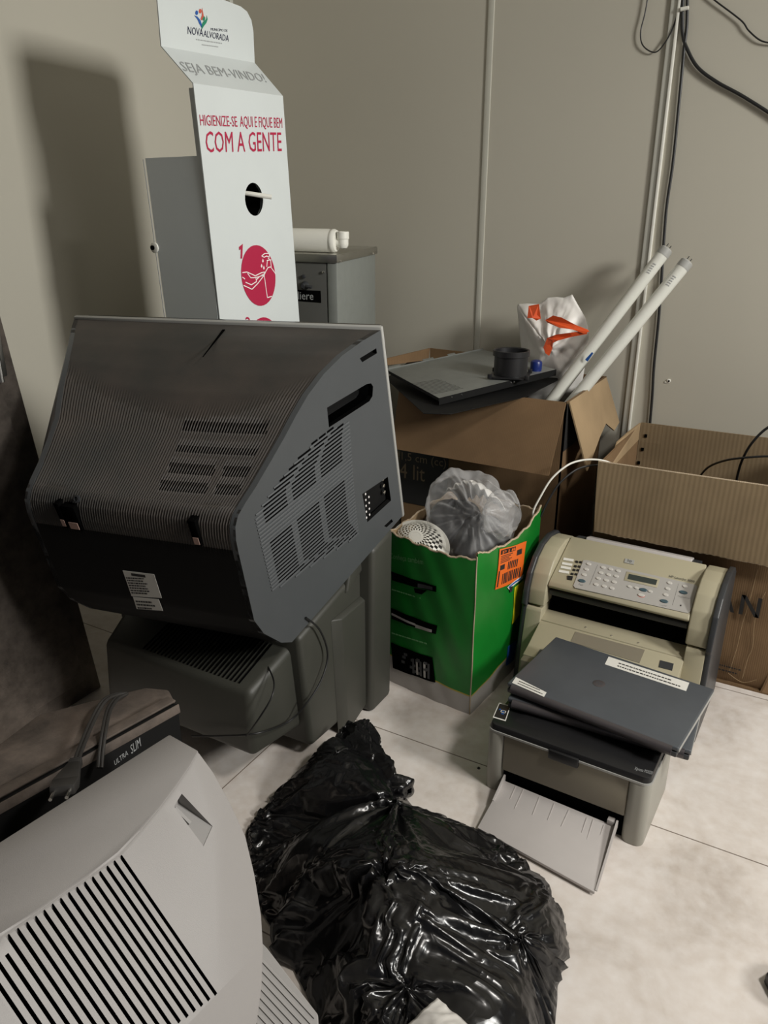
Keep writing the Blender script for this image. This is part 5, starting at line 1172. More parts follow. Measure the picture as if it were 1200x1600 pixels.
# ================================================================== black rubbish bag
# the settled shape of the film: heights and folds worked out once and stored as small steps
BAG_X = [-1725,1,1,1,0,0,0,-1,-1,-1,-1,-1,0,-1,0,1,0,1,1,1,1,1,0,0,0,-1,-1,14,-1,-1,0,-1,0,1,-6,-1,14,2,0,-3,-19,14,-1,-13,2,14,-9,1,7,-9,11,-11,15,1,-13,12,1,-13,8,1,0,-1,-1,-1,
14,0,4,-9,7,-13,5,8,-4,-4,1,-1,2,4,-17,10,-8,-1,4,14,-8,-2,7,-9,11,-10,15,2,-13,10,4,-13,11,-6,4,-14,13,-5,0,15,0,4,-6,-2,-7,6,5,-12,9,-3,8,-2,-3,-2,-5,-7,-2,1,5,14,-6,-3,
7,-8,10,-10,16,3,-14,10,3,-15,11,-3,2,-12,12,-6,3,1,16,1,-2,-10,6,0,-4,-2,1,1,2,0,-8,8,-1,-2,0,-5,-3,-4,4,14,-3,-5,6,-6,10,-11,16,4,-15,9,-2,-12,14,-17,11,-6,8,1,4,1,-1,
15,-1,1,-13,5,-5,8,-2,-1,1,-5,1,-4,3,2,6,-2,-2,-6,-6,-4,2,13,0,-5,4,-5,9,-10,12,3,-11,4,-11,0,1,-8,14,-4,9,8,-12,4,2,1,16,1,4,-9,-3,-2,-1,9,3,-1,-4,-4,3,-4,4,-3,6,-5,3,-3,
-6,-4,-5,12,3,-5,4,-6,9,-15,15,8,-13,-9,4,-6,-1,-4,11,-7,18,-5,4,4,-5,8,-1,14,-1,1,-13,9,1,-2,-3,2,11,-8,0,-1,0,0,-2,1,-1,-1,4,1,-6,-5,-7,8,4,-3,0,-4,7,-13,18,1,-12,-7,2,
-11,-2,1,11,-6,10,10,-10,4,9,7,-1,1,15,-1,-12,7,-9,11,-2,-3,2,2,2,2,-1,-2,0,2,-3,1,-4,-2,1,5,-3,-6,-7,-3,8,1,-3,-1,7,-11,14,3,-14,2,-4,-11,-2,0,5,1,8,-6,10,2,2,5,1,3,1,16,
1,2,-16,3,0,4,2,2,2,2,2,1,0,-3,-1,3,-3,-2,-1,-5,-1,5,1,-5,-8,-2,-3,5,1,-3,4,-9,18,4,-14,4,-11,-9,-1,0,8,4,-3,1,10,1,4,2,2,-3,2,16,1,-12,15,-19,8,4,3,3,2,2,2,2,1,0,-2,-1,3,
-4,-2,-3,-3,-5,1,6,-3,-7,-4,-2,-3,5,-3,7,-6,13,9,-15,7,-15,-6,-2,5,4,2,8,-8,2,1,-1,4,9,-5,1,16,1,-1,-14,-11,11,13,3,-4,2,9,3,3,1,-1,0,0,-1,3,-3,-3,-2,-5,-4,-4,0,7,-7,-5,0,
-5,0,4,5,-7,9,18,-13,12,-16,-9,6,4,10,0,5,-10,-13,4,1,-1,3,0,16,1,1,-2,-16,2,-4,1,7,14,1,1,4,7,4,2,-1,0,0,-1,2,-3,-3,-3,-4,-4,-3,-1,-3,3,-6,-3,-1,-3,6,5,-7,9,14,0,0,-3,-6,
9,1,1,5,-1,-7,-12,-2,-1,2,-3,16,1,5,-4,-9,-16,6,3,2,5,11,7,0,3,5,6,3,0,0,-1,-1,2,-3,-3,-4,-3,-4,-3,-2,-1,-3,0,-4,0,-4,-2,1,5,8,0,0,0,2,10,3,-1,5,2,-10,-5,-6,-2,-2,-2,1,16,
1,0,-14,11,-15,-4,0,11,2,3,5,7,8,1,3,6,6,0,0,0,-1,1,-2,-4,-3,-4,-3,-3,-3,-2,-2,-3,-1,-3,-1,-3,2,3,-4,0,0,0,8,12,8,1,-1,1,-6,-8,-2,-1,-6,-1,16,1,-4,-12,2,5,-7,-2,-6,8,10,
-1,10,4,5,7,1,4,5,6,0,0,-1,-1,-1,-3,-4,-4,-3,-3,-3,-2,-1,-3,-3,-1,-1,-3,-1,-4,0,-10,0,0,9,9,7,6,4,-1,-7,1,-3,-6,-3,1,16,0,-6,-16,7,-7,-1,6,1,-7,-5,5,18,2,14,5,5,3,2,4,5,5,
0,-1,-1,-1,-4,-3,-4,-4,-3,-2,-3,-2,-2,-2,-2,-1,-2,0,-6,-1,-10,2,-2,6,3,14,5,7,3,-9,-7,-3,0,-5,16,-5,-15,1,6,-7,1,-2,-5,6,-5,-6,6,19,9,4,9,3,9,4,3,5,4,-1,-1,0,-4,-4,-3,-4,
-3,-3,-2,-3,-2,-2,-1,-1,-2,-1,-5,-6,-8,2,-3,-9,19,0,-2,10,-19,-5,10,2,6,0,14,0,-12,-1,0,-1,-2,0,2,-4,-5,4,-6,-5,6,20,7,5,9,5,12,7,2,6,2,-1,-1,-3,-4,-4,-3,-3,-3,-4,-2,-2,
-2,-1,-1,-1,-1,-7,-3,-7,0,-3,-9,-4,12,7,4,-5,-7,6,1,-1,15,-11,0,5,-2,1,-3,-2,1,-10,3,-2,0,-6,-2,5,20,8,4,9,10,12,9,0,6,2,-1,-4,-4,-4,-3,-3,-3,-4,-2,-2,-2,-2,-2,-2,0,-4,0,
-13,5,-6,-1,-11,0,-4,-6,15,-1,-1,7,-1,15,-1,-2,-5,-8,15,2,-3,-2,-3,-8,-9,6,3,-9,0,0,3,20,11,5,10,10,13,9,0,5,1,-4,-3,-4,-3,-4,-3,-3,-2,-4,-2,-1,-1,-3,1,-5,1,-6,1,-14,-1,2,
0,-14,-2,0,4,4,2,15,-3,4,-4,-9,-4,13,-5,-5,-4,-2,0,-9,9,-6,6,-3,0,3,19,16,5,12,10,12,9,0,4,-3,-3,-4,-3,-4,-3,-2,-3,-4,-1,-1,-2,-2,-5,0,0,-4,0,-4,-9,-5,0,0,-14,3,5,0,1,16,
0,2,-2,-1,-9,-5,-5,9,-3,-4,-5,-3,0,-7,7,-3,11,-4,1,1,17,20,13,9,8,12,8,2,-1,-5,-2,-3,-3,-4,-2,-3,-4,-1,-1,-3,-4,-1,0,-4,-2,-2,-3,-1,-5,-6,2,-5,-8,3,0,16,-1,6,-2,-2,-9,-5,
-6,-5,5,-4,-1,-5,-3,0,-3,2,2,13,0,-1,1,16,21,15,10,8,11,6,1,-4,-4,-1,-3,-3,-3,-4,-3,-1,-3,-4,-2,0,-3,0,-3,-4,0,-4,-2,-3,-6,-3,-1,-4,-1,16,1,3,4,-4,-1,-8,-5,-6,-6,-4,-2,-2,
-2,-2,1,-1,3,2,0,4,9,1,0,14,20,18,12,7,10,4,-1,-4,-2,-2,-3,-3,-4,-3,-3,-4,-3,1,-2,-1,-1,-6,0,1,-5,-4,-3,-5,-4,-3,-2,-3,15,6,3,2,-4,-1,-7,-5,-7,-5,-5,-4,-2,-2,-2,0,1,1,1,5,
1,2,8,3,1,12,20,18,15,6,8,3,-3,-3,-1,-3,-3,-4,-3,-3,-6,-1,0,0,-1,-6,-2,-4,0,-1,-3,-7,-2,-5,-13,6,-5,14,-1,12,5,3,-5,-3,-4,-6,-8,-5,-5,-4,-3,-2,-2,-1,1,0,1,3,2,3,4,5,7,1,
10,19,19,16,7,6,1,-4,-1,-1,-4,-4,-3,-4,-6,0,1,0,-4,-3,-3,-5,-1,0,-5,-5,-6,-9,-5,-6,-1,15,5,15,5,-2,-10,-1,-1,-4,-6,-5,-5,-4,-4,-3,-1,-1,0,2,2,2,2,3,2,3,5,6,3,8,17,19,18,7,
5,-3,-1,-5,1,-4,-4,-3,-7,2,1,-1,-4,-3,-8,-2,-3,-1,-5,-4,-8,-5,-5,-10,16,1,-3,19,-23,3,12,6,-5,-5,-5,0,-5,-5,-4,-3,-2,0,0,0,2,3,4,3,2,3,5,4,3,4,7,14,20,19,10,-4,-4,0,3,-5,
-5,-2,-7,2,1,-2,-3,-10,-2,-4,-2,-2,-4,-3,-7,-6,-9,-6,16,-18,11,-3,-8,16,-6,-7,-2,19,-6,2,-3,-5,-4,-4,-1,0,0,1,2,3,3,3,3,3,3,4,6,4,3,5,10,12,17,17,-4,1,-8,5,-5,-2,-5,2,0,
-2,-12,-3,-5,-5,-5,-6,-7,-6,-7,-7,-5,7,15,-1,-21,-12,4,2,13,-4,-9,16,-6,13,0,-1,-8,2,-2,-1,0,0,0,1,4,4,3,3,4,3,2,3,3,7,6,4,3,20,19,9,-4,-14,9,-12,4,0,3,-1,-12,-5,-7,-7,-5,
-4,-3,-4,-5,-7,-6,-6,-1,14,-28,10,-9,-1,-1,8,-7,10,6,2,-12,1,19,-4,4,-1,-2,-1,0,1,1,1,1,2,3,6,5,4,4,3,2,4,0,14,7,6,20,8,-11,8,-11,5,-2,4,-13,-5,-6,-4,-4,-5,-5,-4,-6,-6,-6,
-6,-9,15,1,-37,-14,1,14,4,-3,1,-3,2,19,-1,-6,0,1,20,2,-1,0,0,1,0,1,2,1,0,2,5,4,5,6,5,4,-3,14,5,8,6,13,0,0,0,0,0,0,-11,-5,-6,-4,-3,-4,-4,-6,-7,-7,-10,-9,1,16,1,-44,2,-7,-4,
5,4,-4,-7,17,-3,5,6,-5,14,-4,0,5,1,2,1,3,3,3,3,2,2,2,2,3,3,4,4,5,3,12,1,8,13,0,0,0,0,0,0,0,0,-6,-6,-6,-7,-5,-6,-6,-7,-7,-4,-1,14,-52,-11,-11,-6,11,5,6,9,4,3,5,-1,9,6,-5,
-4,11,5,1,2,0,2,1,2,3,2,4,5,4,4,3,3,1,6,4,11,-6,13,0,0,0,0,0,0,0,0,0,0,-4,-3,-5,-4,-6,-7,-6,-8,-9,15,-1,-54,-6,-4,0,5,6,1,4,13,7,-2,-1,1,4,4,-5,14,-8,13,-1,1,3,3,3,3,2,3,
1,3,2,3,5,4,8,4,-6,7,0,0,0,0,0,0,0,0,0,0,0,-4,-6,-6,-3,-4,-4,-3,-9,0,16,-56,-26,10,-2,11,55,6,-50,3,59,2,1,-43,3,0,1,3,-4,-1,13,1,6,6,3,4,2,2,2,1,1,0,-1,-1,-1,0,10,11,-6,
0,0,0,0,0,0,0,0,0,0,0,0,-3,-2,-3,-2,-5,-7,1,15,1,-47,-28,4,-3,1,68,4,2,-2,12,4,-2,-45,-9,12,-7,7,4,-7,15,2,4,3,3,2,1,2,1,2,2,2,2,1,2,-1,-3,-10,9,0,0,0,0,0,0,0,0,0,0,0,0,
-1,-3,-2,0,-1,-1,14,-1,0,-9,-5,3,-5,2,11,10,4,2,3,6,-1,-41,-7,6,-5,3,6,-5,-3,-2,6,1,3,0,1,0,1,2,1,2,1,1,3,1,1,0,0,0,0,0,0,0,0,0,0,0,0,0,0,2,-1,1,-1,0,-1,15,0,0,-2,-1,0,1,
0,5,8,4,4,3,5,1,-9,-36,-4,5,-3,5,3,-5,0,4,2,1,1,0,1,0,2,1,1,1,1,1,3,-1,-6,-8,0,0,0,0,0,0,0,0,0,0,0,0,2,4,2,2,2,2,16,1,0,-1,-3,-2,0,2,1,4,4,6,9,4,1,4,-4,-24,-19,5,-8,7,-1,
-1,-1,5,-3,1,2,2,2,2,1,2,1,0,0,-3,-5,-11,-12,4,0,0,0,0,0,0,0,0,0,0,0,0,7,4,3,5,5,7,15,-4,3,0,-2,-2,0,1,2,5,4,4,6,12,-4,0,-36,-10,5,3,-6,9,-8,0,0,0,5,1,2,3,2,2,1,-2,-3,-4,
-6,-7,-8,-6,-1,-5,0,0,0,0,0,0,0,0,0,0,0,6,5,4,4,5,7,8,0,15,0,5,2,-1,-1,-2,0,1,2,4,6,2,5,14,-4,-35,-6,-1,5,3,-9,16,-11,-4,-2,1,0,7,3,2,-1,-4,-5,-4,-4,-4,-4,-3,-1,0,-2,-5,
-17,0,0,0,0,0,0,0,0,0,6,6,7,7,5,6,4,5,11,16,0,-10,3,11,0,-3,-1,-1,1,3,3,6,7,6,5,3,-33,-7,12,-4,3,-3,-3,-1,-4,-2,-1,0,6,-6,-7,-3,-1,-1,-1,-3,-2,-1,1,-4,-7,-10,-12,-4,-6,0,
0,0,0,0,0,0,9,6,7,7,7,6,6,7,6,5,14,-32,-2,29,2,11,-1,0,0,1,2,3,6,8,8,7,-30,-10,5,13,-6,1,-3,-3,-4,7,-6,0,0,-12,-1,-1,-1,-1,-4,-4,0,0,-3,-8,-10,-10,-8,0,1,-12,9,-19,0,0,0,
0,12,8,7,5,7,8,9,8,7,6,6,16,0,-36,-4,9,19,8,4,0,2,2,1,3,5,7,14,1,-35,1,8,29,-17,-11,4,-3,-8,3,-12,2,-3,-1,-3,1,-3,-8,1,1,-4,-8,-11,-9,-6,-3,0,0,-12,4,-7,-3,-1,-2,2,-1,2,
12,8,7,9,6,6,6,7,7,4,15,1,-46,-10,27,10,7,16,4,-1,2,1,1,3,4,4,19,6,-32,-4,22,12,-4,-14,5,-3,-15,-12,1,0,-2,-6,-6,-2,-2,3,-3,-9,-11,-8,-4,-2,0,-1,-3,-10,0,-4,0,-1,-1,-2,3,
-6,3,5,11,10,5,6,8,9,8,8,6,15,-7,-24,-21,-5,27,14,5,14,2,1,1,2,1,4,-1,-14,27,4,-5,30,0,-13,-11,3,-1,-29,-3,1,-12,-8,6,-4,0,-3,-9,-11,-8,-1,0,-1,0,-2,-6,-5,-3,-3,2,-3,1,-1,
-2,2,-5,0,6,5,8,10,9,6,5,6,7,9,16,1,-2,-5,-2,-41,0,17,27,12,2,1,1,2,2,4,2,-9,8,25,0,0,0,0,0,-7,-15,-8,5,-29,-10,7,7,-2,-19,-6,-6,0,-2,-1,0,-2,-4,-5,-2,-6,-1,1,-2,0,2,-1,
-3,2,-5,-1,4,6,8,5,7,8,8,6,7,7,14,0,2,0,-3,-1,-37,-4,12,16,27,5,0,1,0,2,2,1,0,12,0,0,0,0,0,0,0,-17,-12,7,-1,-13,-5,-15,3,-5,-2,-7,-1,0,0,-4,-5,-3,0,-6,-1,0,-1,-2,2,1,-1,
-2,1,-4,-2,1,8,4,9,8,5,7,8,9,6,15,-1,-17,3,8,1,1,0,-39,3,14,26,4,2,5,4,3,3,1,-3,0,0,0,0,0,0,0,0,1,-13,-6,-4,3,-8,-8,1,-9,-10,2,-1,-1,-4,-3,-2,-1,-5,-1,-1,0,-2,-1,2,2,-1,
-3,0,-3,-2,1,1,11,4,7,8,9,8,5,7,15,0,-5,-4,-7,7,2,0,2,-43,-5,29,6,5,1,3,2,2,2,-2,10,0,0,0,0,0,0,0,0,0,6,-10,-2,-9,0,-1,4,-12,-13,2,-2,-3,-2,-1,-2,-5,-1,-1,0,-2,-1,-1,3,0,
-1,-1,-2,-1,-2,-1,2,2,13,6,5,4,5,5,11,16,8,1,-9,-1,-3,-2,-1,-34,3,-6,33,7,-1,3,1,0,2,2,-2,-6,0,0,0,0,0,0,0,0,0,-12,0,-9,12,12,-7,-3,-5,-5,0,-4,-1,-2,-4,-3,-1,-1,-1,-2,-1,
-2,0,3,1,-1,-2,-1,-1,-3,-1,2,2,2,11,11,5,4,5,4,16,1,16,-1,-16,-6,5,-1,-4,-40,-1,15,3,19,-6,-3,5,-3,-1,4,3,-4,0,0,0,0,0,0,0,0,-14,17,-2,-4,-2,3,7,-2,-3,-2,-1,0,-3,-3,-3,-1,
-2,-1,-2,-1,-2,-1,0,3,1,-1,-1,-2,-1,-3,-1,0,3,3,2,8,15,6,4,0,15,0,11,12,-6,-14,-4,4,-1,-5,-37,-8,24,-2,10,-5,2,-4,-5,-10,-6,3,3,12,0,0,0,0,0,0,0,9,9,11,-18,-5,4,3,7,-4,0,
-4,-1,-2,-1,-2,-2,-2,-1,-2,-1,-2,-2,1,3,2,-1,-1,-2,-2,-3,-2,1,0,5,4,3,5,16,8,-5,15,0,6,6,3,1,-7,-1,-3,0,-6,-19,-1,5,-3,12,-7,-2,0,-5,-3,-14,-10,-6,18,-2,0,0,0,0,0,20,9,-7,
13,5,-18,1,4,7,0,-3,-1,-2,-1,-2,-2,-2,-3,0,-3,-1,-1,-2,1,3,2,-3,1,-1,-5,-1,-3,2,1,0,7,4,4,4,12,-1,15,1,3,4,4,10,4,-7,3,-7,-17,-12,-19,4,3,-1,19,-6,8,0,-4,-5,-5,-9,-15,14,
-5,-16,0,0,0,12,10,26,-4,5,2,-5,3,-3,5,2,-3,-1,-2,-2,-2,-1,-3,-2,-2,-1,-3,-1,-1,2,2,2,-3,2,-6,-3,0,-3,2,2,0,1,10,4,1,10,15,1,2,2,9,5,5,5,-3,1,-24,-14,-27,-16,0,16,29,1,-1,
-1,0,-6,-5,-4,-6,-16,4,-7,-2,12,-15,17,22,-1,14,-3,-5,10,2,4,0,1,-2,-2,-2,-1,-2,-2,-2,-2,-2,-3,-1,-2,-1,2,2,3,-4,-5,-2,-1,-1,-1,2,2,1,0,2,12,2,4,15,0,3,1,2,4,6,3,2,11,-7,
-14,-26,-21,-23,12,18,20,3,2,0,-10,-4,-1,-4,-2,-21,-9,6,-1,16,-3,8,2,15,-8,17,-2,4,5,0,6,-2,0,-1,-1,-2,-2,-2,-2,-2,-3,-1,-2,-2,-1,1,3,2,-3,-5,-1,-2,-1,-1,1,2,2,-2,4,2,12,
-1,15,1,1,-3,2,1,0,5,1,6,2,5,11,-41,-16,-15,25,1,13,-3,1,2,0,-6,-18,3,1,-7,-6,-15,-2,-6,28,-2,6,-1,3,9,3,10,7,6,-3,3,0,-2,2,-1,-2,-1,-3,-1,-3,-2,-2,-1,-2,-2,0,2,3,-2,-5,
-1,-1,-2,-1,1,2,2,-3,5,2,6,2,17,1,-2,-5,-2,1,2,1,4,1,6,11,-19,4,-11,-7,-10,4,27,-2,-14,0,-1,1,-2,-13,-14,4,6,-3,-1,-3,-6,1,10,5,-5,9,5,5,8,9,-2,4,5,1,-1,-2,2,-2,-2,-1,-3,
-1,-3,-2,-1,-2,-1,-1,0,4,-1,-5,-1,-1,-4,1,2,2,1,-4,4,3,3,5,15,0,0,-2,-5,-3,-2,1,1,0,5,5,5,5,-14,-20,17,15,-21,0,20,-4,-23,0,4,-3,-1,-10,-1,1,5,-1,-4,-4,4,2,7,5,-12,7,4,4,
8,8,0,6,2,3,1,-2,-1,1,-1,-2,-2,-3,-1,-3,-2,0,-2,-1,-1,0,4,-5,-1,-4,-2,1,0,2,3,-4,5,4,2,-3,14,-1,0,4,-3,-1,-5,-3,-1,0,1,3,4,21,-8,5,-8,-11,13,16,-3,-8,1,-11,-6,-11,6,1,-6,
-1,-4,-4,2,0,-4,-4,3,-2,10,8,-13,7,2,4,9,4,7,3,5,0,1,0,-1,0,-1,-1,-2,-2,-3,-1,-3,-2,1,-2,0,-2,5,-5,-3,-2,-1,0,0,0,5,-4,0,7,1,-4,16,1,10,10,-8,-11,4,-16,-2,-1,-2,-2,9,18,
11,-2,-13,-1,-2,14,-4,13,-6,-11,-4,-12,-1,2,-7,0,-4,2,-1,-4,6,-3,-5,3,-4,6,-2,0,10,-5,8,3,10,4,3,6,3,0,0,0,-1,1,-2,-2,-2,-2,-3,-2,-2,1,-1,-1,-3,5,-4,-4,0,-1,-1,0,0,4,-5,2,
7,1,-9,14,-1,-1,1,21,-4,0,-11,-4,-20,0,1,1,6,11,22,3,-14,3,-5,8,8,0,0,0,-14,-11,-3,1,-2,-7,3,-4,0,-6,3,-6,8,-6,-1,2,6,-1,0,9,-2,-1,13,2,11,2,1,7,1,0,-1,0,0,0,-3,-1,-3,-3,
-1,-3,1,-3,-2,-1,-3,5,-11,7,-1,-7,6,0,-3,3,-3,-2,1,1,16,0,0,-10,3,6,13,-5,7,3,-3,-34,0,2,1,22,-3,6,14,-32,10,3,7,0,0,0,0,-10,-3,-8,-7,-1,-1,-1,0,0,4,5,-8,7,-4,-1,3,-2,5,0,
9,-2,-2,5,12,3,9,2,2,6,-1,0,-1,0,0,-2,-2,-2,-3,-3,-2,-3,1,-2,-1,-3,-6,-4,-3,0,1,7,1,-1,-5,-2,-2,0,16,1,7,-8,-11,15,5,-14,10,1,13,2,-4,-6,-2,1,5,-2,-4,0,-15,-7,9,8,0,0,0,0,
0,-2,-6,-5,0,1,-2,-1,0,2,6,-7,5,-2,-2,-2,4,0,3,11,-1,-4,1,10,10,4,7,1,4,3,-1,-1,0,0,-1,-3,-2,-3,-3,-3,-2,1,-2,-5,0,-4,-5,-5,-1,1,9,0,-2,-2,-8,6,-4,14,-1,-4,-3,1,-11,10,-5,
13,1,8,-4,1,11,-6,-1,-1,5,-7,-3,-1,-1,-14,5,-1,0,0,0,0,17,-14,1,-3,0,-3,-1,2,3,1,6,-8,2,2,-1,-2,-1,2,3,11,2,-5,-1,5,13,7,5,4,1,5,1,-1,-2,0,0,-2,-3,-3,-3,-3,-1,-1,-7,1,-2,
-5,-4,-4,-1,0,8,4,-3,-3,-15,11,-3,15,-5,0,-7,-1,-5,9,1,11,8,-19,8,4,3,-6,-5,1,1,-11,6,-4,2,-4,2,-5,-8,0,0,0,4,17,2,-3,-1,-2,-2,1,3,0,6,-8,-1,5,1,-2,-3,1,3,11,5,-6,-2,3,8,
14,5,3,4,1,4,0,-2,-1,0,-2,-2,-3,-3,-3,-2,-4,-4,-2,-3,-3,-2,-3,-2,-3,7,5,-9,-2,-8,3,1,16,-6,0,-3,-2,-5,-6,6,9,28,-23,-3,14,-3,-6,-3,-6,4,-1,-8,2,7,-11,-10,0,5,1,3,1,1,8,11,
-2,-2,-2,-2,0,3,-1,6,-7,-4,5,4,-1,-3,-1,2,11,7,-6,-4,4,4,10,14,2,2,5,2,1,-1,-2,0,-1,-3,-3,-3,-3,-3,-3,-4,-3,-3,-2,-2,-3,-2,-3,0,9,-9,-1,-13,2,16,-5,-3,-4,-2,-2,-2,5,-8,16,
13,-8,8,-11,-1,-10,-6,9,3,-6,0,-7,0,-1,3,5,2,4,0,2,4,12,1,-1,-2,-2,-1,3,-2,6,-7,-5,4,6,0,-2,-2,0,11,9,-6,-5,4,5,4,11,12,2,0,6,1,0,-2,-2,0,-2,-3,-3,-3,-3,-4,-3,-4,-5,-6,3,
-2,-3,-1,0,0,-5,-8,-4,-1,15,-4,-3,1,-1,-13,-1,-3,2,20,12,-7,1,-4,-2,-2,-12,7,5,-4,-9,0,1,-4,6,6,2,5,1,1,3,5,9,-1,-2,-2,-2,4,-3,5,-6,-7,2,7,4,-2,-2,-1,8,10,-4,-5,3,4,6,4,
13,8,1,3,4,-2,-1,-1,-3,0,-3,-3,-3,-3,-3,-5,-7,-5,-5,-3,7,-6,-12,8,-14,11,-9,0,15,-4,-12,-3,-2,-2,-2,1,-3,1,4,19,-5,2,-3,4,-14,-7,-2,0,7,-9,3,6,7,6,2,6,1,1,3,3,8,2,-2,-2,
-2,3,-4,5,-5,-7,-2,6,8,-1,-1,-2,6,11,-3,-5,1,5,3,7,6,11,4,4,3,2,-1,-1,-4,-2,-2,-2,-4,-2,-7,-3,-6,-5,-5,-5,-5,3,-8,-4,-2,-7,1,16,-6,-3,-2,-2,-2,-3,1,-4,-2,4,14,-1,4,-8,-12,
2,-4,2,0,9,-10,4,7,6,6,2,7,2,0,3,2,4,6,-2,-1,-3,3,-4,3,-4,-7,-2,2,10,3,-2,-1,3,12,-2,-5,1,3,6,1,9,7,7,8,0,0,-2,-1,1,1,-3,-5,-2,-4,-6,-4,-5,-5,-5,-5,-5,-6,-10,4,-11,3,15,
-6,-1,-1,-1,-2,-2,-1,-1,-3,1,3,-11,12,-12,3,4,-14,-2,6,2,5,6,7,6,7,1,6,4,0,3,2,2,6,-1,0,-3,2,-5,3,-3,-8,-1,-2,8,8,-1,0,0,12,-1,-4,1,0,4,7,8,9,8,12,1,-3,-2,-10,0,8,-10,2,
-3,-8,-4,-3,-5,-5,-5,-5,-5,-18,2,-11,2,1,16,-8,0,0,0,0,-1,-1,-2,-2,-2,1,-8,1,-1,0,-9,-4,3,8,2,6,6,6,6,7,1,6,6,-1,4,3,1,3,0,2,-4,2,-6,1,-2,-8,1,-4,1,13,3,-1,0,11,0,-3,0,-2,
4,8,8,-5,6,8,9,5,1,-15,-1,3,6,-4,-12,5,-5,-4,-5,-5,-5,-5,-19,-6,-6,-3,-1,15,0,1,0,0,-1,0,-1,-2,-3,-4,-7,1,2,-3,-2,-8,-4,3,9,5,4,7,6,6,8,0,6,7,-1,4,2,2,4,-1,2,-4,1,-6,-1,0,
-9,2,-4,-1,2,15,-3,4,8,0,-1,1,-18,9,9,0,15,9,9,8,3,2,-3,-4,-4,3,-16,-2,-11,-7,4,0,-4,-7,-14,-17,5,-13,-1,17,3,1,-1,0,0,-1,-1,-2,-8,-5,0,0,2,-3,-2,-11,-1,4,7,7,3,8,3,8,8,1,
6,6,0,4,1,3,3,-1,2,-4,2,-6,-4,1,-9,2,-2,-2,-6,17,-4,15,0,0,0,0,-13,3,14,-1,7,10,5,1,3,4,-1,0,8,-11,1,-18,3,-18,-1,-5,7,-18,-16,4,-14,2,-1,14,10,1,0,-1,0,0,-3,-5,-4,-5,1,
-7,6,-3,-1,-11,0,4,6,8,3,8,3,8,1,7,7,6,1,3,2,2,1,0,3,-4,1,-5,-4,-1,-9,2,0,-2,-6,-3,14,0,0,0,0,0,0,-10,17,6,17,7,9,1,2,1,2,-7,-3,3,-15,-3,-13,-3,-18,4,3,-10,-17,-7,-2,0,16,
8,-4,-2,7,7,-7,-10,2,-3,2,-5,-2,3,0,-3,-11,2,4,6,7,3,8,2,9,0,9,2,6,7,0,3,3,1,0,1,-3,0,-5,-4,0,-10,1,-1,0,-6,-5,0,0,0,0,0,0,0,0,18,18,7,0,6,8,5,-1,2,-3,-3,3,-19,-7,-14,3,
-19,1,-4,-18,-1,0,1,15,3,0,-1,5,-4,-13,3,2,4,1,-4,-3,1,2,-6,-10,4,5,5,6,2,10,0,10,-2,10,1,4,8,4,0,4,0,1,0,-3,1,-6,-4,-1,-8,1,-4,-15,-13,5,0,0,0,0,0,0,0,0,4,20,18,22,6,4,1,
0,1,-6,-5,4,-20,-10,-3,-19,-4,-21,3,-1,-1,14,-1,-3,9,4,-15,4,4,2,2,-2,-10,8,-5,5,-8,-8,5,6,4,-4,12,9,0,10,-4,11,0,4,8,2,5,1,-1,1,2,-2,-1,-4,-4,-5,-6,-1,-14,-11,-8,-6,0,0,
0,0,0,0,0,0,19,23,12,16,9,3,3,-1,3,-4,-4,-10,-18,2,-8,-21,-18,-1,-1,15,-1,-3,12,-11,7,4,2,-1,-9,-13,7,7,4,-9,-5,6,6,2,-7,11,9,2,12,-6,12,2,0,9,0,4,5,-1,1,-1,-1,-2,-4,-4,
-4,-4,-10,-6,-7,-10,-21,0,0,0,0,0,0,0,0,37,21,15,12,-2,11,-1,-2,-3,0,-8,-13,-4,-11,-24,-10,-1,14,0,-1,1,8,5,-2,-9,-11,1,7,6,3,-8,-4,6,6,0,-9,11,1,9,13,-8,13,-3,9,0,6,0,6,
-1,2,0,1,-2,-6,-5,-5,-5,-4,-11,-9,-11,-13,-16,0,0,0,0,0,0,27,28,12,12,14,4,1,-1,2,-4,-14,1,-2,-16,-30,0,-1,15,-1,8,4,-10,-9,-2,2,7,6,1,-5,-5,3,1,7,-10,8,0,14,10,-11,14,-5,
12,2,2,2,4,-1,2,-1,3,-6,0,-8,-5,-2,-5,-17,-4,-9,-15,-10,-17,0,0,0,0,37,22,10,11,9,7,8,5,-1,-5,-6,-5,-51,1,1,1,16,1,-4,8,-10,1,2,6,6,-1,-8,2,3,-4,8,-8,-8,11,15,8,-12,15,-7,
12,6,-6,4,2,5,0,-2,4,-7,2,-9,-6,3,-14,-12,1,-10,-16,-9,7,-10,23,-14,5,12,21,12,8,15,-10,6,9,-11,-43,0,0,-1,15,-1,-1,0,2,0,7,5,-8,1,3,2,-6,-8,8,-11,8,15,10,-14,14,-8,11,9,
-7,1,3,2,4,-4,5,-9,5,-10,-4,4,-18,-2,0,-13,-17,-1,9,-12,24,-9,10,8,10,21,-2,12,-1,-47,-1,-1,-1,15,-1,0,8,7,-6,3,3,0,-3,0,-11,8,-11,6,14,9,-15,14,-9,6,15,-2,-10,5,4,2,-4,7,
-10,7,-12,-4,6,-17,3,0,-15,-15,5,8,-11,17,4,7,-3,17,6,-27,-1,-1,0,14,-1,-1,12,0,-7,14,-4,2,-5,-12,8,-10,3,15,7,-16,15,-8,0,17,1,-9,-4,6,2,-5,8,-10,9,-15,-2,8,-15,6,1,-15,
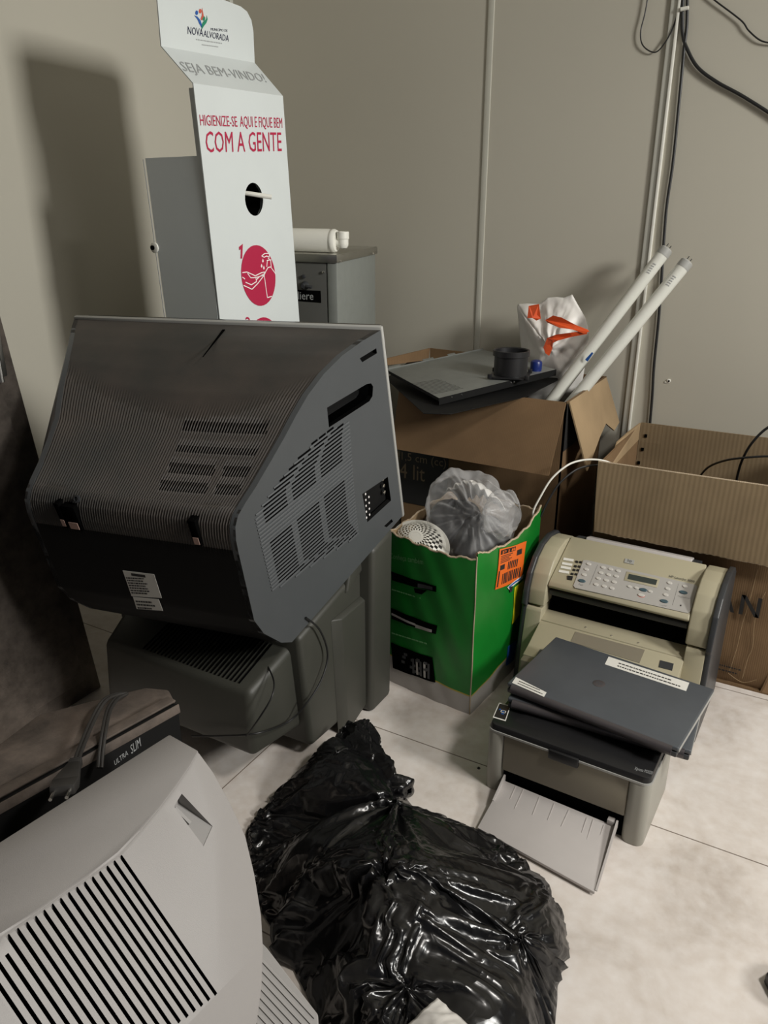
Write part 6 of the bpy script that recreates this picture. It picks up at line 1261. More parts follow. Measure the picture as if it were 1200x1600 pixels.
-10,8,2,-3,10,1,7,-11,1,1,1,16,0,-9,6,16,2,0,-7,-13,9,-9,0,15,3,-16,13,2,-10,18,2,-4,-11,0,7,-6,9,-11,11,-15,1,9,-15,8,1,-13,-5,7,0,5,-1,0,-1,-1,14,-1,-1,0,17,-11,9,-14,
10,-9,-2,14,1,-16,7,11,-13,16,-5,6,-8,-12,12,-7,9,-11,13,-15,4,10,-14,9,-2,-4,-1,-1,-1,-1,15,-1,1,0,1,1,1,1,1,0,0,-8,12,5,-15,12,-9,14,-15,-4,3,0,1,1,1,1,1,0,0,0,0,-1,14,
-1,-1,-1,0,0,0,0,1,1,1,]
BAG_Y = [1945,15,15,14,14,14,14,15,15,15,16,17,16,16,17,15,16,14,15,14,14,14,14,15,15,16,16,-485,16,16,16,16,15,15,8,20,7,20,20,20,-1,14,20,16,21,11,17,21,17,17,14,16,8,20,10,14,
20,11,18,14,16,16,16,15,-562,14,19,16,18,10,20,16,0,14,14,20,21,20,-10,19,19,20,21,11,18,20,18,17,14,17,7,20,8,16,20,12,12,18,19,15,5,19,15,-593,16,18,13,12,14,19,20,1,19,
12,19,19,18,6,10,14,20,21,20,11,19,20,19,17,15,16,8,20,7,16,19,13,12,19,20,17,6,19,14,15,-624,14,18,5,12,19,20,9,8,17,13,15,18,18,12,20,21,3,20,19,20,11,21,19,19,19,14,18,
9,18,3,17,21,16,11,20,17,15,12,17,5,19,17,-653,16,15,5,20,20,12,19,0,14,20,19,17,-3,20,20,20,19,13,8,20,20,13,20,19,20,19,15,19,1,18,1,12,17,27,26,19,2,17,20,4,19,19,8,16,
-682,16,17,3,17,20,20,13,20,-2,20,20,16,20,-7,16,19,19,20,18,9,19,16,15,20,20,20,20,15,16,1,20,-5,12,18,25,35,21,0,21,9,16,5,19,19,10,16,-713,17,14,7,14,20,21,19,17,6,19,
11,19,19,17,3,-3,20,19,21,21,11,18,12,18,20,20,20,21,16,15,-4,18,2,15,19,16,32,30,9,22,12,-2,15,16,8,16,18,17,-744,16,4,15,14,16,20,20,17,18,20,5,15,21,19,14,10,-3,9,19,
21,20,20,15,9,20,19,20,20,21,18,13,-1,21,-3,15,20,16,20,29,33,16,-1,16,-1,17,18,17,17,12,15,-776,14,17,-5,15,20,20,19,16,17,19,21,11,14,20,20,11,16,3,1,12,20,21,21,16,10,
20,20,19,20,19,19,21,-9,17,-1,18,18,22,40,22,19,10,14,12,-5,18,13,20,18,-3,21,-791,15,5,15,13,15,14,20,20,16,19,18,20,18,12,20,19,12,17,7,4,5,14,21,20,19,11,19,21,19,20,
19,18,12,8,19,-6,15,17,26,41,21,18,21,9,-3,9,5,11,22,18,8,17,-805,17,14,-7,16,16,14,20,14,20,15,20,21,20,13,21,20,17,13,19,7,3,12,12,11,20,20,14,18,21,17,21,20,17,12,22,4,
5,10,8,31,35,30,18,16,10,11,8,0,8,15,18,15,-822,14,14,15,2,12,16,17,18,4,20,19,20,16,20,21,15,21,20,16,16,19,9,7,7,5,14,21,17,20,15,21,21,16,19,19,16,8,15,6,5,13,24,30,34,
19,21,15,7,-1,-3,12,21,14,-821,17,21,18,-4,-6,20,19,20,18,11,17,20,17,19,17,21,17,21,20,15,18,20,2,8,7,10,14,18,21,15,21,18,21,16,20,20,19,13,5,6,5,19,30,18,28,16,22,4,10,
20,3,12,14,15,-836,14,17,10,18,-18,15,21,15,20,21,16,16,15,21,15,19,17,20,21,20,14,20,21,1,8,7,9,16,16,19,20,17,21,19,21,14,18,16,19,5,6,5,36,20,22,18,15,13,10,7,13,11,11,
14,-835,16,15,10,9,21,2,5,16,19,17,20,17,19,18,16,21,14,19,18,20,20,15,21,21,0,9,7,9,16,16,18,20,18,20,20,21,13,9,18,12,19,6,5,26,21,24,20,15,13,10,19,4,9,20,14,-852,14,
11,4,17,14,21,19,0,17,14,19,9,21,13,19,20,20,20,14,19,19,20,17,20,20,1,10,6,9,16,17,19,16,20,20,20,21,14,10,19,18,17,7,24,9,30,24,14,11,10,8,5,14,15,9,-835,12,-3,20,18,17,
19,18,21,1,17,16,18,6,18,19,18,20,17,20,15,18,20,19,18,21,2,9,7,8,16,17,20,17,17,20,21,21,16,13,19,22,10,22,16,23,7,18,14,16,4,7,6,17,14,14,-853,15,-5,21,19,11,20,20,20,
19,18,3,15,20,18,5,19,19,17,20,15,18,16,18,21,18,21,3,11,6,7,17,18,14,19,19,19,20,18,20,15,18,24,12,23,12,22,22,4,15,12,8,1,5,19,15,-835,-1,16,16,11,17,19,20,20,15,20,20,
6,15,20,20,4,18,19,18,17,14,17,18,18,21,20,5,11,8,4,15,17,17,20,20,19,19,19,20,19,12,25,12,25,8,25,18,17,20,10,8,3,13,-10,14,-851,15,9,20,5,14,20,19,19,18,18,13,19,21,16,
10,21,19,5,15,20,16,16,15,16,19,19,21,13,5,10,4,12,17,18,20,17,20,21,19,19,20,13,25,11,24,15,19,17,19,10,11,2,4,9,9,-835,8,20,14,-5,18,16,18,18,18,20,20,15,19,19,20,14,21,
20,6,10,20,14,17,14,18,20,20,18,5,9,3,11,15,19,21,15,20,21,21,20,12,20,24,13,23,15,21,15,13,13,9,4,7,-4,15,-851,16,13,15,18,-5,16,15,18,20,19,17,19,21,17,20,20,18,18,20,
21,9,5,14,17,18,14,18,21,20,14,2,4,9,14,21,18,16,21,20,20,14,18,22,16,22,19,17,18,14,19,12,6,8,10,-5,-837,11,19,10,14,-2,16,15,15,20,18,20,18,19,21,19,21,21,16,20,21,20,
11,4,12,15,19,15,19,21,18,8,0,6,13,20,16,18,20,20,14,16,21,18,22,20,15,20,16,14,18,13,2,9,7,1,-851,17,9,20,7,14,3,16,14,15,15,20,19,20,19,21,20,21,21,20,20,18,20,21,13,4,
9,14,19,16,20,20,14,2,1,10,19,16,19,21,12,15,20,19,21,20,14,22,18,13,19,14,9,12,15,6,-4,-852,19,5,19,6,15,7,15,16,13,15,17,20,19,20,20,21,21,21,20,21,21,17,21,20,15,5,8,
11,19,18,20,19,6,-1,5,18,16,20,19,7,18,20,20,21,13,20,15,19,16,16,12,14,11,-1,16,11,-866,15,8,15,16,0,11,19,13,14,15,15,17,18,19,20,20,21,21,21,21,20,21,20,20,19,20,17,6,
7,9,19,19,20,12,0,1,14,18,20,17,3,19,21,20,16,18,18,14,18,18,12,14,10,7,12,7,16,-866,17,14,10,16,2,13,18,13,11,16,15,17,18,19,19,21,20,21,21,21,20,20,21,20,21,18,21,18,8,
6,8,19,19,19,1,7,1,19,17,18,-1,20,20,19,17,20,11,16,16,15,13,14,9,12,14,16,-868,14,7,21,1,14,7,18,24,10,11,14,17,17,18,18,20,20,21,21,21,20,19,21,20,21,19,20,21,20,19,11,
5,7,14,20,18,-5,2,20,12,19,-4,20,19,17,20,10,16,16,15,17,16,15,15,16,14,11,-866,-4,10,18,15,11,-3,28,22,14,7,18,16,17,17,19,20,21,21,21,20,21,20,20,19,20,21,20,19,20,20,
20,15,11,9,10,17,-16,16,19,13,13,-12,20,19,19,9,16,15,15,14,15,14,15,15,15,16,21,-881,17,19,16,-25,9,20,36,13,13,8,12,17,17,6,25,21,20,21,21,20,21,20,20,20,19,20,20,21,20,
21,18,18,19,20,-3,11,15,0,14,13,-5,19,-8,17,20,8,16,14,14,14,16,18,19,18,17,17,20,14,-882,1,22,17,15,-24,15,20,32,17,12,-1,20,18,21,19,20,20,20,22,21,21,21,21,20,20,19,19,
19,20,20,21,19,22,8,17,15,-4,20,0,9,-12,19,-8,16,8,16,15,17,19,19,20,20,19,20,18,18,14,-882,14,-18,17,10,17,10,1,21,17,11,13,27,20,17,20,16,21,19,21,22,21,20,21,21,21,20,
21,19,20,19,18,19,18,21,12,18,15,16,-11,2,3,2,2,2,2,19,16,20,21,19,20,19,20,19,18,17,18,16,-896,16,-13,14,14,12,6,12,20,10,21,6,8,35,29,11,16,11,21,18,21,22,22,21,21,21,
21,21,21,20,21,20,20,19,18,19,7,19,1,17,2,2,3,2,2,2,2,2,22,17,18,20,20,21,21,21,21,25,15,-881,-14,10,6,12,11,15,14,22,28,9,14,-4,29,41,11,13,15,22,19,19,20,21,21,21,21,21,
21,20,21,21,21,21,21,20,17,8,16,17,2,2,2,3,2,2,2,2,2,2,32,24,23,22,24,22,21,20,18,-882,14,-20,21,11,11,16,2,4,23,24,18,10,26,13,25,24,13,15,18,17,21,20,20,21,21,20,20,21,
20,21,21,21,21,21,20,20,18,21,2,2,2,2,3,2,2,2,2,2,2,18,20,25,24,26,26,28,27,16,-882,-24,4,19,8,22,38,13,-17,17,32,16,14,4,27,18,16,24,20,15,16,21,19,19,19,20,21,20,21,20,
21,21,22,22,22,22,20,18,19,2,2,2,2,3,2,2,2,2,2,2,3,37,28,28,26,26,26,17,-881,17,-11,3,14,1,18,40,18,7,11,14,13,17,0,12,27,8,25,36,16,14,20,21,20,20,21,20,21,21,21,20,21,
21,21,20,21,20,20,18,2,2,2,2,3,2,2,2,2,2,2,3,24,28,29,28,30,32,-882,15,18,10,12,16,6,10,15,16,12,10,11,17,13,6,4,24,11,23,40,22,14,18,20,21,20,21,21,21,21,20,21,21,21,22,
21,22,22,25,2,2,2,2,2,3,2,2,2,2,2,2,3,35,28,29,28,29,26,-883,11,16,15,12,13,15,8,9,18,13,14,9,13,18,9,4,21,18,14,21,33,21,17,18,18,21,21,20,21,21,20,21,20,21,21,21,20,22,
19,15,2,2,2,2,3,2,2,2,2,2,2,3,24,30,29,30,31,32,-897,15,15,12,14,14,14,14,13,9,11,15,16,12,6,18,11,8,18,27,16,7,21,29,19,20,21,20,20,20,20,19,20,19,21,21,22,21,21,17,17,
22,2,2,2,2,3,2,2,2,2,2,2,3,37,31,28,28,26,23,-896,19,14,13,14,15,14,15,13,14,10,10,14,17,5,16,-2,18,24,27,12,15,12,20,25,25,19,18,20,18,19,21,21,21,21,21,21,20,20,21,21,
16,2,2,2,2,3,2,2,2,2,2,2,21,21,24,25,25,26,31,16,-926,16,20,14,14,15,15,15,15,14,13,15,11,8,17,12,-9,12,24,25,20,14,15,13,25,23,26,15,18,16,20,21,20,21,21,21,21,21,21,20,
18,16,11,13,2,2,2,3,2,2,2,2,2,20,20,20,21,21,23,23,21,22,-942,16,17,14,17,17,15,16,15,16,15,13,16,14,8,7,16,-11,9,28,29,21,9,18,22,19,22,21,17,13,20,19,20,22,20,21,21,21,
20,18,14,12,12,12,15,18,2,2,3,2,2,2,2,19,16,19,21,22,20,20,19,17,20,-942,36,19,-10,14,15,22,17,16,16,16,14,15,19,15,-1,-12,10,13,35,16,25,18,5,25,19,21,22,15,15,21,18,19,
21,21,21,20,18,14,12,11,12,12,18,18,16,18,-2,3,2,2,2,16,19,14,13,17,20,20,21,21,19,15,-957,16,30,27,14,-5,10,15,22,17,17,17,14,14,22,16,13,-15,-1,30,15,1,40,23,8,15,18,13,
23,18,20,11,21,22,20,22,18,15,12,11,12,12,15,19,20,16,17,11,20,-14,16,6,5,15,16,20,14,11,13,16,18,19,20,22,-972,17,35,21,17,26,9,-9,11,19,17,18,17,16,14,18,16,20,-15,4,22,
15,12,-7,44,17,13,11,20,19,23,10,21,18,21,20,16,13,12,12,13,15,18,19,21,18,12,20,17,21,-16,14,12,15,7,17,17,20,18,13,14,13,15,16,22,-971,16,31,27,17,16,20,12,0,11,16,17,
18,16,15,11,9,23,15,2,15,3,14,5,17,20,8,19,22,14,21,12,21,18,17,14,13,13,15,16,17,19,20,20,20,9,20,18,20,20,-11,13,15,14,17,7,13,18,19,19,18,18,16,15,10,-988,15,17,15,16,
41,17,18,14,13,10,15,16,16,17,18,14,6,23,15,3,3,3,2,3,16,31,11,20,13,19,18,23,19,3,16,13,18,20,13,17,21,20,20,20,7,21,18,20,19,19,-7,11,18,15,14,19,9,9,14,18,18,17,16,14,
17,-1004,14,15,14,17,18,38,23,18,11,9,15,19,18,19,18,19,15,12,18,3,3,3,3,2,3,3,14,43,19,9,12,16,19,19,20,12,18,17,11,19,21,20,20,19,8,20,17,21,16,21,19,-2,9,19,17,12,16,
19,13,8,10,14,16,18,18,13,-1019,15,-57,35,60,18,20,18,42,19,11,10,12,21,19,21,21,20,21,20,3,3,3,3,3,2,3,3,16,24,22,5,27,20,18,19,14,18,18,10,20,20,20,20,17,9,19,18,20,17,
17,21,19,3,6,20,20,13,10,17,18,17,11,10,11,12,15,21,-1032,16,-46,-8,24,74,17,20,19,42,15,8,6,20,20,20,21,21,21,23,24,3,3,3,3,3,2,3,3,3,24,35,9,21,23,11,20,20,19,8,20,20,
20,19,15,11,19,18,20,17,17,18,19,17,15,-1,21,20,17,11,9,17,17,19,15,14,14,14,9,-1034,-39,12,-10,22,72,20,18,43,21,14,6,24,9,20,17,16,20,24,24,24,3,3,3,3,3,2,3,3,3,16,43,
17,3,27,20,18,18,10,19,20,20,18,14,14,19,18,18,17,17,17,19,20,19,12,3,20,21,17,15,8,10,15,18,17,17,11,16,5,-1048,16,-35,14,-8,16,74,18,18,34,22,19,7,22,3,21,15,11,29,23,
30,27,3,3,3,3,3,2,3,3,9,15,13,29,22,19,23,9,19,21,18,18,16,15,15,19,18,18,17,17,17,16,20,20,20,9,8,20,21,14,20,14,7,9,13,20,14,19,10,14,-1064,15,-10,-9,-3,9,14,72,18,17,
37,16,6,10,16,15,21,-11,26,39,31,14,20,26,3,3,3,3,2,3,3,7,12,36,15,17,17,19,18,19,21,11,17,17,18,19,17,16,18,16,17,17,17,20,20,21,13,6,21,20,12,18,20,14,5,9,12,19,13,18,7,
-1079,16,18,-8,8,-19,21,1,35,51,16,6,19,20,21,24,15,17,-15,19,32,31,21,10,27,27,3,3,3,2,3,13,11,19,15,23,12,15,19,18,19,14,18,17,18,17,16,16,16,19,15,18,16,17,21,20,21,8,
15,21,13,18,15,20,20,13,2,10,11,16,18,15,-1095,14,13,13,-8,17,-8,14,4,6,13,14,0,28,27,56,28,14,-7,18,18,25,35,30,2,16,16,28,3,3,2,11,8,22,4,10,27,10,18,20,15,20,16,19,16,
18,17,16,16,18,14,17,16,18,16,21,20,21,7,20,12,16,19,15,21,20,19,12,-2,11,19,9,-1078,16,15,8,10,-2,14,-2,10,5,-3,17,3,15,34,29,23,15,11,27,21,23,23,33,18,12,9,19,28,12,-7,
19,16,3,13,20,13,16,13,18,16,20,15,18,17,17,17,16,17,19,12,15,18,15,17,21,20,21,7,13,16,17,18,18,20,21,20,18,10,-4,18,9,-1095,14,17,17,13,1,14,1,5,24,10,-16,3,23,13,18,25,
17,18,16,28,29,28,32,-5,23,28,9,15,31,-8,25,8,7,16,19,6,21,11,16,14,18,14,20,16,18,14,17,18,16,19,16,11,16,15,17,20,20,21,16,4,19,15,17,17,21,20,21,14,20,10,-2,14,-1125,
16,14,17,16,15,15,14,3,9,6,9,23,-4,-22,21,23,17,17,24,18,23,23,13,13,34,35,3,11,16,19,30,7,22,5,14,10,12,20,17,3,19,11,19,20,16,20,15,18,12,17,19,16,19,14,10,14,17,19,21,
20,18,3,20,17,15,15,21,20,20,12,20,12,15,-4,-1139,16,18,19,17,15,15,16,10,4,8,11,-20,27,33,1,4,9,16,12,12,16,24,23,23,21,10,38,11,17,14,19,30,26,13,6,6,9,13,22,6,19,14,15,
10,19,20,17,21,14,16,12,17,20,16,19,8,13,14,19,20,20,19,3,20,17,10,20,20,20,20,10,21,20,-4,8,-1170,16,16,16,18,20,17,17,14,18,14,5,-24,16,12,1,38,15,17,-2,20,17,6,16,23,
21,19,7,20,24,28,15,17,15,23,31,16,2,14,8,6,20,20,4,18,15,20,10,21,18,20,21,13,14,12,18,20,18,14,7,13,16,20,20,21,2,20,13,20,11,20,20,20,11,20,20,1,7,-1201,16,16,-41,47,
35,20,20,19,17,20,14,17,-7,-11,5,21,35,17,25,11,-13,19,1,9,16,24,23,16,17,22,27,22,17,16,10,18,30,17,10,12,8,19,6,17,17,9,19,20,16,10,20,19,21,19,12,13,14,19,20,17,11,6,
14,21,16,20,5,18,18,20,13,13,20,20,13,20,17,16,-4,-1215,16,-25,14,-9,10,25,71,22,18,20,14,20,-1,16,2,8,29,23,20,12,1,16,-7,15,14,22,21,16,15,17,28,8,21,18,15,8,21,30,17,
15,19,-4,16,19,10,16,15,11,19,20,14,12,21,20,20,18,11,13,16,19,20,14,3,12,20,13,20,11,21,13,20,8,19,20,14,20,9,19,18,3,-1245,16,16,8,-27,18,17,-7,15,66,23,18,18,17,-22,20,
24,11,21,37,28,16,4,4,4,10,17,-4,22,19,16,17,21,25,21,8,20,17,14,24,22,18,16,18,-13,25,16,12,14,17,11,17,18,20,11,16,21,20,20,15,11,14,18,20,18,4,14,4,17,20,20,10,20,20,
19,6,21,20,18,16,-1,18,15,-1277,15,14,6,19,18,-15,18,7,3,17,53,15,19,18,-15,10,11,38,21,21,40,25,4,4,4,4,19,-1,17,17,17,19,19,19,21,16,13,18,14,17,22,22,18,19,19,-12,21,9,
20,15,12,18,11,20,19,18,11,19,20,21,18,13,11,16,19,20,14,-1,9,20,10,16,17,19,20,21,18,12,20,7,16,21,0,-1277,14,20,18,17,5,16,9,-15,8,4,17,19,13,16,17,20,24,21,33,37,31,20,
14,4,4,4,4,3,22,8,18,17,20,21,19,20,18,13,14,17,21,20,15,20,19,20,-9,20,7,19,16,17,10,19,14,20,20,14,14,20,21,19,16,13,13,17,19,20,-1,8,11,20,15,15,15,20,20,13,21,10,16,
19,18,1,-1291,17,9,18,19,20,14,16,6,-7,-1,10,17,-2,16,12,16,19,30,24,27,34,42,10,24,4,4,4,4,5,13,18,20,18,20,21,18,17,20,11,13,19,20,20,14,18,19,20,-7,20,6,17,20,13,19,8,
20,17,20,19,13,17,21,20,18,14,13,15,18,21,6,14,2,10,15,16,17,20,20,15,19,16,18,2,18,11,-1293,15,21,19,20,18,8,19,15,-11,13,-12,13,20,14,17,21,17,17,21,25,21,46,15,11,13,4,
4,4,22,-2,17,20,19,20,20,19,16,20,12,14,20,17,20,17,12,20,20,-3,18,6,14,20,19,12,19,9,20,20,20,16,14,20,20,20,16,14,14,15,21,17,-1,15,12,11,9,18,20,20,15,18,7,17,20,3,16,
-1290,20,19,21,20,19,17,-4,21,2,13,-5,2,7,14,9,18,23,17,24,26,21,41,6,13,17,12,4,7,21,14,4,21,20,20,20,20,15,20,12,15,20,17,18,19,11,16,20,3,14,7,11,20,20,17,13,18,11,20,
20,20,14,18,21,19,18,15,15,13,19,19,-5,12,12,14,14,17,20,19,21,7,17,17,2,19,-1278,12,20,20,20,20,19,17,6,15,4,6,12,3,11,6,21,17,19,20,30,31,20,6,6,13,16,2,15,19,21,1,18,
20,21,19,21,14,20,12,17,18,18,17,20,11,12,20,8,10,12,3,20,20,20,15,16,14,16,20,20,18,16,20,20,19,16,16,12,19,17,-4,15,16,17,9,15,20,14,20,21,15,-10,17,15,-1276,21,20,16,
16,9,20,17,18,1,19,22,2,1,17,6,-1,23,18,24,29,22,26,-1,10,16,18,4,18,16,21,16,6,21,21,20,20,14,20,13,19,15,20,15,19,16,7,18,12,7,16,-4,20,20,20,19,15,18,11,20,20,17,19,19,
20,20,16,18,11,20,14,2,19,17,16,14,5,19,8,19,12,17,6,16,-1261,18,6,15,15,18,19,21,18,14,18,10,26,-18,6,15,21,20,30,19,7,19,4,11,12,18,18,6,20,15,19,21,9,19,20,20,19,15,19,
15,20,13,21,16,17,19,6,12,16,5,20,-10,19,20,19,19,20,16,21,9,22,20,21,19,19,15,18,19,12,19,5,15,20,16,17,17,13,-3,19,7,21,5,14,-1248,6,17,16,16,17,18,20,17,20,17,9,14,5,
14,17,16,0,18,28,9,21,2,13,16,15,18,9,20,13,21,20,19,13,20,20,18,16,18,17,21,11,20,20,14,20,11,3,19,2,24,-13,17,19,19,20,18,18,18,12,21,21,20,20,20,21,18,11,16,19,5,20,16,
18,16,17,14,10,-11,19,5,17,-1232,18,15,15,15,14,14,19,21,20,18,20,25,2,14,-10,13,19,22,-2,22,12,9,15,17,13,18,14,18,13,20,21,20,14,21,20,17,17,18,18,21,10,21,20,15,17,17,
-3,19,0,26,-15,17,18,20,19,10,20,23,22,21,18,21,22,20,17,11,21,16,4,20,19,16,17,16,15,16,-11,0,14,17,16,-1230,7,16,15,16,17,19,19,20,21,21,20,10,18,4,-4,20,18,4,5,21,11,
10,16,19,12,18,18,14,15,20,20,21,18,20,20,17,18,17,20,20,11,19,19,20,11,18,0,19,-2,25,-17,16,15,20,18,18,13,25,20,22,20,19,18,23,19,18,17,6,19,18,17,17,16,16,15,-5,10,17,
0,16,-1215,4,15,17,17,18,18,19,20,20,18,11,19,19,4,0,16,18,-3,10,18,18,5,18,18,12,19,19,13,17,19,22,20,19,21,20,17,20,17,20,20,12,17,19,20,20,8,12,5,1,24,-19,19,7,21,19,
17,21,22,19,26,23,18,19,21,14,18,10,20,7,18,16,20,17,13,7,5,21,-3,16,-1200,2,15,16,19,18,19,18,21,13,12,19,20,20,0,8,8,19,-4,15,13,20,5,20,15,14,19,17,15,18,19,22,20,20,
20,21,19,20,19,20,19,13,18,20,13,20,7,11,17,3,2,2,3,15,16,17,16,24,21,18,27,26,14,20,22,18,12,20,8,18,5,18,16,18,5,6,19,10,14,16,-1201,6,12,15,16,19,20,20,19,21,2,19,18,
16,-1,19,7,19,-8,20,9,20,6,21,8,21,18,14,19,18,20,21,21,20,21,21,19,21,20,20,20,14,17,18,17,18,12,17,2,3,2,2,3,2,17,19,16,21,29,26,18,26,16,15,25,20,22,10,17,8,18,0,17,18,
16,-4,18,18,16,-1186,18,14,15,13,12,19,17,20,5,15,18,20,4,12,20,5,18,-8,20,9,20,8,21,7,21,13,21,19,18,19,21,20,21,22,21,20,21,20,20,20,16,18,18,20,18,18,3,2,3,2,2,3,2,3,
27,19,13,22,36,21,20,22,15,26,20,22,9,18,8,18,-3,19,16,9,14,16,16,-1170,9,19,21,2,20,15,20,9,15,17,20,18,12,6,16,11,16,-10,15,16,20,8,20,8,20,13,21,19,18,20,20,20,21,20,
23,20,23,20,20,20,17,18,20,14,16,21,3,2,3,2,2,3,2,3,23,21,17,23,27,20,22,17,22,24,19,21,11,18,17,4,16,2,14,16,17,-1139,16,19,0,19,14,16,20,11,16,20,17,19,-3,19,15,15,14,
-8,15,20,10,14,20,7,20,11,21,20,17,21,20,21,20,22,21,20,21,23,20,19,19,20,17,17,19,14,3,2,3,2,2,3,2,3,26,17,12,20,34,19,22,18,23,23,22,17,13,19,18,8,-4,15,15,-1095,16,19,
13,18,5,20,11,21,18,16,1,16,18,13,19,12,-5,17,18,11,14,20,6,19,9,21,21,17,21,21,20,20,22,21,19,22,23,20,20,21,18,20,17,13,16,3,2,3,2,2,3,2,3,28,17,15,22,32,18,19,20,18,24,
20,16,19,16,4,9,15,-1049,14,15,18,0,16,20,18,17,19,-3,15,21,14,20,11,-3,20,15,11,19,16,7,17,9,21,17,21,19,22,20,19,20,23,19,21,24,20,20,20,19,18,17,10,10,14,2,3,2,2,3,2,
21,17,16,19,20,27,25,20,18,18,14,19,21,17,-6,14,14,-1003,15,8,18,18,18,20,17,-8,17,20,19,18,-2,19,14,12,16,19,7,14,16,9,20,14,21,20,22,20,19,22,21,19,19,25,19,20,20,19,13,
17,13,10,10,10,3,2,2,3,10,26,10,19,15,21,22,35,18,16,17,20,-8,15,14,16,-957,16,18,16,15,17,18,-12,18,20,16,20,4,20,11,19,18,14,4,15,15,9,19,14,20,19,21,21,19,21,22,20,18,
21,20,20,19,16,15,15,15,10,10,2,12,-5,10,11,14,10,29,22,13,8,26,30,13,8,14,14,14,-897,16,15,15,18,21,-11,18,15,20,20,8,19,18,18,11,17,5,14,14,9,19,14,18,17,21,21,21,20,19,
22,18,21,17,20,19,12,18,15,14,8,14,4,8,1,15,12,8,15,21,23,25,15,16,16,15,15,-821,14,19,16,-13,20,13,20,17,20,17,14,17,12,19,5,16,13,10,18,18,12,20,16,21,21,20,19,20,19,19,
15,20,18,12,17,17,11,11,13,12,3,9,15,8,21,5,20,29,14,15,14,-761,15,15,5,18,19,5,20,19,20,12,16,12,20,7,17,13,9,18,20,9,21,15,19,20,20,20,18,19,18,12,20,18,11,16,20,8,13,
13,17,3,12,15,16,19,14,14,14,-684,16,16,18,-1,19,21,19,10,16,16,20,6,19,11,13,19,18,5,21,20,13,20,19,19,18,17,17,11,20,17,11,16,20,5,16,14,17,11,16,15,15,14,-624,14,14,15,
12,18,18,10,16,15,20,7,21,13,17,14,12,10,20,19,18,14,17,18,18,17,15,11,19,15,12,15,19,7,14,15,15,15,-531,16,17,16,16,16,15,15,14,14,14,19,7,19,11,15,18,15,13,19,19,16,15,
15,14,14,14,14,15,15,15,16,-318,16,16,17,15,16,15,14,14,14,15,]
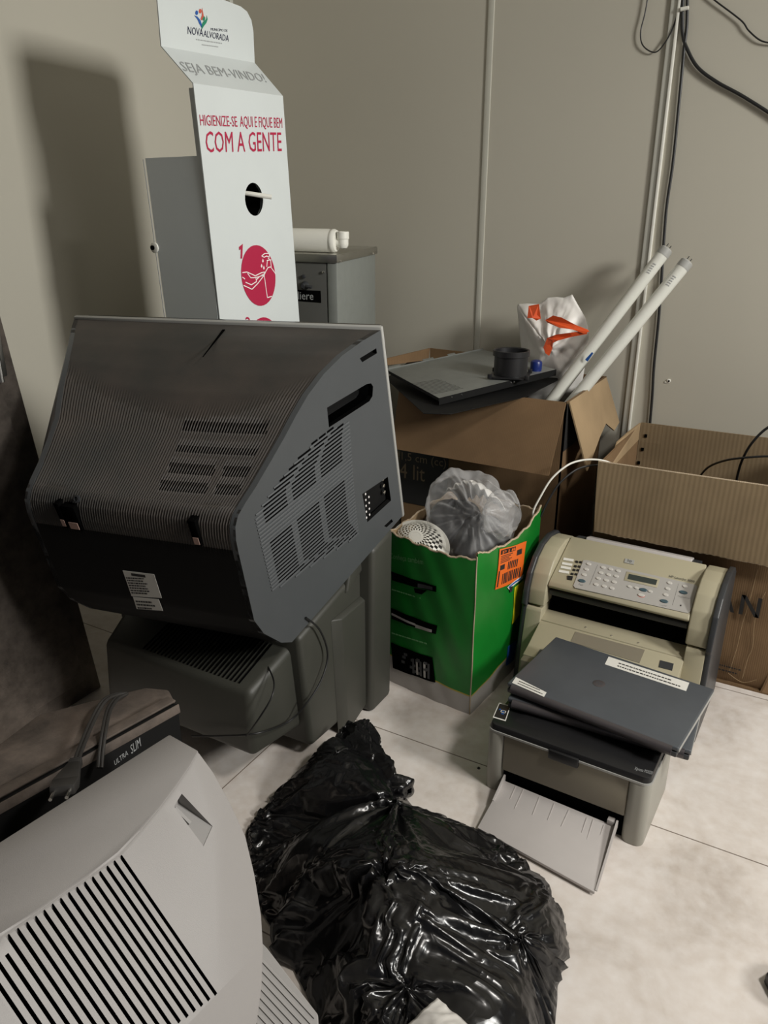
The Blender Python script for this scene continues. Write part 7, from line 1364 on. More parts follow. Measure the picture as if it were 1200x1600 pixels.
BAG_Z = [8,0,0,0,0,0,0,0,0,0,0,0,0,0,0,0,0,0,0,0,0,0,0,0,0,0,0,0,0,0,0,0,0,0,20,2,-14,2,-2,4,9,-5,2,5,-1,-10,8,1,-6,7,-8,8,-11,0,12,-9,-3,11,-5,-17,0,0,0,0,0,0,7,10,-8,12,-4,-10,
21,-17,16,3,-2,0,7,-1,3,1,-1,-11,8,2,-6,8,-8,8,-12,-1,13,-8,-4,10,-12,-3,-5,6,-14,-8,0,0,0,9,16,-18,16,-2,3,-18,6,15,-3,9,9,-20,17,15,2,0,-3,-10,6,4,-5,7,-9,8,-12,-3,15,
-8,-2,8,-12,-3,-6,6,-16,-4,-17,0,0,0,12,17,-18,9,-2,18,-18,-12,18,12,7,6,-17,6,0,20,6,8,-2,-10,3,6,-5,6,-8,8,-12,-4,15,-5,1,7,-14,-4,-9,9,-16,-11,-19,-8,0,0,0,14,16,0,-5,
-16,7,21,-15,-1,-9,10,20,-6,-3,6,6,15,19,6,1,-10,2,6,-3,5,-8,9,-11,-1,10,-4,2,0,0,-6,-18,-5,-4,-18,-5,-6,-21,0,0,0,11,19,-14,-4,-1,13,-7,21,-4,-4,-13,2,19,13,-4,8,1,10,18,
6,12,-9,-1,6,-3,7,-7,12,-8,-9,12,10,-15,5,0,3,-17,-6,-21,-10,-21,-8,-4,-18,0,0,0,15,15,-16,-1,4,3,-12,16,5,17,-8,-10,-11,20,21,5,7,-1,4,16,9,16,-5,-2,5,1,7,-6,12,-12,1,10,
11,-9,0,0,-1,-16,-8,-20,-24,-9,-8,-18,-11,-12,0,0,0,20,10,-14,9,2,3,-12,-10,4,20,14,-2,-8,-16,18,20,18,7,2,0,7,14,17,6,-5,0,6,2,-3,13,-10,-3,17,-1,2,-1,-1,-6,-7,-16,-25,
-11,-24,-6,-10,-12,-9,-19,0,0,0,13,22,-21,-6,0,7,12,-10,-9,3,18,15,-5,2,-17,13,21,20,16,6,-1,3,12,17,5,7,-3,1,6,-1,13,-14,-2,19,-7,9,4,-6,-7,-14,-20,-15,-19,-27,-5,-9,-7,
-9,-20,-10,0,0,17,5,-7,12,-18,3,3,11,-8,-9,7,10,16,-5,8,-17,11,19,20,20,15,3,-1,8,16,8,2,8,-2,6,-6,14,-9,-4,18,-7,13,4,-5,-15,-17,-15,-28,-19,-21,-24,-13,-4,-3,-20,0,0,0,
17,14,5,-7,-9,-8,15,3,-11,-5,-1,2,17,0,3,13,-16,9,19,20,16,17,17,3,-1,15,9,1,11,3,0,-4,14,-7,-6,17,-7,15,-1,-6,-16,-18,-22,-36,-10,-16,-26,-16,-15,-11,0,0,0,0,15,14,17,
-14,14,-8,-17,7,7,-3,-11,-3,1,14,0,4,14,-14,6,19,19,19,19,16,3,12,1,14,4,2,12,-4,-3,12,-15,11,-1,9,-3,-3,-4,-16,-20,-17,-20,-27,-22,-23,-16,-4,-17,0,0,3,12,18,6,-7,7,-1,
11,-13,-11,3,12,-7,-8,-2,11,0,5,14,-11,5,20,19,19,18,15,9,5,14,1,11,-2,12,7,-1,-3,-20,11,16,-23,-7,15,-16,-12,-18,-16,-24,-20,-14,-26,-16,-21,0,0,0,12,9,8,2,14,3,-9,1,0,
12,-11,-12,2,13,-7,-9,7,0,5,15,-6,1,20,19,20,17,14,13,7,6,13,1,7,0,16,-8,-10,6,-27,16,7,2,-15,-12,-16,-21,-20,-22,-19,-19,-12,-18,-15,0,0,15,15,-21,0,22,20,12,-8,-6,5,-7,
6,-9,-11,2,14,-8,-7,3,4,15,1,-4,21,18,20,18,13,13,10,5,11,6,4,-1,17,-18,11,-15,-4,-4,5,-8,-17,-13,-19,-12,-22,-20,-15,-25,-16,-16,0,0,0,20,12,-14,12,0,-2,21,11,15,-7,-3,0,
-9,-6,-6,-5,0,15,-7,-7,4,12,5,-4,20,19,19,18,14,11,8,13,4,7,6,-2,17,-18,7,-11,11,-20,8,-20,-6,-11,-23,-8,-28,-22,-26,-12,-13,-19,0,17,16,4,-8,10,-5,11,0,21,9,12,-7,1,-7,
-5,-7,-5,-8,-4,15,-8,-6,8,9,-3,20,19,19,19,12,11,8,11,11,6,2,-2,15,-16,6,1,-16,2,-10,-7,-22,-16,-33,-7,-14,-30,-23,-15,-11,0,0,0,18,3,8,16,5,-3,-3,6,11,20,12,5,-7,3,-7,-6,
-7,-6,-9,-7,14,-8,-4,9,0,20,18,19,20,11,10,14,9,8,8,-6,9,6,-8,-7,6,-16,-1,-15,-5,-11,-18,-22,-19,-27,-24,-21,-6,-15,0,19,13,-13,18,11,7,5,-3,11,3,6,20,12,0,-7,4,-8,-5,-7,
-8,-10,-7,11,-8,-2,4,20,17,19,20,15,10,12,1,6,7,9,-9,4,11,-14,4,-15,-3,-14,-8,-17,-12,-10,-16,-30,-26,-18,-29,0,0,0,20,1,18,-1,7,8,8,8,8,13,2,2,8,18,-1,-5,3,-9,-4,-9,-8,
-9,-8,8,-7,0,16,19,18,20,17,11,10,1,11,7,0,-7,10,-1,-15,7,-15,-3,-12,-14,-17,-12,-20,-19,-23,-27,-17,-16,0,20,-2,13,18,11,3,9,8,9,6,5,12,0,7,-3,15,-1,-4,0,-8,-5,-9,-8,-9,
-7,4,-5,9,20,18,20,18,13,7,4,13,-2,-2,0,6,-15,4,-2,-14,-4,-14,-10,-19,-19,-18,-25,-23,-16,-28,0,0,0,17,13,11,18,12,13,3,7,8,9,7,6,9,-1,3,-4,11,-2,-2,-6,-2,-10,-8,-7,-8,-7,
-1,4,15,20,20,19,14,4,9,12,-1,-4,5,-14,-9,6,-12,-1,-9,-12,-14,-16,-18,-19,-26,-22,-13,-27,0,18,0,17,14,19,12,13,14,3,8,7,8,8,3,7,1,0,-6,-3,5,1,-9,-2,-9,-8,-6,-9,-5,0,9,19,
21,19,16,5,12,9,-4,4,-15,-12,0,-9,2,-6,-13,-9,-14,-16,-18,-18,-22,-19,-19,-23,0,0,21,4,18,15,19,11,14,13,13,7,7,6,6,3,5,-2,0,5,-3,-7,1,2,-8,-3,-8,-10,-5,-8,-4,3,15,20,21,
18,7,12,8,1,-16,-14,-3,-8,-1,-4,-14,-2,-13,-17,-11,-17,-21,-19,-16,-18,-23,0,9,18,6,19,14,18,13,11,15,13,11,7,7,5,5,2,1,1,-3,0,1,-6,-2,3,-9,-4,-7,-9,-5,-7,-3,8,19,21,20,
10,12,5,-8,-19,-10,-5,0,-2,-15,-4,-14,-12,-11,-15,-19,-16,-20,-19,-12,-18,0,0,18,9,11,22,18,12,14,13,13,13,11,9,7,6,6,2,3,1,0,-1,-1,-2,-4,-5,2,-8,-6,-6,-8,-6,-6,-1,16,21,
21,15,9,-3,-11,-19,-9,0,3,-12,-8,-10,-14,-12,-12,-17,-17,-19,-20,-17,-21,0,0,12,2,14,16,21,19,15,11,13,14,13,11,11,8,6,4,4,-1,-1,-3,5,-1,0,0,-3,-6,2,-8,-7,-6,-7,-6,-8,8,
22,19,21,5,-12,-9,-20,-3,5,-6,-11,-7,-16,-13,-13,-14,-17,-16,-21,-18,-15,-13,0,0,27,2,17,16,11,11,16,17,15,14,12,11,11,10,5,4,4,1,-1,-4,-8,-3,-2,1,6,3,-1,-2,-5,-10,-4,-5,
-14,8,7,19,24,2,-16,-6,-21,4,3,-11,-6,-16,-12,-14,-14,-14,-13,-16,-17,-13,-13,-20,0,21,13,15,21,2,23,12,16,9,14,9,12,11,12,10,5,3,2,1,-4,-1,-5,-6,-7,-4,-1,3,7,4,1,-2,-10,
-15,-1,-8,10,15,9,19,-15,-14,-18,9,-3,-7,-14,-13,-15,-15,-16,-15,-16,-15,-16,-12,-14,-6,0,0,16,31,23,17,4,29,20,-1,17,7,6,6,24,1,4,3,4,4,3,-1,-6,-6,-6,-6,-5,-4,-4,0,3,7,7,
5,-13,3,-7,-17,19,-6,23,-15,1,-21,9,-5,-13,-14,-15,-16,-16,-16,-14,-14,-15,-14,-13,-13,0,0,18,24,14,19,16,18,22,19,8,10,17,4,-4,4,10,7,6,9,1,2,0,-1,-3,-5,-6,-7,-7,-7,-6,
-5,-1,5,3,16,9,-11,-4,-7,-18,18,-5,7,-20,12,-12,-13,-15,-14,-13,-13,-14,-14,-14,-14,-12,-14,-19,0,0,29,30,23,0,25,30,14,14,14,5,-2,19,7,3,-4,3,5,5,2,1,0,-1,-1,0,0,-4,-6,
-7,-7,-8,-8,-6,-3,16,7,11,-15,-17,0,22,-14,10,-11,1,-13,-11,-9,-12,-16,-17,-19,-18,-17,-15,-16,-19,0,0,0,19,23,26,25,11,30,23,23,-5,16,19,3,10,-15,6,17,0,4,4,3,0,-1,-1,-3,
-1,-2,-3,-4,-6,-7,-7,-8,-5,-8,-20,4,25,1,12,5,0,-35,-9,-10,16,-1,-3,-15,-20,-21,-21,-21,-19,-19,-17,-18,0,0,14,33,17,28,36,13,13,11,20,12,12,17,3,-2,13,2,2,-14,7,-9,-2,0,
-1,-3,-1,-1,-1,1,0,-1,-1,-3,-3,-8,-7,-21,12,-4,-12,17,-2,15,-9,5,-14,8,-10,9,-19,-24,-24,-23,-22,-22,-18,-18,-21,0,0,30,17,24,18,26,32,21,9,6,19,24,9,16,-3,-3,12,-13,7,
-10,0,-3,-3,-2,-6,-5,-6,-5,-4,-3,-2,-1,0,0,0,1,-5,-4,-9,15,-12,9,-18,25,-3,-19,19,-7,6,-32,-26,-25,-26,-25,-23,-21,-21,0,0,29,31,14,13,11,-4,22,52,20,-30,15,19,49,10,11,2,
-4,9,0,-10,-1,-9,-11,-6,-7,-6,-7,-6,-6,-6,-5,-5,-3,-1,1,1,-1,-8,26,15,-20,-7,-9,32,4,-29,-1,-2,10,-9,-29,-29,-29,-29,-31,-36,0,0,0,37,26,21,13,18,-13,15,20,21,11,16,18,50,
23,-3,10,-6,-2,7,-14,-3,-6,-5,-7,-6,-6,-6,-6,-7,-7,-7,-7,-8,-9,-9,-9,5,6,22,7,-7,-2,18,-6,7,-27,9,-13,8,-10,-32,-30,-30,-30,-28,-27,0,0,16,18,11,16,25,18,13,13,14,18,20,
13,20,57,18,-3,7,-2,-5,5,-1,-5,-7,-5,-7,-6,-6,-6,-7,-6,-7,-7,-8,-9,-9,-9,-11,-10,-7,17,3,3,30,0,-14,7,4,-4,-10,4,-11,-31,-31,-31,-31,-29,-35,0,19,12,12,15,16,16,21,20,13,
15,15,19,14,13,17,62,11,-7,7,-7,-11,1,-2,-12,-10,-5,-6,-6,-6,-7,-7,-8,-8,-8,-8,-9,-8,-5,1,14,-4,0,1,-4,9,4,-6,14,-23,-9,3,4,-37,-31,-30,-29,-27,-28,0,0,21,18,16,16,16,17,
17,19,19,15,12,16,19,11,15,35,33,-3,15,-17,-1,-7,-1,-14,0,-8,-8,-7,-9,-10,-11,-9,-7,-6,-4,-3,-2,-4,-3,-5,-5,-11,21,-7,15,-7,7,-19,-6,-6,7,-3,-28,-29,-28,-29,-29,-34,0,18,
15,16,17,17,17,16,18,16,19,19,15,10,21,17,57,20,1,-7,13,-13,3,-13,-2,-6,-13,-8,-8,-11,-10,-8,-6,-4,-2,-3,-3,-3,-2,-4,-6,-17,3,0,11,-5,0,-17,8,-9,20,-16,-8,-25,-27,-27,-27,
-27,-24,-26,0,0,0,20,19,20,18,18,16,17,18,17,16,22,18,9,20,62,26,7,-3,-6,16,-20,3,-13,-7,-5,-1,-14,-15,-6,-5,-3,-4,-3,-3,-3,-3,-4,-7,-12,-15,-16,-10,10,-14,3,9,2,2,-12,3,
2,-20,-19,-21,-24,-24,-23,-21,-18,-19,0,0,18,18,15,19,18,18,18,17,18,17,16,15,20,20,16,41,40,-3,8,-7,17,-17,4,-12,-13,-6,2,-21,0,-3,-5,-5,-4,-5,-3,-4,-7,-13,-16,-16,-14,
-13,-15,-13,15,7,1,7,5,-22,15,-17,-16,-16,-16,-16,-20,-22,-22,-21,-22,0,23,19,3,27,16,14,16,18,18,18,19,16,15,13,31,60,16,11,0,2,-9,17,-21,1,-15,2,-6,-10,1,-2,-12,-9,-4,1,
-1,-6,-12,-16,-16,-15,-15,-16,-12,-10,5,4,9,-12,-6,16,-22,7,-10,-19,-18,-17,-15,-15,-16,-17,-18,-26,0,0,25,26,19,10,26,12,16,16,17,19,19,19,12,14,22,72,25,-5,-6,9,-4,-4,
-15,6,-12,10,-15,-3,-8,-25,2,3,3,-2,-12,-15,-16,-15,-15,-16,-15,-10,-5,4,-12,18,-6,-15,-13,20,-20,-10,-2,-11,-16,-21,-19,-18,-17,-16,-15,-15,0,0,34,18,0,-12,31,34,22,17,
17,19,18,20,21,17,12,13,77,25,-22,18,5,-21,-9,1,-9,8,-15,-10,3,-20,7,-2,3,-9,-15,-15,-14,-16,-16,-15,-12,-6,-1,3,-17,6,-10,3,-15,-15,17,-15,-18,-12,-4,-8,-12,-18,-19,-18,
-18,-16,-15,0,23,20,27,20,-13,11,22,20,21,19,19,19,20,20,30,71,-3,18,29,-68,-1,47,-1,-13,4,1,-12,-11,7,6,-24,6,-7,-14,-14,-12,-15,-15,-14,-13,-8,-4,0,0,-19,2,-10,2,-6,-18,
-16,14,-15,-11,-19,-16,-9,-6,-9,-12,-15,-16,-16,-23,0,0,22,15,17,42,17,2,7,13,20,20,19,20,20,18,24,83,21,-70,24,-1,-15,20,-28,59,12,-27,-2,4,8,-12,-12,-7,-15,-13,-19,-9,
-6,-16,-11,-6,-2,-1,-4,-19,-2,-11,3,-9,-6,-20,-16,10,-14,-14,-7,-18,-17,-15,-11,-9,-11,-14,-15,-16,0,0,23,12,14,18,34,19,2,24,0,16,19,18,18,19,20,19,26,20,6,15,0,-31,7,18,
-3,53,-3,-16,-1,-15,-12,-6,-14,-3,-18,3,-14,-18,-9,-4,-2,-3,-9,-18,-5,-11,-1,-13,-2,-6,-21,-18,8,-11,-16,-13,-2,-16,-17,-17,-16,-13,-8,-7,-19,0,0,25,16,2,18,15,16,45,6,5,
21,10,17,17,16,17,16,16,26,25,23,-27,10,-10,15,6,-24,57,8,-36,0,-5,3,-5,-20,-11,4,-13,-20,-7,-3,-4,-6,-12,-18,-6,-12,-3,-12,-12,2,-7,-21,-19,5,-6,-16,-18,-11,0,-11,-16,
-17,-17,-15,-15,-7,0,0,12,37,21,-14,18,17,15,45,23,-12,26,12,15,17,15,17,16,18,9,35,12,-24,-9,26,0,3,-11,-21,42,-2,-4,8,-6,-21,-4,-6,-1,-24,-6,-4,-7,-9,-14,-17,-7,-11,-7,
-11,-12,-11,6,-13,-14,-21,-2,0,-12,-18,-18,-12,1,-5,-14,-15,-15,-13,-19,0,17,20,33,16,-15,18,18,50,10,17,-7,12,10,19,18,20,13,14,18,25,-5,21,-10,10,14,-30,-8,8,8,28,0,4,
-13,-13,6,4,-17,-21,-10,-3,-6,-11,-15,-16,-7,-10,-10,-11,-12,-12,-9,5,-8,-16,-21,-2,0,-11,-14,-19,-18,-13,-1,-1,-12,-17,-10,-22,0,0,27,18,39,20,-18,18,17,64,13,-1,4,6,12,
18,18,68,12,17,4,-50,22,16,-12,1,9,-8,-2,-7,43,24,-27,1,7,-5,-12,-25,-11,2,-9,-11,-14,-15,-13,-8,-11,-11,-12,-12,-12,-12,-7,5,-4,-18,-19,-2,-2,-15,-7,-14,-20,-18,-16,-3,0,
-8,-16,-18,0,0,22,32,14,25,22,-13,14,18,66,19,-16,11,6,16,14,73,17,14,10,10,-2,-32,-8,-12,8,24,-7,-4,-11,47,2,-3,-15,-9,-9,-6,-8,1,-6,-20,-13,-12,-11,-8,-12,-13,-10,-14,
-11,-12,-12,-5,2,1,-17,-19,-3,-4,-16,-11,-4,-15,-20,-18,-17,-6,1,-5,-20,0,0,14,23,27,24,3,26,9,4,16,68,14,-10,1,-4,19,19,75,19,13,6,0,10,3,-53,-1,1,21,-27,-1,40,30,-23,
-10,0,-3,-11,7,-10,-9,-19,-11,-10,-11,-11,-13,-13,-14,-9,-14,-11,-12,-12,-3,1,2,-19,-14,-1,-15,-10,-15,-1,-7,-16,-19,-18,-16,-13,-6,0,0,0,16,13,25,17,21,13,29,21,19,25,22,
18,4,-3,-10,14,68,18,14,3,11,4,10,4,-14,-34,1,19,-23,41,27,-12,-26,14,-1,-22,-3,2,-19,-3,-15,-9,-12,-11,-12,-12,-14,-10,-16,-11,-14,-10,-12,-2,2,1,-19,-6,-16,-13,-9,-14,
-2,-2,-9,-17,-18,-17,-5,-19,0,15,14,18,18,26,12,23,19,26,28,16,23,19,10,8,1,19,24,21,14,0,-4,12,7,-1,18,-5,-4,17,-31,29,-11,-26,11,-3,-18,6,-18,7,-17,0,-17,-10,-12,-12,
-11,-13,-13,-9,-17,-13,-12,-13,-12,2,1,0,-19,-15,-13,-11,-11,-11,-3,-1,-4,-11,-17,-17,-9,-20,0,0,23,18,16,25,16,24,26,10,27,37,14,7,14,14,6,14,14,14,4,11,8,9,19,-4,-6,4,
14,-8,6,-13,15,-22,-2,-3,9,-9,-15,6,-19,3,-18,-1,-14,-10,-14,-12,-10,-14,-8,-13,-18,-12,-15,-12,-4,3,1,-12,-20,-9,-14,-13,-11,-3,-3,-1,-15,-4,-18,-15,-17,0,0,0,20,18,18,
17,19,24,22,28,42,17,19,19,-6,-4,8,17,8,13,9,11,23,18,8,2,-20,9,9,-8,-2,6,-5,21,-28,16,-22,-7,13,-23,7,-22,1,-6,-14,0,-15,-10,-16,-12,-9,-13,-8,-16,-18,-14,-13,-7,0,4,-10,
-20,-7,-11,-14,-15,-3,-1,-4,-16,3,-18,-11,-21,0,0,14,9,14,17,17,19,19,22,27,20,54,22,-2,20,-27,16,-6,17,22,16,11,11,4,-4,9,6,12,-9,10,-1,-2,-4,6,13,-24,18,-12,-5,-19,3,
-18,8,-18,-4,-7,-11,0,-15,-12,-17,-12,-7,-13,-9,-19,-16,-15,-9,-4,4,-7,-20,-5,-12,-18,-5,-5,-4,-6,-17,0,-2,-18,-20,0,0,0,18,12,10,14,16,19,17,19,23,76,14,23,17,-10,-23,-1,
19,-12,13,15,12,12,8,7,21,3,6,0,1,10,-11,10,-10,3,10,-18,17,-22,-5,3,-20,-9,11,-9,-18,-3,-10,-6,-1,-16,-15,-16,-11,-6,-10,-15,-20,-16,-12,-6,-3,2,-20,-7,-15,-4,-18,-6,-5,
-1,-18,3,4,-19,-21,0,0,0,36,-6,8,7,11,14,17,16,19,19,68,27,24,11,-20,13,-15,-9,18,-1,19,16,10,6,10,14,10,-9,5,4,7,6,-11,13,-14,-2,9,-15,19,-12,-19,7,-10,-18,3,3,-13,-18,
-3,-9,-2,-5,-17,-17,-15,-8,-5,-12,-18,-20,-14,-3,-12,4,-19,-11,-10,2,-17,-15,-8,1,-15,-7,10,-11,-21,0,0,26,0,28,10,2,-11,14,15,16,20,17,67,18,22,17,-23,4,10,12,-14,3,11,7,
-2,16,5,9,15,4,4,20,10,6,-4,-6,4,-16,9,-17,-2,21,-22,5,-18,8,-12,-17,5,0,-16,-16,-3,-6,-2,-11,-17,-16,-13,-6,-6,-16,-20,-17,-6,-15,4,-16,-1,-16,2,-20,-7,-5,-15,3,-18,7,-9,
-19,0,0,0,21,23,14,2,34,1,-21,13,15,14,15,60,24,23,24,9,-10,1,-18,37,-17,-9,4,-5,21,16,12,5,12,2,7,-8,15,-9,13,-11,0,-3,5,-16,2,13,-6,-13,8,-14,5,-17,-12,6,-5,-17,-13,-3,
-3,-5,-15,-17,-15,-10,-5,-9,-20,-14,-21,-11,-6,-2,-14,-1,-4,-5,-19,3,-4,-9,-13,-20,-10,0,0,0,0,17,2,-11,28,6,19,32,17,-29,17,13,13,59,21,27,12,-8,12,6,24,-26,21,-12,-24,1,
24,1,6,12,7,7,8,6,11,16,-15,11,-2,0,-5,-13,3,-6,14,-1,-20,0,9,-16,1,-17,-5,5,-11,-17,-9,-2,-3,-10,-16,-17,-13,-8,-4,-15,-21,-18,-4,-18,-12,-12,-7,-3,-1,5,-18,2,-19,-12,7,
-22,0,0,10,9,9,-17,-7,14,40,16,31,18,-6,22,16,15,18,15,10,9,6,4,15,16,7,-6,1,-15,-2,0,18,3,12,7,4,7,2,9,16,-15,10,1,-4,-14,1,-7,-2,15,4,-20,-8,6,6,-18,-1,-15,1,0,-15,-15,
-5,-2,-6,-13,-16,-16,-11,-7,-6,-21,-19,-16,-6,-14,-13,-14,-4,-1,13,-4,-18,-12,5,-8,-22,0,0,20,9,6,8,-10,-12,-13,31,32,10,21,20,19,27,19,15,14,11,5,5,-2,10,-10,46,-10,-6,4,
-13,10,9,-5,8,-6,5,10,11,4,16,-15,6,7,-2,-14,-9,-3,-2,16,6,-20,-11,0,8,1,-18,-3,-11,4,-6,-17,-11,-2,-3,-10,-15,-16,-14,-9,-2,-19,-14,-21,-18,-14,-11,-12,-6,-3,12,6,-12,
-11,-13,1,-18,0,18,4,-5,5,6,25,-14,-24,23,22,25,21,10,15,24,18,14,9,12,2,9,-4,14,21,20,-15,12,-19,1,14,11,-6,9,-6,0,9,12,2,16,-15,1,10,4,-12,-16,-6,-1,16,10,-19,-14,-3,3,
9,-5,-18,-2,-6,2,-12,-16,-5,-2,-7,-13,-15,-15,-13,-3,-11,-20,-13,-17,-17,-19,-10,0,6,-12,8,-16,-11,6,-21,0,0,7,4,2,7,0,12,31,-8,-10,1,39,25,18,18,21,16,14,11,9,4,5,-1,12,
14,12,-17,20,-20,-6,13,18,-3,6,-4,-4,6,14,-1,16,-14,-3,10,8,-7,-17,-12,-3,17,13,-18,-17,-1,-3,6,8,-10,-17,0,-2,-5,-15,-11,-2,-5,-10,-14,-13,-17,-7,-8,-19,-17,-17,-15,-15,
-11,8,6,-3,-18,5,-11,-16,-9,0,21,7,2,7,1,9,9,18,-6,-19,26,31,3,19,25,13,13,9,4,5,3,7,15,20,14,-13,20,-15,-6,0,18,11,-2,0,-6,2,14,-2,15,-11,-8,8,11,0,-17,-16,-6,15,16,-15,
-20,-1,0,-4,7,6,-15,-13,3,-4,-10,-12,-5,-4,-10,-13,-12,-16,-7,-10,-20,-14,-12,-9,-19,-15,-2,14,-4,-5,-13,-16,-14,0,0,8,5,11,14,13,8,9,8,-17,-3,6,31,22,8,25,25,12,12,7,3,0,
-2,17,18,10,-11,20,-11,-12,1,13,17,2,-2,-6,-2,14,-4,14,-7,-13,5,12,6,-13,-19,-11,14,17,-12,-20,-2,-2,0,-4,7,2,-17,-5,2,-12,-9,-7,-7,-5,-13,-10,-17,-4,-15,-20,-2,-11,-12,
-15,-19,3,-15,1,-8,-6,-20,0,0,11,15,12,14,10,10,2,11,-4,-9,8,9,19,20,16,10,8,10,10,10,-8,18,17,16,9,-9,18,-3,-15,4,3,16,10,-5,-3,-7,14,-6,13,-4,-15,1,10,11,-6,-19,-17,10,
18,-8,-18,-7,2,-6,2,-4,4,1,-16,3,-3,-5,-8,-11,-14,-9,-9,-17,-4,-20,-14,1,-11,-12,-10,-16,-20,0,-19,5,-20,0,0,21,10,13,13,12,11,4,11,-8,-5,-12,24,23,7,1,15,24,10,4,9,-5,19,
14,12,12,-10,17,4,-16,4,3,9,13,-4,0,-10,12,-7,11,-1,-16,-2,6,12,3,-17,-21,5,19,-5,-17,-9,-1,1,-8,2,-2,5,-10,-4,-4,-6,-7,-6,-5,-9,-18,-13,-7,-20,0,-12,-9,-12,-11,-15,-17,
-14,9,-18,-11,0,10,13,15,15,14,15,8,2,-6,-3,2,2,22,-1,22,14,-1,8,18,-5,17,18,11,9,15,-10,14,10,-15,7,3,1,13,-5,5,-12,11,-9,9,0,-16,4,-6,12,9,-11,-22,-3,20,-5,-13,-9,-7,0,
2,20,-4,-2,-5,-8,-9,-4,-6,-11,-10,-18,0,-13,-20,-5,-8,-11,-12,-12,-13,-12,-5,-19,-12,-12,0,0,20,12,14,14,12,9,8,2,-1,-5,-8,15,-7,23,21,-9,6,21,17,-2,16,18,9,7,16,-9,9,16,
-13,5,6,-1,9,-4,8,-12,9,-10,6,1,-16,8,-9,3,13,-2,-21,-12,22,-4,-11,-10,11,-2,7,-1,-16,-3,-4,-7,-7,-1,-8,-8,-12,-4,-12,-16,-3,-10,-11,-11,-12,-13,-12,-6,-17,-9,-22,0,0,22,
12,13,11,11,9,9,3,-5,-10,16,5,-7,20,20,-1,-7,20,16,5,11,18,8,7,16,-7,8,15,-11,7,3,0,8,-4,7,-10,6,-11,4,3,-16,11,-8,-4,9,10,-19,-19,23,-5,-10,-7,-2,-1,8,1,2,1,-6,-8,-6,-7,
-10,-8,-16,-10,-16,-4,-19,-9,-9,-7,-10,-15,-14,-10,1,-16,-15,0,22,13,14,7,10,10,8,1,-14,16,8,2,-5,20,20,-15,-2,20,12,15,4,18,5,11,13,-5,10,13,-9,7,1,2,5,-2,5,-8,5,-8,-4,5,
-14,11,1,-16,-1,16,-18,-8,13,-6,-1,-17,8,18,-2,-11,-6,-2,-4,-10,-8,-3,-12,-6,-12,-16,-7,-13,-8,-16,-10,-8,-7,-10,-12,-5,-11,-17,0,0,20,15,14,14,8,6,-2,-3,-1,20,4,-11,12,
20,7,-16,2,20,8,18,3,18,4,16,1,3,14,8,-6,4,3,2,1,0,5,-7,3,-5,-4,2,-12,9,8,-11,6,-17,7,10,-11,-2,3,-15,12,-10,3,-9,7,-8,-12,-8,-6,-10,-9,-10,-13,-5,-19,-6,-15,-10,-15,-6,
-9,-7,-11,-9,-10,0,0,8,14,13,16,15,-5,-6,0,21,14,-7,-5,20,17,-3,-16,7,19,8,17,3,17,3,17,-1,13,1,7,7,-5,3,4,1,0,2,-5,2,-6,-4,4,-11,8,6,7,-2,-11,-2,7,-16,30,-4,-19,3,-4,7,
-9,-13,-12,-11,-9,-9,-10,-8,-11,-11,-3,-16,-13,-15,-7,-16,-6,-10,-4,-16,0,0,0,20,7,3,20,-3,-6,0,18,15,11,1,-11,16,19,-10,-16,12,18,14,9,3,18,2,17,-2,13,-1,5,9,3,-3,4,-1,2,
0,-4,1,-5,-3,0,-7,8,3,0,2,8,11,-9,-11,37,-3,-6,1,-26,-13,-8,-14,-3,-10,-11,-13,-8,-11,-12,-12,-8,-12,-13,-8,-13,-13,-8,-13,0,0,0,0,8,19,8,-8,13,0,17,13,3,-5,4,20,7,-12,
-12,13,19,13,-1,14,13,3,16,-3,14,-1,3,9,1,4,-1,-1,1,1,-2,-1,-3,-3,-4,-4,5,0,1,6,18,14,-12,-5,33,-24,-5,-3,12,-18,-17,-23,-11,-8,-15,-11,-7,-10,-12,-8,-16,-14,-4,-12,-11,
-18,0,0,0,0,10,11,-4,19,3,17,2,-4,-5,20,12,6,-13,-8,16,19,10,-6,13,13,5,17,-4,13,3,-1,9,-1,3,3,-1,1,-2,-2,-2,-2,-4,-2,-2,-2,6,13,17,21,-17,5,9,8,-12,0,6,4,-27,-26,-18,-15,
-19,-13,-12,-13,-8,-4,-10,-20,-1,-13,-4,-17,0,0,0,0,9,19,11,4,-4,-5,9,19,12,2,-12,-6,17,19,8,-11,14,8,9,16,-4,13,0,8,-1,5,-1,3,-2,2,-1,-1,-1,-4,-4,-3,-2,3,2,10,15,13,3,18,
-6,-7,7,10,-5,-17,-19,-27,-19,-12,-16,-15,-14,-10,-15,-21,3,-14,2,-14,0,0,0,0,19,9,-4,-4,5,12,18,10,0,-7,-8,20,9,13,-13,11,8,13,12,-5,13,-2,9,3,0,1,2,-2,1,-2,1,-3,-1,-6,
-3,0,2,0,12,10,9,16,32,0,-16,4,20,-29,-24,-25,-18,-19,-15,-18,-7,-13,-19,-6,-14,-11,0,0,0,0,0,11,9,-11,12,10,16,10,-5,-10,4,21,-1,15,-2,-7,11,13,11,-6,13,-3,9,5,-4,2,0,2,
-1,-2,1,-3,0,-7,-3,4,-4,2,13,6,5,13,24,-3,-3,-9,2,-13,-18,-23,-15,-10,-26,-13,-10,-9,-23,0,0,0,0,0,0,17,7,0,16,8,-12,2,6,19,-6,6,8,-13,8,14,11,-7,13,-4,9,7,-6,0,1,0,0,-2,
2,-5,1,-6,-2,4,-5,5,10,1,1,10,16,-6,-8,-7,2,-6,-19,-18,-15,-8,-13,-36,0,0,0,0,0,7,9,14,-1,15,-2,12,-4,11,-11,8,-13,6,13,10,-6,11,-3,7,9,-1,-8,1,1,-1,-2,2,-5,2,-7,-2,5,-6,
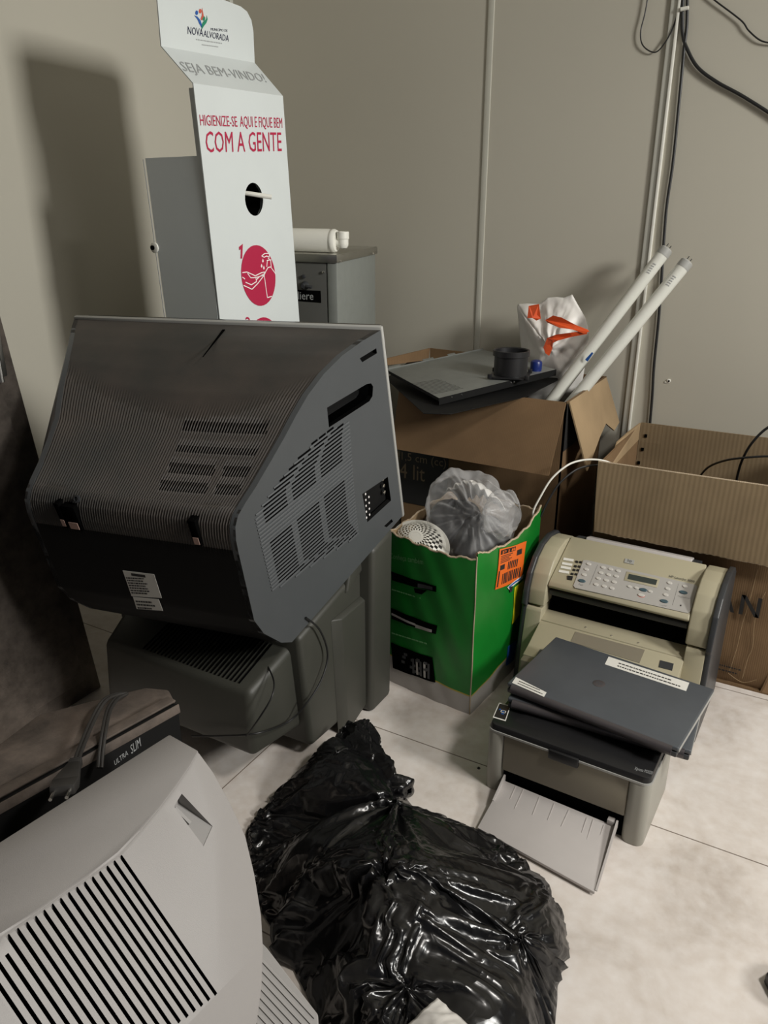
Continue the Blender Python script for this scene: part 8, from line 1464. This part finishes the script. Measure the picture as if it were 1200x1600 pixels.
8,6,-4,-3,9,10,-10,-12,-6,-4,-7,-5,-10,-43,0,0,0,0,0,0,17,10,4,14,-4,8,-1,-12,9,-13,4,13,8,-6,11,-2,5,8,2,-8,-4,1,0,-3,2,-5,3,-8,-1,6,-6,9,1,-8,-4,9,1,-15,0,-14,-5,-26,0,
0,0,0,0,10,8,11,8,2,-5,-12,9,-10,0,13,5,-6,11,7,-5,9,2,-2,-11,-1,0,-3,3,-6,4,-7,-1,7,-7,9,-1,-12,-4,7,-5,-27,0,0,0,0,0,0,0,15,6,-1,2,-13,11,-10,-3,14,2,-2,6,10,-9,9,0,2,
-5,-10,0,-3,2,-5,5,-7,1,6,-7,8,-4,-20,0,0,0,0,0,0,0,0,0,0,0,0,0,0,0,6,16,1,-11,8,-2,5,-7,-8,-8,0,0,0,0,0,0,0,0,0,0,0,0,0,0,0,0,0,0,0,0,0,0,]
def bag_mesh():
    OUT = [(-.86,.93),(-.87,1.08),(-.86,1.20),(-.80,1.26),(-.71,1.21),(-.62,1.19),(-.585,1.16),(-.47,1.165),(-.345,1.15),(-.262,1.09),(-.22,1.01),(-.19,.92),(-.17,.84),(-.16,.72),(-.17,.60),(-.24,.50),(-.36,.50),(-.42,.60),(-.52,.68),(-.62,.74),(-.74,.80)]
    CX, CY = -.48, .86; K = 1.36; N = 100
    def inside(x, y, P):
        c = False
        for (a, b), (d, e) in zip(P, P[1:] + P[:1]):
            if (b > y) != (e > y) and x < (d - a) * (y - b) / (e - b) + a: c = not c
        return c
    Rr = [(CX + (x - CX) * K, CY + (y - CY) * K) for x, y in OUT]
    x0 = min(p[0] for p in Rr); x1 = max(p[0] for p in Rr); y0 = min(p[1] for p in Rr); y1 = max(p[1] for p in Rr)
    h = max(x1 - x0, y1 - y0) / N
    nx = int((x1 - x0) / h) + 1; ny = int((y1 - y0) / h) + 1
    idx = {}; vs = []
    for i in range(nx + 1):
        for j in range(ny + 1):
            x = x0 + i * h; y = y0 + j * h
            if inside(x, y, Rr): idx[(i, j)] = len(vs); vs.append((x, y))
    fs = [(idx[(i, j)], idx[(i + 1, j)], idx[(i + 1, j + 1)], idx[(i, j + 1)]) for i in range(nx) for j in range(ny) if all(k in idx for k in ((i, j), (i + 1, j), (i + 1, j + 1), (i, j + 1)))]
    used = sorted({v for f in fs for v in f}); mp = {v: k for k, v in enumerate(used)}
    fs = [tuple(mp[v] for v in f) for f in fs]
    cols = []
    for steps in (BAG_X, BAG_Y, BAG_Z):
        s_ = 0; c = []
        for q in steps: s_ += q; c.append(s_ * .0005)
        cols.append(c)
    return list(zip(*cols)), fs
vs_, fs_ = bag_mesh()
mb = MB(M['black_bag']); b = bmesh.new(); bv = [b.verts.new((x, y, max(z, .0012))) for x, y, z in vs_]
for f in fs_: b.faces.new([bv[i] for i in f])
be = [e for e in b.edges if e.is_boundary]; nb = {}
for e in be:
    for p, q in ((e.verts[0], e.verts[1]), (e.verts[1], e.verts[0])): nb.setdefault(p, []).append(q)
for _ in range(10):
    new = {p: p.co * .4 + sum((q.co for q in qs), Vector()) / len(qs) * .6 for p, qs in nb.items()}
    for p, c in new.items(): p.co = c
bmesh.ops.subdivide_edges(b, edges=list(b.edges), cuts=1, use_grid_fill=True, smooth=0.35)
b.normal_update()
for v in b.verts:
    p = v.co; c = _nz.ridged_multi_fractal(Vector((p.x * 34, p.y * 34, p.z * 34)), .9, 2.1, 3, 1.0, 2.0)
    c2 = _nz.noise(Vector((p.x * 12 + 4, p.y * 12, p.z * 12)))
    v.co = p + v.normal * (.0007 * c * max(0, c2 + .2))
mb._merge(b)
t = thing('rubbish_bag', 'large crumpled glossy black rubbish bag lying on the tiles in the foreground', 'rubbish bag', (-.48, .86, 0))
part('film', mb, t, angle=3.2)
# loose crumpled neck beside it
def neck(u, v):
    th = u * 6.28318; c0 = Vector((-.715, 1.135, .035)); c1 = Vector((-.765, 1.195, .075)); c2 = Vector((-.785, 1.215, .090))
    c = c0.lerp(c1, v * 1.6) if v < .62 else c1.lerp(c2, (v - .62) / .38)
    r = .070 * (1 - v) ** .8 + .012; r *= 1 + .20 * math.sin(th * 5 + v * 3) + .12 * math.sin(th * 9 - v * 5)
    n = _nz.ridged_multi_fractal(Vector((math.cos(th) * 2.5, math.sin(th) * 2.5, v * 5)), .9, 2.1, 4, 1, 2) * .008
    d = Vector((math.cos(th) * .8, math.sin(th) * .8, math.sin(th + .6) * .55)); p = c + d * (r + n); p.z = max(p.z, .002); return p
mb = MB(M['black_bag']); mb.grid(neck, 90, 40, closed=True, thick=-.0005); part('gathered_neck', mb, t, angle=3.2)
def spur(u, v):
    a, b_ = Vector((-.68, 1.15, .03)), Vector((-.600, 1.165, .035)); p = a.lerp(b_, v); th = u * 6.28318; r = (.035 - .012 * v) * (1 + .2 * math.sin(th * 4 + v * 5)) * (1 if v < .95 else .3)
    q = p + Vector((.3 * math.cos(th), math.cos(th) * .9, math.sin(th) * 1.0)) * r; q.z = max(.002, q.z); return q
mb = MB(M['black_bag']); mb.grid(spur, 40, 16, closed=True, thick=-.0005); part('loose_corner', mb, t, angle=3.2)
c_ = PZ(748, 1199, .003); mb = MB(M['black']); mb.hexa([c_ + Vector((a, b_, -.003)) for a, b_ in ((-.004, -.002), (.003, -.004), (.004, .003), (-.002, .004))], [c_ + Vector((a, b_, .001)) for a, b_ in ((-.002, -.001), (.002, -.002), (.002, .001), (-.001, .002))], .0005)
solo('plastic_crumb', mb, 'tiny black crumb on the tiles left of the small laser printer', 'crumb', (c_.x, c_.y, 0))
# white scrap of film on top
wc = PZ(740, 1600, .13)
def scrap(u, v):
    a = (u - .5) * .17; b_ = (v - .5) * .13; n = _nz.ridged_multi_fractal(Vector((a * 20, b_ * 20, 0)), .9, 2, 3, 1, 2) * .006
    return wc + Vector((a * .9 + b_ * .3, b_ * .9 - a * .25 - .078, .028 * (1 - (2 * u - 1) ** 2) * (1 - (2 * v - 1) ** 2) + n + .006))
mb = MB(M['white_bag']); mb.grid(scrap, 40, 30, thick=.0006); solo('plastic_scrap', mb, 'white piece of plastic film on the black rubbish bag at the bottom picture edge', 'plastic film', tuple(wc), angle=3)
